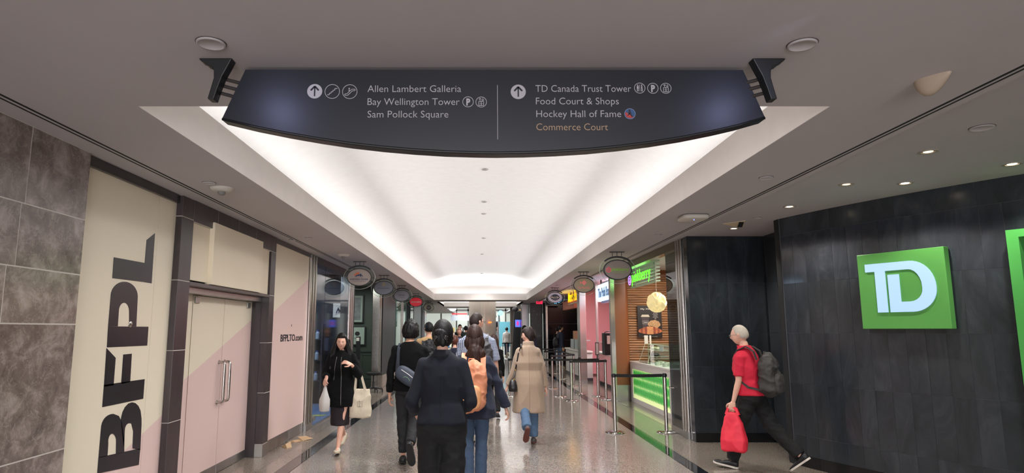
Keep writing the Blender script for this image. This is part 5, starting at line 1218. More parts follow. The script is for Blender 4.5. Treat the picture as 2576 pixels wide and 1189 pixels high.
# escalator rising beyond
es_ = empty('escalator', (.9, 42, 0), 0, 'small grey escalator beyond the steel column with a rider on it', 'escalator')
part(MB().loft([[(x, y, z) for x, z in ((.55, zz), (1.35, zz), (1.35, zz - .4), (.55, zz - .4))] for y, zz in ((41.5, .2), (42.5, .25), (46.5, 2.2), (48, 2.25))]), 'truss', DARKG, es_)
for x in (.52, 1.38): part(MB().tube([(x, 41.2, .7), (x, 41.5, 1.0), (x, 42.5, 1.1), (x, 46.5, 3.0), (x, 48, 3.1)], .04), 'handrail', BLACK, es_)
for x in (.54, 1.36): part(MB().loft([[(x, y, zz), (x + .01, y, zz), (x + .01, y, zz + .8), (x, y, zz + .8)] for y, zz in ((41.5, .2), (42.5, .25), (46.5, 2.2), (48, 2.25))]), 'glass_side', BGLASS, es_)
for u, v, Y_, lb, c in ((1139, 776, 40, 'white oval far sign left of the steel column', C(210, 214, 220)), (1313, 775, 40, 'orange oval far sign right of the steel column', C(240, 190, 130))):
    p = at(u, v, Y_); e = empty('far_oval_sign', (p.x, Y_, p.z), 0, lb, 'sign'); part(MB().prism(ell(.24, .17, 30), .04, 0, F_S((p.x, Y_, p.z))), 'face', mat(lb, c, .4, emit=c, es=.6), e); m = MB(); ring(m, .25, .18, .02, .06, F_S((p.x, Y_, p.z)), 0, 40); part(m, 'rim', BLACK, e)
    part(MB().rod((p.x, Y_, p.z + .17), (p.x, Y_, 5.4), .01), 'hanger', BLACK, e)
# ================================================================ PEOPLE
def remesh(mb, voxel, smooth=6, fold=0.0, fs=(7, 7, 4), seed=0, keep=None):
    me = bpy.data.meshes.new('t'); me.from_pydata(mb.v, [], mb.f); me.update()
    o = bpy.data.objects.new('t', me); COL.objects.link(o)
    r = o.modifiers.new('r', 'REMESH'); r.mode = 'VOXEL'; r.voxel_size = voxel; r.adaptivity = 0
    s = o.modifiers.new('s', 'SMOOTH'); s.factor = .5; s.iterations = smooth
    dg = bpy.context.evaluated_depsgraph_get(); e = o.evaluated_get(dg); m2 = e.to_mesh()
    out = MB(); out.v = [tuple(v.co) for v in m2.vertices]; out.f = [tuple(p.vertices) for p in m2.polygons]; out.m = [0] * len(out.f)
    nr = [tuple(v.normal) for v in m2.vertices]
    e.to_mesh_clear(); bpy.data.objects.remove(o); bpy.data.meshes.remove(me)
    if fold:
        nv = []
        for p, n in zip(out.v, nr):
            q = Vector((p[0] * fs[0] + seed, p[1] * fs[1], p[2] * fs[2] + 1.5 * p[0]))
            d = fold * (1 - 2.2 * abs(noise.noise(q)) - .5 * abs(noise.noise(q * 2.3)))
            nv.append((p[0] + n[0] * d, p[1] + n[1] * d, p[2] + n[2] * d))
        out.v = nv
    return out
def V(*a): return Vector(a)
def head_mesh(mb, T, fem=False, n=(44, 34), mi_lip=1):
    nu, nv = n; vs = []; ax, ay, az = (.074, .094, .110) if fem else (.078, .098, .114)
    G = lambda v, c, w: math.exp(-((v - c) / w) ** 2)
    for i in range(nv + 1):
        ph = -PI / 2 + PI * i / nv
        for j in range(nu):
            th = 2 * PI * j / nu; x, y, z = math.cos(ph) * math.cos(th), math.cos(ph) * math.sin(th), math.sin(ph)
            f = max(0, y)
            lo = max(0, -z)
            X = ax * x * (1 - .30 * lo ** 1.4 - .05 * G(z, .0, .25) * f); Y = ay * y; Zz = az * z
            if y < 0: Y *= (1 - .55 * lo ** 1.5); 
            else: Y *= (1 - .06 * lo)
            nose = G(x, 0, .15) * f ** 6; Y += .021 * nose * G(z, -.22, .12) + .013 * nose * G(z, -.02, .16)
            Y += .004 * f ** 3 * G(z, .20, .12) * G(abs(x), .3, .3)
            Y -= .010 * f ** 3 * (G(x, .36, .17) + G(x, -.36, .17)) * G(z, .03, .13)
            Y += .006 * f ** 4 * G(x, 0, .26) * (G(z, -.46, .05) + G(z, -.56, .05)) - .004 * f ** 4 * G(x, 0, .26) * G(z, -.51, .025)
            Y += .010 * f ** 3 * G(x, 0, .3) * G(z, -.86, .13)
            X += math.copysign(.004, x) * G(z, -.1, .2) * f
            vs.append((X, Y, Zz))
    fs = [(i * nu + j, i * nu + (j + 1) % nu, (i + 1) * nu + (j + 1) % nu, (i + 1) * nu + j) for i in range(nv) for j in range(nu)]
    a = len(mb.f); mb.add(vs, fs, 0, T)
    for k, f_ in enumerate(fs):
        c = [sum(vs[i][d] for i in f_) / 4 for d in range(3)]
        if c[1] > .06 and abs(c[0]) < .018 and -.062 < c[2] < -.051: mb.m[a + k] = mi_lip
    for s in (-1, 1):
        mb.ball((s * ax * .98, -.008, -.008), (.010, .019, .031), 12, 10, 0, 1, T)
        mb.ball((s * (ax + .008), -.012, .006), (.006, .016, .020), 10, 8, 0, 1, T)
def hand_mesh(mb, w, d, n, side, curl=.5, s=1.0, spread=.08, mi=0):
    """w wrist, d finger direction, n palm normal (curl direction), side thumb side"""
    d = d.normalized(); n = (n - d * n.dot(d)).normalized(); t = (side - d * side.dot(d)); t = (t - n * t.dot(n)).normalized()
    L = .092 * s; rings = []
    for k, (f, hw, ht) in enumerate(((-.15, .024, .020), (.05, .030, .019), (.4, .040, .017), (.8, .042, .014), (1.0, .040, .011))):
        c = w + d * L * f; rings.append([c + t * hw * s * math.copysign(abs(math.cos(a)) ** .7, math.cos(a)) + n * ht * s * math.sin(a) for a in [2 * PI * j / 14 for j in range(14)]])
    mb.loft(rings, mi)
    for k, (o, ln, cu) in enumerate(((.031, .070, .85), (.011, .078, 1.0), (-.010, .073, 1.05), (-.029, .058, 1.15))):
        p = w + d * L * .93 + t * o * s; dd = (d + t * (o * spread / .03)).normalized(); a = curl * cu; pts = [p]; q = p
        for seg_, fr in enumerate((.45, .32, .23)):
            a2 = a * (seg_ + .6); q = q + (dd * math.cos(a2) + n * math.sin(a2)) * ln * fr * s; pts.append(q)
        mb.chain(pts, [.0092 * s, .0086 * s, .0078 * s, .0066 * s], 8, mi)
    p = w + d * L * .22 + t * .026 * s; q = p + (t * .75 + d * .55 + n * .35).normalized() * .036 * s; r = q + (t * .30 + d * .85 + n * .45).normalized() * .030 * s; u = r + (d * .85 + n * .5 - t * .05).normalized() * .024 * s
    mb.chain([w + d * L * .1 + t * .012 * s, p, q, r, u], [.016 * s, .0155 * s, .012 * s, .0105 * s, .008 * s], 8, mi)
def xf(loc, yaw): return Matrix.Translation(loc) @ Matrix.Rotation(yaw, 4, 'Z')

def human(label, x, y, yaw, H, fem=False, L=(0, 0, 0), R=(0, 0, 0), armL=None, armR=None, head=(0, 0, 0), skin=SKIN, hair=None, hairmat=None,
          top=None, bottom=None, shoes=None, lean=0.0, narrow=.025, neck=0.0, vox=.009, build=1.0, curl=.55, group=None, eyes=True, shoulder=1.0):
    """L/R: (thigh swing forward deg, knee bend deg, foot pitch deg). arms: (upper dir, fore dir, hand dir|None)"""
    root = empty('person', (x, y, 0), yaw, label, 'person', group)
    hip_w = (.050 if fem else .050) * H; th_l = .242 * H; sh_l = .245 * H; ank = .045 * H
    J = {}
    def leg(sx, a, k, fp):
        nr_ = narrow
        a = math.radians(a); k = math.radians(k); h = V(sx * hip_w, 0, 0)
        kn = h + V(-sx * nr_, math.sin(a), -math.cos(a)) * th_l; b = a - k; an = kn + V(-sx * nr_, math.sin(b), -math.cos(b)) * sh_l
        f = math.radians(fp); to = V(sx * .12, math.cos(f), math.sin(f)).normalized(); up = V(0, -math.sin(f), math.cos(f)); 
        hl = an - up * ank - to * .05 * H / 1.7; tt = an - up * ank + to * .20 * H / 1.7
        return h, kn, an, to, up, hl, tt
    lg = {-1: leg(-1, *L), 1: leg(1, *R)}
    zmin = min(min(g[5].z, g[6].z) for g in lg.values()) - .006
    pel = V(0, 0, -zmin)
    for s in lg: lg[s] = tuple(p + pel if i in (0, 1, 2, 5, 6) else p for i, p in enumerate(lg[s]))
    zh = pel.z; sc = H / 1.7
    ln = math.radians(lean); up_ = V(0, math.sin(ln), math.cos(ln))
    def sp(z): return V(0, (z) * math.sin(ln), zh + z * math.cos(ln))       # point on the spine, z above the hip
    zsh = .254 * H; zneck = .318 * H; znc = .352 * H; zhead = .372 * H
    shw = (.086 if fem else .104) * H * shoulder
    SH = {s: sp(zsh) + V(s * shw, 0, 0) for s in (-1, 1)}
    AR = {}
    for s, a in ((-1, armL), (1, armR)):
        if a is None: a = ((s * .12, -.05, -1), (s * .04, .12, -1), None)
        u = V(*a[0]).normalized(); f = V(*a[1]).normalized(); hd = V(*a[2]).normalized() if a[2] is not None else f
        el = SH[s] + u * .168 * H; wr = el + f * .148 * H
        AR[s] = (SH[s], el, wr, hd, a[3] if len(a) > 3 else None)
    bw_ = sc * build
    # --- body
    b = MB()
    def tring(z, rx, ry, cy=0, n=26, e=.85):
        c = sp(z); return [(c.x + rx * bw_ * math.copysign(abs(math.cos(a)) ** e, math.cos(a)), c.y + cy * bw_ + ry * bw_ * math.copysign(abs(math.sin(a)) ** e, math.sin(a)), c.z) for a in [2 * PI * j / n for j in range(n)]]
    if fem: prof = [(-.09, .11, .085, 0), (-.02, .165, .11, -.005), (.04, .158, .105, -.005), (.16, .122, .085, .005), (.27, .142, .105, .012), (.37, .148, .105, .008), (.43, .146, .088, 0), (.47, .118, .072, -.005), (.50, .078, .062, -.008), (.535, .055, .055, -.01)]
    else: prof = [(-.09, .11, .085, 0), (-.02, .158, .11, -.005), (.04, .155, .105, 0), (.16, .142, .098, .005), (.27, .160, .115, .008), (.37, .175, .115, .005), (.44, .172, .094, 0), (.485, .135, .076, -.005), (.515, .085, .066, -.008), (.545, .06, .058, -.01)]
    tor = [(z * sc, rx, ry, cy) for z, rx, ry, cy in prof]
    b.loft([tring(z, rx * .93, ry * .92, cy) for z, rx, ry, cy in tor])
    for s in (-1, 1):
        h, kn, an, to, up, hl, tt = lg[s]
        b.chain([h, h.lerp(kn, .5), kn, kn.lerp(an, .3) - V(0, .012, 0), an], [.075 * bw_, .064 * bw_, .046 * bw_, .047 * bw_, .030 * bw_], 14)
        b.chain([an - up * .03, an - up * .045 * sc + to * .12 * sc], [.032 * sc, .022 * sc], 10)
        S_, el, wr, hd, nn = AR[s]
        b.chain([S_ - V(s * .02, 0, .01), S_.lerp(el, .5), el, el.lerp(wr, .3), wr], [.046 * bw_, .040 * bw_, .034 * bw_, .034 * bw_, .023 * bw_], 12)
    hy, hp, hr_ = (math.radians(a) for a in head)
    nk = sp(zneck); hc = sp(zhead + .045 * sc) + V(0, .018 + .05 * math.sin(-hp), 0)
    hc = V(hc.x, hc.y + .01, hc.z + neck)
    b.chain([nk - V(0, 0, .04), nk + V(0, 0, .03), hc - V(0, .015, .05)], [.056 * bw_ if not fem else .048 * bw_, .050 * sc if not fem else .042 * sc, .048 * sc], 14)
    out = remesh(b, vox, 5)
    HT = Matrix.Translation(hc) @ Matrix.Rotation(hy, 4, 'Z') @ Matrix.Rotation(hp, 4, 'X') @ Matrix.Rotation(hr_, 4, 'Y') @ Matrix.Scale(sc * (.98 if fem else 1.0), 4)
    head_mesh(out, HT, fem, (44, 34) if vox < .012 else (28, 22))
    for s in (-1, 1):
        S_, el, wr, hd, nn = AR[s]
        pn = V(*nn) if nn else V(-s, .15, 0)
        sd = V(0, 1, 0) if abs(hd.y) < .8 else V(0, 0, 1)
        if nn: sd = hd.cross(pn) * s * -1
        hand_mesh(out, wr + hd * .012, hd, pn, sd, curl, sc * (.92 if fem else 1.0))
    out.build('body', [skin, LIP], root, True)
    # --- face details
    if eyes:
        for s in (-1, 1):
            m = MB(); m.ball((s * .029, .0800, .003), (.0120, .008, .0052), 12, 8, 0, 1, HT); m.ball((s * .029, .0862, .003), (.0050, .0030, .0048), 10, 8, 1, 1, HT)
            m.tube([HT @ V(s * (.029 + .0125 * c_), .0865 - .006 * c_ * c_ - (.002 if c_ > 0 else 0), .0065 - .003 * c_ * c_) for c_ in (-1, -.5, 0, .5, 1)], .0016 * sc, 6, 2)
            m.build('eye', [EYEW, IRIS, HBROWN], root, True)
            m = MB(); m.tube([HT @ V(s * .014, .094, .022), HT @ V(s * .030, .092, .0265), HT @ V(s * .045, .080, .022)], [.0018 * sc, .0022 * sc, .0012 * sc], 6)
            m.build('eyebrow', hairmat or BLACK, root, True)
    # --- shoes
    if shoes:
        for s in (-1, 1):
            m = MB(); so = MB()
            h, kn, an, to, up, hl, tt = lg[s]; F = Matrix((to.cross(up), to, up)).transposed().to_4x4(); F.translation = an - up * ank
            k = sc * (.92 if fem else 1.02); rr = []
            for yy, hw, ht, z0 in ((-.072, .012, .045, .02), (-.066, .030, .075, .012), (-.03, .037, .088, .012), (.015, .038, .085, .012), (.06, .040, .066, .012), (.11, .046, .050, .012), (.16, .044, .042, .012), (.19, .032, .034, .012), (.203, .010, .024, .014)):
                rr.append([F @ V(hw * k * math.copysign(abs(math.cos(a)) ** .8, math.cos(a)), yy * k, (z0 + (ht - z0) * (.5 + .5 * math.sin(a))) * k) for a in [2 * PI * j / 14 for j in range(14)]])
            m.loft(rr)
            ol = [(hw * k, yy * k) for yy, hw in ((-.07, .022), (-.04, .038), (.02, .036), (.07, .042), (.12, .048), (.17, .044), (.198, .024))]
            poly = ol + [(.0, .210 * k)] + [(-a, b_) for a, b_ in reversed(ol)] + [(0, -.078 * k)]
            so.prism(poly, .020 * k, 0, F, 0)
            so.build('sole', shoes[1], m.build('shoe', shoes[0], root, True))
    # --- lower garment
    if bottom and bottom['kind'] == 'trousers':
        t = bottom; m = MB(); rh, rk, rm = t.get('r', (.088, .062, .056)); e_ = t.get('end', .93)
        m.loft([tring(z * sc, rx, ry, cy) for z, rx, ry, cy in ((-.13, .09, .08, 0), (-.09, .155, .112, -.01), (-.02, .178 if fem else .172, .128, -.01), (.05, .168, .118, -.005), (.10, .155, .108, 0))])
        for s in (-1, 1):
            h, kn, an, to, up, hl, tt = lg[s]; en = kn.lerp(an, e_)
            pts = [h + V(0, 0, -.01), h.lerp(kn, .5), kn, kn.lerp(en, .5), en]; rd = [rh * bw_, (rh * .55 + rk * .45) * bw_, rk * bw_, (rk + rm) / 2 * bw_, rm * bw_]
            m.chain(pts[:-1], rd[:-1], 16)
            d = (en - pts[3]).normalized(); m.rod(pts[3], en, rd[3], rd[4], 16)
        remesh(m, vox, 4, t.get('fold', .006), (9, 9, 12), x).build('trousers', t['mat'], root, True)
    if bottom and bottom['kind'] == 'skirt':
        t = bottom; m = MB(); hem = t['hem'] - zh; c0 = (lg[-1][1] + lg[1][1]) / 2
        rings = []
        for k in range(9):
            f = k / 8; z = .10 * sc + (hem - .10 * sc) * f; cy = (c0.y - 0) * max(0, f - .1) * .8; rx = .150 - .022 * f; ry = .112 + .05 * f
            rings.append([(rx * bw_ * math.cos(a), cy + ry * bw_ * math.sin(a), zh + z) for a in [2 * PI * j / 26 for j in range(26)]])
        m.loft(rings); remesh(m, vox, 3, .005, (10, 10, 5), x).build('skirt', t['mat'], root, True)
    # --- upper garment
    if top:
        t = top; th = t.get('th', .014); hem = t['hem'] - zh; m = MB(); fl = t.get('flare', 0); rings = []
        low = [(z, rx, ry, cy) for z, rx, ry, cy in tor if z > hem + .02]
        w0 = t.get('waist', 0)
        if hem < .12 * sc:
            nL = 6; z1 = .16 * sc; base = next(q for q in tor if abs(q[0] - .16 * sc) < 1e-6)
            for k in range(nL):
                f = 1 - k / nL; z = z1 + (hem - z1) * f; q = (.172 if fem else .166); g_m = min(1, f * (z1 - hem) / (.18 * sc))
                rx = base[1] + w0 + (q - base[1] - w0) * g_m + fl * max(0, f); ry = base[2] + w0 * .6 + (.118 - base[2]) * g_m + fl * .8 * f
                rings.append(tring(z, rx + th, ry + th, base[3] - .004))
            low = [q for q in tor if q[0] > z1 - 1e-6]
        for i, (z, rx, ry, cy) in enumerate(low):
            ww = w0 if z < .3 * sc else 0
            rings.append(tring(z, rx + th + ww, ry + th + ww * .6, cy))
        rings = rings[:-1]; rings.append(tring(tor[-1][0] - .012, .072 + t.get('collar', 0), .066 + t.get('collar', 0), -.005))
        if t.get('high'): rings.append(tring(tor[-1][0] + t['high'], .064 + t.get('collar', 0), .066 + t.get('collar', 0), .004))
        m.loft(rings)
        sl = t.get('sleeve', .96); sr = tuple(v_ * .85 for v_ in t.get('sr', (.062, .052, .042)))
        for s in (-1, 1):
            S_, el, wr, hd, nn = AR[s]
            A = S_ - V(s * .045, 0, .018)
            if sl <= .5:
                en = S_.lerp(el, sl * 2); m.chain([A, S_.lerp(el, .1)], [sr[0] * bw_ * 1.05, sr[0] * bw_], 14); m.rod(S_, en, sr[0] * bw_, sr[1] * bw_ * 1.08, 16)
            else:
                en = el.lerp(wr, (sl - .5) * 2); m.chain([A, S_, S_.lerp(el, .5), el, el.lerp(en, .5)], [sr[0] * bw_ * 1.0, sr[0] * bw_, (sr[0] + sr[1]) / 2 * bw_, sr[1] * bw_, (sr[1] + sr[2]) / 2 * bw_], 16); m.rod(el.lerp(en, .5), en, (sr[1] + sr[2]) / 2 * bw_, sr[2] * bw_, 16)
        remesh(m, vox, t.get('smooth', 5), t.get('fold', .006), t.get('fs', (6, 6, 7)), x + 3).build(t.get('name', 'jacket'), t['mat'], root, True)
        if t.get('under'):
            m = MB(); m.loft([tring(t['uhem'] - zh, t.get('ur', .185), .145, 0), tring(t['uhem'] - zh + .12, .18, .14, 0), tring(.12 * sc, .15, .11, 0)]); remesh(m, vox, 3, .005).build('shirt_hem', t['under'], root, True)
    # --- hair
    if hair:
        st_ = hair['style']; th = hair.get('th', .016); m = MB(); nu, nv = (72, 48) if vox < .012 else (36, 26); vs = []
        ax, ay, az = (.074, .094, .110) if fem else (.078, .098, .114); line_ = hair.get('line', .40); back = hair.get('back', -.62); side = hair.get('side', -.25); am = hair.get('rough', .004)
        for i in range(nv + 1):
            ph = -PI / 2 + PI * i / nv
            for j in range(nu):
                t_ = 2 * PI * j / nu; X, Y, Z = math.cos(ph) * math.cos(t_), math.cos(ph) * math.sin(t_), math.sin(ph)
                fr = Y / (math.hypot(X, Y) + 1e-6)                    # 1 front, -1 back
                lim = line_ if fr > .55 else (side + (line_ - side) * max(0, (fr - .15) / .4) if fr > .15 else (side + (back - side) * min(1, (.15 - fr) / .7)))
                k = 1 / (1 + math.exp(-(Z - lim) * 22))
                lo = max(0, -Z)
                r = 1 + (th / .1) * k - .14 * (1 - k)
                st2 = am * 10 * k * (noise.noise(V(X * 5 + x, Y * 5, Z * 2.2)) + .55 * noise.noise(V(X * 14, Y * 14 + x, Z * 4)) + .3 * noise.noise(V(X * 34, Y * 34, Z * 6)))
                r += st2
                if hair.get('vol'): r += hair['vol'] * k * max(0, Z + .2) * 1.0
                vs.append((ax * X * r * (1 - .10 * lo), ay * Y * r * (1 - (.35 if Y < 0 else 0) * lo ** 1.5) - .004, az * Z * r + .004))
        m.add(vs, [(i * nu + j, i * nu + (j + 1) % nu, (i + 1) * nu + (j + 1) % nu, (i + 1) * nu + j) for i in range(nv) for j in range(nu)], 0, HT)
        if st_ == 'bun':
            bb = MB(); bb.ball((0, -.105, -.02), (.052, .038, .062), 20, 14, 0, 1, HT); bb.ball((.012, -.12, -.055), (.034, .028, .040), 16, 12, 0, 1, HT); bb.ball((-.018, -.122, .012), (.036, .026, .030), 16, 12, 0, 1, HT)
            q = remesh(bb, .006, 3, .004, (30, 30, 12)); m.add(q.v, q.f)
        if st_ == 'smallbun':
            m.ball((0, -.105, -.01), (.03, .025, .03), 16, 12, 0, 1, HT)
        if st_ in ('long', 'pony'):
            bb = MB(); 
            if st_ == 'pony':
                bb.ball((0, -.045, -.055), (.112, .092, .105), 24, 16, 0, 1, HT)
                P3 = [HT @ V(0, -.085, -.11), HT @ V(.008, -.115, -.165), HT @ V(.012, -.12, -.22), HT @ V(.008, -.105, -.28)]
                bb.chain(P3, [.070, .072, .070, .030], 14); bb.chain([HT @ V(0.02, -.10, -.12), HT @ V(.075, -.12, -.17), HT @ V(.10, -.10, -.255)], [.05, .045, .012], 10); bb.chain([HT @ V(-.01, -.10, -.14), HT @ V(-.06, -.11, -.19), HT @ V(-.06, -.11, -.27)], [.045, .04, .012], 10)
            else:
                w = hair.get('w', .085); ll = hair.get('len', .32)
                rg = []
                for k in range(9):
                    f = k / 8; c = HT @ V(0, 0, 0); c = V(c.x, c.y - .03 - .035 * f * hair.get('bk', 1), c.z + .04 - ll * f)
                    ww = (w + hair.get('spread', .03) * f) * (1 - .35 * max(0, f - .75) * 4 * .5)
                    rg.append([(c.x + ww * math.cos(a), c.y - .022 + (.050 - .012 * f) * math.sin(a) + hair.get('front', 0) * f * (abs(math.cos(a)) ** 2), c.z) for a in [2 * PI * j / 24 for j in range(24)]])
                bb.loft(rg)
                for s in hair.get('locks', ()): bb.chain([HT @ V(*p) for p in s[0]], s[1], 10)
            q = remesh(bb, .008 if vox < .012 else .016, 3, .009, (26, 26, 5), x); m.add(q.v, q.f)
        m.build('hair', hairmat, root, True)
    root['_hc'] = 0; del root['_hc']
    return root, dict(HT=HT, lg=lg, AR=AR, sp=sp, zh=zh, sc=sc, tring=tring, SH=SH)
def worn(root, name, label, base, cat, group=None):
    """a bag worn by a person: its empty keeps the wearer's frame, base given in the wearer's frame"""
    M_ = Matrix.Translation(root.location) @ Matrix.Rotation(root.rotation_euler.z, 4, 'Z')
    e = empty(name, M_ @ Vector(base), root.rotation_euler.z, label, cat, group); e['_b'] = list(base); return e
def wp(mb, name, m, e, smooth=True, split=None, bevel=0):
    b = Vector(e['_b']); mb.v = [tuple(Vector(p) - b) for p in mb.v]; return mb.build(name, m, e, smooth, bevel, None, split)
def done(e):
    if '_b' in e: del e['_b']

HBLACK = mat('black hair', C(16, 14, 15), .55, var=.25, vs=60, stretch=(1, 1, .15), bump=.35, bs=120, spec=.3)
HBROWN = mat('dark brown hair', C(38, 27, 25), .55, var=.3, vs=60, stretch=(1, 1, .15), bump=.35, bs=120, spec=.3)
HAUB = mat('auburn brown hair', C(52, 33, 28), .55, var=.4, vs=50, stretch=(1, 1, .15), bump=.35, bs=120, spec=.3)
HGREY = mat('grey white hair', C(196, 186, 172), .6, var=.1, vs=60, bump=.4, bs=150)
NAVYW = mat('navy wool', C(16, 20, 32), .95, var=.06, vs=120, bump=.15, bs=700)
BLKW = mat('black knit', C(9, 10, 12), .95, var=.08, vs=150, bump=.2, bs=500, spec=.25)
BLKT = mat('black trouser cloth', C(14, 14, 16), .85, bump=.1, bs=600)
BLUET = mat('dark blue knit', C(28, 34, 54), .9, var=.06, vs=100, bump=.2, bs=500, sheen=.1)
JEAN = mat('blue denim', C(70, 90, 118), .85, var=.12, vs=90, bump=.2, bs=600)
JEANL = mat('light denim', C(104, 118, 142), .85, var=.12, vs=90, bump=.2, bs=600)
CAMEL = mat('camel wool', C(164, 142, 122), .9, var=.05, vs=70, bump=.2, bs=500, sheen=.2)
REDP = mat('red polo cotton', C(206, 28, 58), .8, var=.03, vs=60, bump=.15, bs=600)
SNK = mat('off white sneaker', C(206, 196, 176), .7); SNKS = mat('sneaker sole', C(190, 176, 150), .6)
SHB = mat('black shoe', C(26, 26, 28), .5); SHBS = mat('black sole', C(34, 34, 36), .7)
CANV = mat('beige canvas shoe', C(176, 164, 146), .8); RUBR = mat('brown rubber sole', C(104, 58, 50), .6); WSOLE = mat('white sole', C(214, 206, 196), .6)
VAN = mat('black and grey canvas shoe', C(80, 76, 76), .8, var=.5, vs=30)

# ---- 1. woman with two bags walking towards the camera (left)
r1, k1 = human('woman in long black coat walking towards us, carrying white bag and tote', -1.885, 8.85, PI, 1.60, True, narrow=.085, L=(14, 6, 10), R=(-12, 30, -24), lean=2,
    armL=((-.42, -.05, -1), (.30, .72, .62), (.55, .35, .30), (.3, -.4, -.6)), armR=((.30, .02, -1), (-.30, .95, .02), (.0, .75, -.55), (-.5, -.3, -.6)), neck=-.035,
    head=(6, -4, 0), skin=SKIN2, hair=dict(style='long', th=.024, line=.56, side=-1.2, back=-1.2, len=.38, w=.100, spread=.050, rough=.004, bk=.9, locks=[([(s_ * .070, .005, .03), (s_ * .088, -.005, -.06), (s_ * .110, -.01, -.14), (s_ * .135, .005, -.21), (s_ * .150, .015, -.29)], [.026, .036, .040, .034, .012]) for s_ in (-1, 1)]), hairmat=HBLACK,
    top=dict(mat=BLKW, hem=.60, th=.024, flare=.020, sleeve=.93, sr=(.072, .070, .062), collar=.006, fold=.009, name='coat', waist=.018),
    bottom=dict(kind='skirt', hem=.36, mat=mat('dark plum knit', C(34, 24, 30), .9)), shoes=(SNK, SNKS))
q = MB(); zip_ = mat('silver zip', C(150, 148, 146), .35, 1)
def zp(x0, zs_):
    return [(x0 + .012 * math.sin(z * 6), .135 + (.0 if z > .9 else .03) - .05 * max(0, (z - 1.1) * 4) + .0, z) for z in zs_]
sf_ = k1['sp']
def front(rt, xx, z, off=.004):
    """ray onto the coat from the front, in the wearer's frame"""
    best = None
    for c in rt.children:
        if c.name.split('.')[0] in ('coat', 'jacket', 'sweater', 'shirt', 'top'):
            ok, p, n_, _ = c.ray_cast(Vector((xx, 1.5, z)), Vector((0, -1, 0)))
            if ok: best = Vector((p.x, p.y + off, p.z))
    return best
def backp(rt, xx, z, off=.004, names=('coat', 'jacket', 'sweater', 'shirt', 'top')):
    for c in rt.children:
        if c.name.split('.')[0] in names:
            ok, p, n_, _ = c.ray_cast(Vector((xx, -1.5, z)), Vector((0, 1, 0)))
            if ok: return Vector((p.x, p.y - off, p.z)), n_
    return Vector((xx, -.15, z)), Vector((0, -1, 0))
bpy.context.view_layer.update()
for x0, s_, a_, b_ in ((-.02, -1, .62, 1.26), (.045, 1, .95, 1.26)):
    pts = [front(r1, x0 + s_ * .10 * (1.26 - (a_ + (b_ - a_) * i / 21)) * (1 if s_ > 0 else .25), a_ + (b_ - a_) * i / 21) for i in range(22)]; pts = [p for p in pts if p]
    q.tube(pts, .003, 6)
q.build('zipper', zip_, r1, True)
# hand points of woman 1 in her frame
def hp(k, s, d=.05): a = k['AR'][s]; return a[2] + a[3] * d
wl_ = hp(k1, -1, .055); wr_ = hp(k1, 1, .07)
TOTE = mat('cream canvas', C(212, 200, 178), .9, var=.04, vs=40, bump=.2, bs=400)
fx = -.30                                    # tote hangs from her left forearm (viewer right)
ea = k1['AR'][-1][1].lerp(k1['AR'][-1][2], .12)
zt = .86; e = worn(r1, 'tote_bag', 'cream canvas tote bag hanging from her forearm', (ea.x - .04, ea.y, .45), 'bag')
q = MB(); rg = []
for f, rx, ry in ((0, .125, .045), (.04, .14, .065), (.3, .145, .07), (.7, .132, .05), (.95, .122, .03), (1, .12, .024)):
    z = .45 + .37 * f; rg.append([(ea.x - .04 + rx * math.copysign(abs(math.cos(a)) ** .6, math.cos(a)), ea.y + ry * math.copysign(abs(math.sin(a)) ** .7, math.sin(a)), z + .012 * math.cos(2 * a) * f) for a in [2 * PI * j / 32 for j in range(32)]])
q.loft(rg); q = remesh(q, .008, 3, .012, (7, 5, 5), 5); wp(q, 'bag_body', TOTE, e)
q = MB()
for yy in (-.028, .028):
    a0 = V(ea.x - .105, ea.y + yy, .80); a1 = V(ea.x + .04, ea.y + yy, .80); tp = V(ea.x, ea.y, ea.z + .048)
    q.ribbon([a0, a0.lerp(tp, .5) + V(-.01, 0, 0), tp + V(-.03, yy * .3, -.01), tp + V(.02, yy * .3, -.01), a1.lerp(tp, .5) + V(.01, 0, 0), a1], [V(0, 1, 0)] * 6, .026, .004)
wp(q, 'handles', TOTE, e, False)
q = MB(); zz = .60; yy = ea.y + .078
for a, b in (((-.03, 0), (.03, 0)), ((.03, 0), (.03, .07)), ((.03, .07), (-.03, .07)), ((-.03, .07), (-.03, 0))): q.rod((ea.x - .045 + a[0], yy, zz + a[1]), (ea.x - .045 + b[0], yy, zz + b[1]), .0012, None, 6)
q.tube([(ea.x - .03, yy, .69), (ea.x - .05, yy, .65), (ea.x - .035, yy, .63), (ea.x - .05, yy, .60)], .0018, 6); wp(q, 'printed_mark', BLACK, e); done(e)
# small white carrier in her right hand (viewer left)
PLAS = glass_mat('thin white plastic', (.9, .9, .9), .1); PLASW = mat('milky plastic bag', C(222, 220, 216), .35, alpha=.72)
hx = wr_; e = worn(r1, 'carrier_bag', 'small knotted white plastic carrier bag with pale tub inside', (hx.x, hx.y, hx.z - .40), 'bag')
q = MB(); rg = []
for z, r in ((-.40, .045), (-.385, .062), (-.30, .068), (-.24, .066), (-.20, .05), (-.13, .028), (-.07, .014), (-.02, .010), (.015, .012)):
    rg.append([(hx.x + r * math.cos(a) * (1 + .1 * math.sin(5 * a)), hx.y + r * .85 * math.sin(a), hx.z + z) for a in [2 * PI * j / 28 for j in range(28)]])
q.loft(rg); wp(q, 'bag_body', PLASW, e)
q = MB().lathe([(0, 0), (.048, 0), (.056, .13), (.0, .13)], 24, 0, Matrix.Translation((hx.x, hx.y, hx.z - .385))); wp(q, 'tub', mat('paper tub', C(216, 204, 184), .7), e, True, 40); done(e)
e = worn(r1, 'shoulder_bag', 'black shoulder bag tucked behind the black coat', (.235, -.03, .52), 'bag')
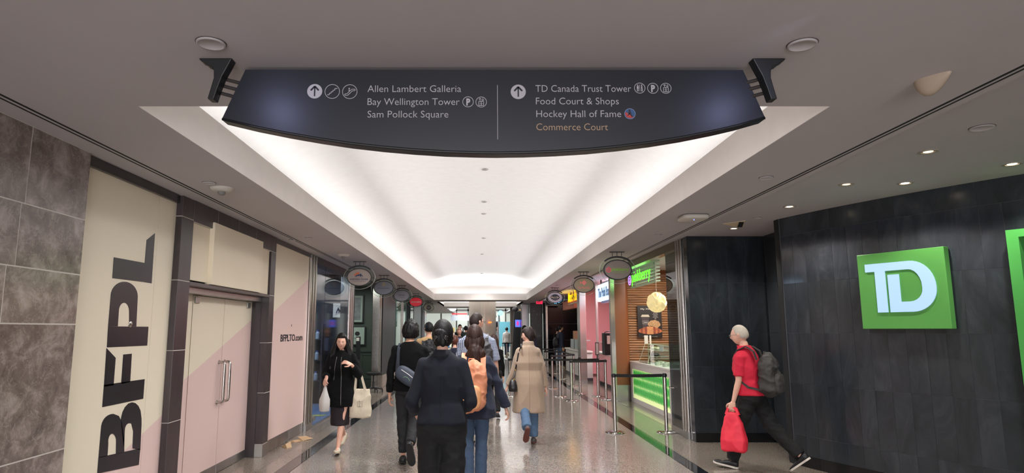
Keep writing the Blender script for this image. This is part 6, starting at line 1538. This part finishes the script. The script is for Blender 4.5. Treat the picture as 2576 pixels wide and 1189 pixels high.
q = MB().ball((.235, -.03, .68), (.055, .11, .15), 20, 14, 0, .7); wp(q, 'bag_body', mat('black nylon', C(24, 24, 28), .6), e)
q = MB().ribbon([(.235, -.03, .82), (.22, -.04, 1.0), (.17, -.04, 1.2), (.12, -.03, 1.315), (.11, .05, 1.25), (.13, .14, 1.1)], [V(1, 0, .2)] * 3 + [V(.3, 0, 1)] + [V(0, 1, .3)] * 2, .02, .003); wp(q, 'strap', mat('black nylon', C(24, 24, 28), .6), e, False); done(e)

# ---- 2. man in black sweater with sling bag
r2, k2 = human('man in black sweater and black trousers seen from behind', -.875, 8.1, 0, 1.73, False, neck=-.035, L=(4, 6, -2), R=(-10, 46, -68), lean=1,
    armL=((-.22, -.05, -1), (-.02, .10, -1), None), armR=((.24, .05, -1), (-.05, .75, -.55), None), head=(0, 0, 0), skin=SKIN,
    hair=dict(style='short', th=.036, line=.42, side=-.30, back=-.60, rough=.013, vol=.05), hairmat=HBLACK,
    top=dict(mat=BLKW, hem=.88, th=.018, flare=.006, sleeve=.95, sr=(.064, .052, .044), fold=.010, name='sweater', waist=.012), bottom=dict(kind='trousers', mat=mat('charcoal trousers', C(28, 29, 32), .85), r=(.092, .075, .052), end=.9, fold=.008), shoes=(SHB, SHBS))
bpy.context.view_layer.update()
e = worn(r2, 'sling_bag', 'dark blue grey sling bag worn across the black sweater back', (-.02, -.19, 1.0), 'bag')
SL = mat('slate nylon', C(58, 66, 80), .6, bump=.1, bs=300)
q = MB(); c_ = V(-.015, -.165, 1.06); T_ = Matrix.Translation(c_) @ Matrix.Rotation(math.radians(35), 4, 'Y')
q.ball((0, 0, 0), (.155, .055, .095), 28, 18, 0, .75, T_); wp(q, 'bag_body', SL, e)
q = MB(); pts = []; nn = []
for x_, z_ in ((-.135, 1.13), (-.138, 1.20), (-.135, 1.27), (-.135, 1.34), (-.13, 1.39)):
    p, n_ = backp(r2, x_, z_, .006); pts.append(p); nn.append(n_)
pts += [V(-.12, -.04, 1.452), V(-.115, .03, 1.455), V(-.11, .10, 1.39)]; nn += [V(0, -.6, 1), V(0, .3, 1), V(0, 1, .3)]
q.ribbon(pts, nn, [.09, .06, .045, .042] + [.04] * 9, .004); wp(q, 'strap', SL, e, False)
q = MB(); q.ribbon([T_ @ V(-.1, -.054, .03), T_ @ V(0, -.058, .035), T_ @ V(.07, -.055, .03)], V(0, -1, 0), .008, .004); wp(q, 'zipper', mat('silver zip', C(190, 188, 184), .3, 1), e, False)
q = MB(); q.tube([T_ @ V(.02 + .045 * math.cos(a), -.055, -.035 + .03 * math.sin(a)) for a in [PI * .1 + PI * .9 * i / 10 for i in range(11)]], .003, 6); wp(q, 'green_logo_arc', mat('pale green print', C(120, 160, 120), .5), e); done(e)

# ---- 3. woman in navy blazer (nearest)
r3, k3 = human('woman in navy blazer with black hair clipped up, nearest to us', -.285, 4.93, 0, 1.715, True, L=(3, 4, 0), R=(-4, 10, -4), lean=1,
    armL=((-.33, -.16, -1), (.05, .80, -.35), None), armR=((.30, -.14, -1), (-.30, .80, -.3), None), neck=-.028, head=(-4, -6, 0), skin=SKIN2, build=.96, shoulder=.95,
    hair=dict(style='bun', th=.016, line=.45, side=-.55, back=-.82, rough=.002), hairmat=HBLACK,
    top=dict(mat=NAVYW, hem=.93, th=.020, flare=.012, sleeve=.97, sr=(.064, .056, .046), collar=-.006, fold=.009, fs=(6, 6, 5), name='jacket', waist=.014, smooth=5),
    bottom=dict(kind='trousers', mat=BLKT, r=(.105, .095, .09), end=1.0, fold=.009), shoes=(SHB, SHBS))
bpy.context.view_layer.update()
q = MB(); q.loft([[(rx * math.cos(a), -.012 + ry * math.sin(a), z) for a in [2 * PI * j / 28 for j in range(28)]] for z, rx, ry in ((k3['zh'] + .502, .088, .078), (k3['zh'] + .525, .072, .071), (k3['zh'] + .553, .062, .064), (k3['zh'] + .553, .056, .058), (k3['zh'] + .49, .078, .076))]); q.build('collar', mat('dark navy collar', C(24, 26, 36), .9), r3, True)
pts = []
for i in range(14):
    p, n_ = backp(r3, -.004, .94 + .033 * i, .0008); pts.append(p)
q = MB().tube(pts, .0016, 6); q.build('back_seam', mat('seam black', C(16, 17, 24), .9), r3, True)
q = MB(); HT = k3['HT']
for s_ in (-1, 1):
    for k in range(3):
        q.tube([HT @ V(s_ * .018, -.138, -.02 + .0 * k), HT @ V(s_ * .040, -.146, -.015 - .012 * k), HT @ V(s_ * .052, -.128, -.020 - .020 * k)], .0032, 6)
q.build('hair_claw', mat('glossy black claw', C(40, 40, 44), .08, coat=1), r3, True)
q = MB().ball(tuple(HT @ V(.079, -.006, -.036)), .0045, 10, 8); q.build('earring', mat('silver zip', C(190, 188, 184), .3, 1), r3, True)

# ---- 4. woman with peach backpack
r4, k4 = human('woman with dark ponytail in dark blue top and jeans, wearing peach backpack', -.055, 6.85, 0, 1.645, True, L=(-6, 8, -3), R=(4, 4, 2), lean=2,
    armL=((-.24, -.05, -1), (-.02, .30, -1), None), armR=((.42, .02, -1), (.34, .10, -1), None), head=(0, 2, 0), skin=SKIN2,
    hair=dict(style='pony', th=.034, line=.45, side=-.6, back=-.9, rough=.004), hairmat=HAUB,
    top=dict(mat=BLUET, hem=.72, th=.024, flare=.045, sleeve=.99, sr=(.066, .060, .068), fold=.014, name='top', waist=.035), bottom=dict(kind='trousers', mat=JEAN, r=(.088, .066, .062), end=.86, fold=.006), shoes=(mat('white leather shoe', C(214, 206, 198), .5), WSOLE))
bpy.context.view_layer.update()
PEACH = mat('peach nylon', C(228, 152, 116), .55, var=.05, vs=12, bump=.15, bs=200); PEACHL = mat('glossy apricot nylon', C(236, 170, 120), .3, var=.05, vs=12)
def backpack(root, label, mat_, x0, z0, w, h_, d, tilt=0, y=-.15, strapx=.10, shz=1.36, pocket=True, pm=None, seed=1.0, ex=()):
    e = worn(root, 'backpack', label, (x0, y - d / 2, z0), 'backpack')
    q = MB(); rg = []; N_ = 15
    for i in range(N_):
        f = i / (N_ - 1); s_ = (math.sin(min(1, f * 5 + .15) * PI / 2)) * (math.cos(max(0, f - .72) / .28 * PI / 2 * .93) ** .55 if f > .72 else 1)
        rx = w / 2 * s_ * (1 - .12 * f); ry = d / 2 * s_ * (1.12 - .35 * f)
        cx = x0 + tilt * (f - .5) * h_
        rg.append([(cx + rx * math.copysign(abs(math.cos(a)) ** .65, math.cos(a)), y - d / 2 + ry * math.copysign(abs(math.sin(a)) ** .75, math.sin(a)), z0 + h_ * f) for a in [2 * PI * j / 32 for j in range(32)]])
    q.loft(rg); q = remesh(q, .009, 3, .024, (10, 8, 9), seed); wp(q, 'bag_body', mat_, e)
    if pocket:
        q = MB(); q.ball((x0 - tilt * h_ * .25, y - d * 1.03, z0 + h_ * .30), (w * .36, d * .22, h_ * .24), 24, 16, 0, .6); q = remesh(q, .009, 3, .006, (12, 8, 12), seed + 2); wp(q, 'front_pocket', pm or mat_, e)
        q = MB(); q.tube([(x0 - tilt * h_ * .25 + w * .3 * t, y - d * 1.16 + .02 * t * t, z0 + h_ * .52 + .01 * math.cos(t * 3)) for t in (-1, -.5, 0, .5, 1)], .0035, 6); wp(q, 'zipper', pm or mat_, e)
    q = MB()
    for s_ in (-1, 1):
        q.ribbon([(x0 * .3 + s_ * strapx, y + .0, z0 + h_ * .86), (x0 * .3 + s_ * strapx, y + .03, shz), (x0 * .3 + s_ * strapx, -.0, shz + .055), (x0 * .3 + s_ * strapx, .10, shz + .01), (s_ * strapx * 1.1, .15, shz - .12), (s_ * (strapx + .06), .10, shz - .32), (s_ * (strapx + .085), -.03, z0 + .10), (x0 + s_ * w * .4, y - .03, z0 + .07)], [V(0, -1, .3), V(0, -1, .8), V(0, 0, 1), V(0, 1, .8), V(0, 1, .2), V(s_, 1, 0), V(s_, 0, 0), V(s_, -1, 0)], [.05, .055, .055, .055, .05, .03, .025, .025], .010)
    wp(q, 'straps', mat_, e, False)
    q = MB().tube([(x0 - .03, y - d * .3, z0 + h_ * .97), (x0 - .025, y - d * .3, z0 + h_ * 1.05), (x0 + .025, y - d * .3, z0 + h_ * 1.05), (x0 + .03, y - d * .3, z0 + h_ * .97)], .007, 8); wp(q, 'top_loop', mat_, e)
    return e
e = backpack(r4, 'peach backpack with glossy apricot pocket worn over the dark blue top', PEACH, -.03, .80, .30, .50, .17, .10, -.13, .10, 1.32, True, PEACHL, 3); done(e)

# ---- 5. tall man in plaid shirt and glasses
PLAID = bpy.data.materials.new('blue white check shirt'); PLAID.use_nodes = True; nt, b, N, L = nodes_of(PLAID)
tc = N('ShaderNodeTexCoord'); sp_ = N('ShaderNodeSeparateXYZ'); L(tc.outputs['Object'], sp_.inputs[0])
def stripe(sock, per, duty):
    m1 = N('ShaderNodeMath'); m1.operation = 'DIVIDE'; m1.inputs[1].default_value = per; L(sock, m1.inputs[0]); m2 = N('ShaderNodeMath'); m2.operation = 'FRACT'; L(m1.outputs[0], m2.inputs[0])
    m3 = N('ShaderNodeMath'); m3.operation = 'LESS_THAN'; m3.inputs[1].default_value = duty; L(m2.outputs[0], m3.inputs[0]); return m3.outputs[0]
ax_ = N('ShaderNodeMath'); ax_.operation = 'ADD'; ay_ = N('ShaderNodeMath'); ay_.operation = 'MULTIPLY'; ay_.inputs[1].default_value = .3; L(sp_.outputs['Y'], ay_.inputs[0]); L(sp_.outputs['X'], ax_.inputs[0]); L(ay_.outputs[0], ax_.inputs[1])
s1 = stripe(ax_.outputs[0], .021, .30); s2 = stripe(sp_.outputs['Z'], .021, .34); ad = N('ShaderNodeMath'); ad.operation = 'ADD'; L(s1, ad.inputs[0]); L(s2, ad.inputs[1])
cr = N('ShaderNodeValToRGB'); cr.color_ramp.interpolation = 'CONSTANT'; e_ = cr.color_ramp.elements; e_[0].color = (*C(46, 56, 92), 1); e_[1].position = .9; e_[1].color = (*C(186, 194, 212), 1)
hf = N('ShaderNodeMath'); hf.operation = 'MULTIPLY'; hf.inputs[1].default_value = .95; L(ad.outputs[0], hf.inputs[0]); L(hf.outputs[0], cr.inputs[0]); L(cr.outputs[0], b.inputs['Base Color']); b.inputs['Roughness'].default_value = .85
r5, k5 = human('tall man with glasses in blue check shirt, head turned right', -.045, 9.65, 0, 1.855, False, L=(-4, 6, -2), R=(3, 3, 0), lean=1, armR=((.22, .0, -1), (.10, .05, -1), None), head=(-52, 0, 0), skin=SKIN2, build=1.14, shoulder=1.08,
    hair=dict(style='short', th=.012, line=.46, side=-.12, back=-.45, rough=.002), hairmat=HBROWN,
    top=dict(mat=PLAID, hem=.84, th=.022, flare=.01, sleeve=.5, sr=(.066, .068, .05), fold=.007, name='shirt', waist=.03, collar=.008), bottom=dict(kind='trousers', mat=JEANL, r=(.10, .078, .07), end=.95, fold=.007), shoes=(mat('khaki sneaker', C(184, 172, 148), .7, var=.2, vs=30), SHBS))
def glasses(root, HT, m_=BLACK):
    q = MB()
    for s_ in (-1, 1):
        q.tube([HT @ V(s_ * .032 + .021 * math.cos(a), .104, .003 + .014 * math.sin(a)) for a in [2 * PI * i / 16 for i in range(16)]], .0022, 6, 0, True)
        q.tube([HT @ V(s_ * .054, .102, .008), HT @ V(s_ * .079, .06, .010), HT @ V(s_ * .084, -.01, .008)], .0022, 6)
    q.tube([HT @ V(-.011, .106, .006), HT @ V(0, .108, .009), HT @ V(.011, .106, .006)], .002, 6)
    q.build('glasses', m_, root, True)
glasses(r5, k5['HT'])
q = MB().lathe([(.030, 0), (.033, .004), (.033, .014), (.030, .018)], 20, 0, Matrix.Translation(k5['AR'][1][2] - k5['AR'][1][3] * .02), False); q.build('wristband', mat('purple band', C(60, 40, 130), .5), r5, True)
e = backpack(r5, 'dark grey backpack worn over the blue check shirt', mat('charcoal nylon', C(52, 50, 54), .6, bump=.1, bs=200), .06, .95, .34, .52, .2, 0, -.15, .13, 1.50, True, None, 7); done(e)

# ---- 6. woman in the beige coat
r6, k6 = human('woman in long beige wool coat and jeans, looking left', .715, 9.52, 0, 1.65, True, L=(-16, 40, -58), R=(3, 3, 0), lean=0,
    armL=((-.30, -.02, -1), (-.42, .10, -1), None), armR=((.30, -.02, -1), (.18, .12, -1), None), head=(68, -3, 0), skin=SKIN2, neck=-.01, shoulder=.90,
    hair=dict(style='smallbun', th=.026, line=.42, side=-.15, back=-.75, rough=.006), hairmat=HBROWN,
    top=dict(mat=CAMEL, hem=.445, th=.034, flare=.040, sleeve=.99, sr=(.074, .066, .058), collar=.014, high=.045, fold=.010, fs=(5, 5, 2.2), name='coat', waist=.045), bottom=dict(kind='trousers', mat=mat('steel blue denim', C(82, 108, 138), .85, var=.12, vs=90, bump=.2, bs=600), r=(.085, .066, .068), end=.97, fold=.006), shoes=(VAN, RUBR))
bpy.context.view_layer.update()
pts = [backp(r6, -.002, .46 + .045 * i, .0012)[0] for i in range(21)]
q = MB().tube(pts, .0022, 6); q.build('back_seam', mat('camel seam', C(150, 126, 104), .9), r6, True)
e = worn(r6, 'handbag', 'small black leather handbag on long strap at the beige coat', (-.235, -.10, .74), 'bag'); LEA = mat('black leather', C(24, 24, 26), .35, bump=.1, bs=200)
q = MB(); rg = [[(-.235 + rx * math.copysign(abs(math.cos(a)) ** .6, math.cos(a)), -.10 + ry * math.copysign(abs(math.sin(a)) ** .6, math.sin(a)), .74 + z) for a in [2 * PI * j / 24 for j in range(24)]] for z, rx, ry in ((0, .055, .08), (.012, .066, .095), (.08, .062, .09), (.14, .048, .07), (.165, .032, .05), (.17, .02, .03))]
q.loft(rg); wp(q, 'bag_body', LEA, e)
q = MB(); pts = [V(-.235, -.10, .905)]; nn = [V(-1, -.3, 0)]
for x_, z_ in ((-.20, 1.02), (-.185, 1.10), (-.17, 1.18), (-.155, 1.26), (-.135, 1.33), (-.115, 1.375)):
    p, n_ = backp(r6, x_, z_, .006); pts.append(p); nn.append(n_)
pts += [V(-.105, .0, 1.415), V(-.10, .11, 1.35), V(-.17, .16, 1.2), V(-.24, .08, 1.0), V(-.245, -.05, .905)]; nn += [V(0, 0, 1), V(0, 1, .3), V(0, 1, 0), V(-1, .5, 0), V(-1, 0, 0)]
q.ribbon(pts, nn, .022, .004); wp(q, 'strap', LEA, e, False)
q = MB().ball((-.225, -.16, .905), (.008, .008, .014), 10, 8).ball((-.20, -.13, 1.04), (.006, .006, .02), 10, 8); wp(q, 'gold_clasp', mat('gold metal', C(210, 176, 110), .25, 1), e); done(e)

# ---- 7. man in red polo (right)
r7, k7 = human('older man in red polo shirt and black trousers walking left with red bag', 3.22, 7.72, math.radians(50), 1.70, False, L=(20, 5, 10), R=(-26, 18, -38), lean=6,
    armL=((-.08, .12, -1), (-.02, .30, -1), None), armR=((.12, -.1, -1), (.05, .2, -1), None), head=(2, -6, 0), skin=SKIN2, build=1.05,
    hair=dict(style='short', th=.008, line=.62, side=-.10, back=-.45, rough=.0015), hairmat=HGREY,
    top=dict(mat=REDP, hem=.86, th=.018, flare=.006, sleeve=.40, sr=(.066, .066, .05), fold=.006, name='shirt', waist=.022, collar=.008, high=.012), bottom=dict(kind='trousers', mat=BLKT, r=(.098, .078, .066), end=.97, fold=.010), shoes=(SHB, WSOLE))
glasses(r7, k7['HT'], mat('thin grey frame', C(110, 110, 112), .3))
e = backpack(r7, 'dark olive grey backpack on the man in the red polo', mat('olive grey canvas', C(62, 60, 58), .75, bump=.15, bs=250), .0, .86, .33, .48, .19, 0, -.115, .12, 1.37, True, None, 11)
done(e)
hL = hp(k7, -1, .06)
e = worn(r7, 'shopping_bag', 'bright red tall shopping bag hanging from his hand', (hL.x, hL.y, hL.z - .50), 'bag'); RB = mat('red non woven bag', C(226, 44, 66), .6, var=.03, vs=10, bump=.1, bs=300)
q = MB(); rg = []
for f, a_, b_ in ((0, .115, .07), (.03, .135, .085), (.25, .14, .085), (.5, .12, .06), (.75, .085, .035), (.86, .06, .022)):
    rg.append([(hL.x + b_ * math.copysign(abs(math.cos(t)) ** .6, math.cos(t)), hL.y + a_ * math.copysign(abs(math.sin(t)) ** .6, math.sin(t)), hL.z - .50 + .50 * f) for t in [2 * PI * j / 28 for j in range(28)]])
q.loft(rg); q = remesh(q, .009, 2, .012, (9, 7, 5), 2); wp(q, 'bag_body', RB, e)
q = MB()
for xx in (-.02, .02): q.ribbon([(hL.x + xx, hL.y - .07, hL.z - .09), (hL.x + xx * .6, hL.y - .045, hL.z - .02), (hL.x + xx * .3, hL.y, hL.z + .012), (hL.x + xx * .6, hL.y + .045, hL.z - .02), (hL.x + xx, hL.y + .07, hL.z - .09)], [V(xx, 0, .01)] * 5, .03, .004)
wp(q, 'handles', RB, e, False); done(e)

# ---- middle distance
r8, k8 = human('man in tan quilted jacket and dark hair, behind the black sweater man', -1.0, 12.6, math.radians(8), 1.74, False, vox=.014, head=(20, 0, 0), hair=dict(style='short', th=.016, line=.44, side=-.3, back=-.5, rough=.004), hairmat=HBLACK,
    top=dict(mat=mat('tan quilted cloth', C(196, 160, 112), .8, var=.08, vs=40), hem=.8, th=.035, sleeve=.95, sr=(.076, .066, .055), fold=.008, name='jacket', waist=.03), bottom=dict(kind='trousers', mat=BLKT), shoes=(SHB, SHBS), L=(8, 4, 4), R=(-8, 12, -12))
e = backpack(r8, 'black backpack worn over the tan quilted jacket', mat('black nylon', C(24, 24, 28), .6), 0, .92, .32, .50, .19, 0, -.16, .11, 1.40, True, None, 5); done(e)
r9, k9 = human('woman with long brown hair in black top, just past the check shirt', .27, 12.2, 0, 1.52, True, vox=.014, head=(0, 0, 0), skin=SKIN2, hair=dict(style='long', th=.018, line=.45, side=-.8, back=-1, len=.40, w=.08, spread=.02, rough=.003), hairmat=HAUB,
    top=dict(mat=BLKW, hem=.86, th=.016, sleeve=.96, sr=(.056, .05, .04), fold=.005, name='sweater', waist=.01), bottom=dict(kind='trousers', mat=BLKT), shoes=(SHB, SHBS), L=(8, 4, 4), R=(-8, 12, -12))
r10, k10 = human('short auburn haired person in dark blue, between blazer and check shirt', -.50, 12.9, 0, 1.50, True, vox=.014, skin=SKIN2, hair=dict(style='short', th=.02, line=.45, side=-.5, back=-.8, rough=.004), hairmat=mat('auburn hair', C(96, 52, 40), .5, var=.2, vs=40),
    top=dict(mat=BLUET, hem=.8, th=.018, sleeve=.96, fold=.005, name='sweater'), bottom=dict(kind='trousers', mat=JEANL), shoes=(SHB, SHBS))
# ---- far people
def far_person(u, v0, v1, lb, yaw, topm, botm, hm=HBLACK, fem=False, Yd=None, H=None, hd=(0, 0, 0), sk=SKIN, Ls=(10, 6, 4), Rs=(-10, 16, -14), **kw):
    p = atz(u, v1) if Yd is None else at(u, v0, Yd)
    Hh = H or (at(u, v0, p.y).z)
    return human(lb, p.x, p.y, yaw, Hh, fem, vox=.024, L=Ls, R=Rs, head=hd, skin=sk, hair=dict(style='short', th=.016, line=.44, side=-.3, back=-.5, rough=.003), hairmat=hm,
        top=dict(mat=topm, hem=Hh * .48, th=.022, sleeve=.95, fold=0, name='jacket', smooth=2), bottom=dict(kind='trousers', mat=botm, fold=0), shoes=kw.get('shoes', (SHB, SHBS)), eyes=False)
WS = mat('white shirt', C(224, 218, 212), .8)
ra, ka = far_person(1275, 823, 897, 'person in white top and navy trousers walking away down the hall', 0, WS, mat('navy trousers', C(34, 40, 62), .8), shoes=(SNK, SNKS), Ls=(6, 4, 0), Rs=(-14, 34, -40))
rb_, kb = far_person(1411, 814, 925, 'man in navy jumper and jeans at the bar counter, facing right', math.radians(-75), mat('navy jumper', C(32, 38, 60), .85), JEAN, Ls=(2, 2, 0), Rs=(-2, 4, 0), shoes=(SNK, SNKS), H=1.80)
rc, kc_ = far_person(1403, 818, 922, 'dark haired woman in black beside the navy jumper man at the counter', math.radians(-40), BLKW, JEAN, fem=True, H=1.72, Ls=(2, 2, 0), Rs=(-2, 4, 0), sk=SKIN2)
e = backpack(rb_, 'dark satchel worn by the man at the bar counter', mat('black nylon', C(24, 24, 28), .6), 0, .9, .3, .4, .16, 0, -.15, .11, 1.42, False); done(e)
rd, kd = far_person(1333, 818, 0, 'grey haired man in dark jacket just behind the beige coat woman', 0, mat('dark navy coat', C(28, 34, 50), .8), BLKT, HGREY, Yd=21.5, H=1.72, hd=(-30, 0, 0))
re_, ke = far_person(1318, 812, 0, 'dark haired man in grey top looking right near the kiosk', math.radians(-60), mat('grey brown top', C(66, 58, 56), .8), BLKT, Yd=28.5, H=1.80, sk=SKIN2)
rf, kf = far_person(1157, 808, 0, 'man in black suit with white shirt walking towards us, far away', PI, mat('black suit', C(26, 28, 34), .8), mat('suit trousers', C(26, 28, 34), .8), Yd=30.2, H=1.86, sk=SKIN2)
q = MB().prism([(-.05, 1.08), (.05, 1.08), (.065, 1.50), (-.065, 1.50)], .02, 0, frame((0, .145, 0), (-1, 0, 0), (0, 0, 1))); q.build('shirt_front', WS, rf)
rg_, kg = far_person(1155, 822, 0, 'bald man in dark suit and blue shirt walking towards us', PI, mat('charcoal suit', C(50, 46, 52), .8), BLKT, mat('stubble', C(170, 130, 112), .6), Yd=21.0, H=1.67, sk=SKIN2)
q = MB().prism([(-.05, .95), (.05, .95), (.06, 1.36), (-.06, 1.36)], .02, 0, frame((0, .145, 0), (-1, 0, 0), (0, 0, 1))); q.build('shirt_front', mat('blue shirt', C(130, 150, 196), .8), rg_)
rh_, kh = far_person(1172, 812, 0, 'figure in dark green walking away left of the steel column', 0, mat('dark green top', C(40, 58, 54), .8), BLKT, Yd=28.8, H=1.78)
p = at(1256, 801, 42)
ri, ki = human('person with grey backpack riding up the far escalator', .95, 43.4, 0, 1.75, False, vox=.024, hair=dict(style='short', th=.016, line=.44, side=-.3, back=-.5, rough=.003), hairmat=HBLACK, top=dict(mat=BLKW, hem=.84, th=.022, sleeve=.5, fold=0, name='jacket', smooth=2), bottom=dict(kind='trousers', mat=BLKT, fold=0, end=.55), shoes=(SHB, SHBS), eyes=False)
ri.location.z = .72
e = backpack(ri, 'grey backpack on the escalator rider', mat('grey nylon', C(90, 92, 98), .6), 0, .95, .32, .5, .18, 0, -.15, .11, 1.42, True); e.location.z += .72; done(e)
rj, kj = far_person(975, 825, 0, 'dark haired person in white top inside the far left glass shop', 0, WS, BLKT, Yd=26.5, H=1.62)
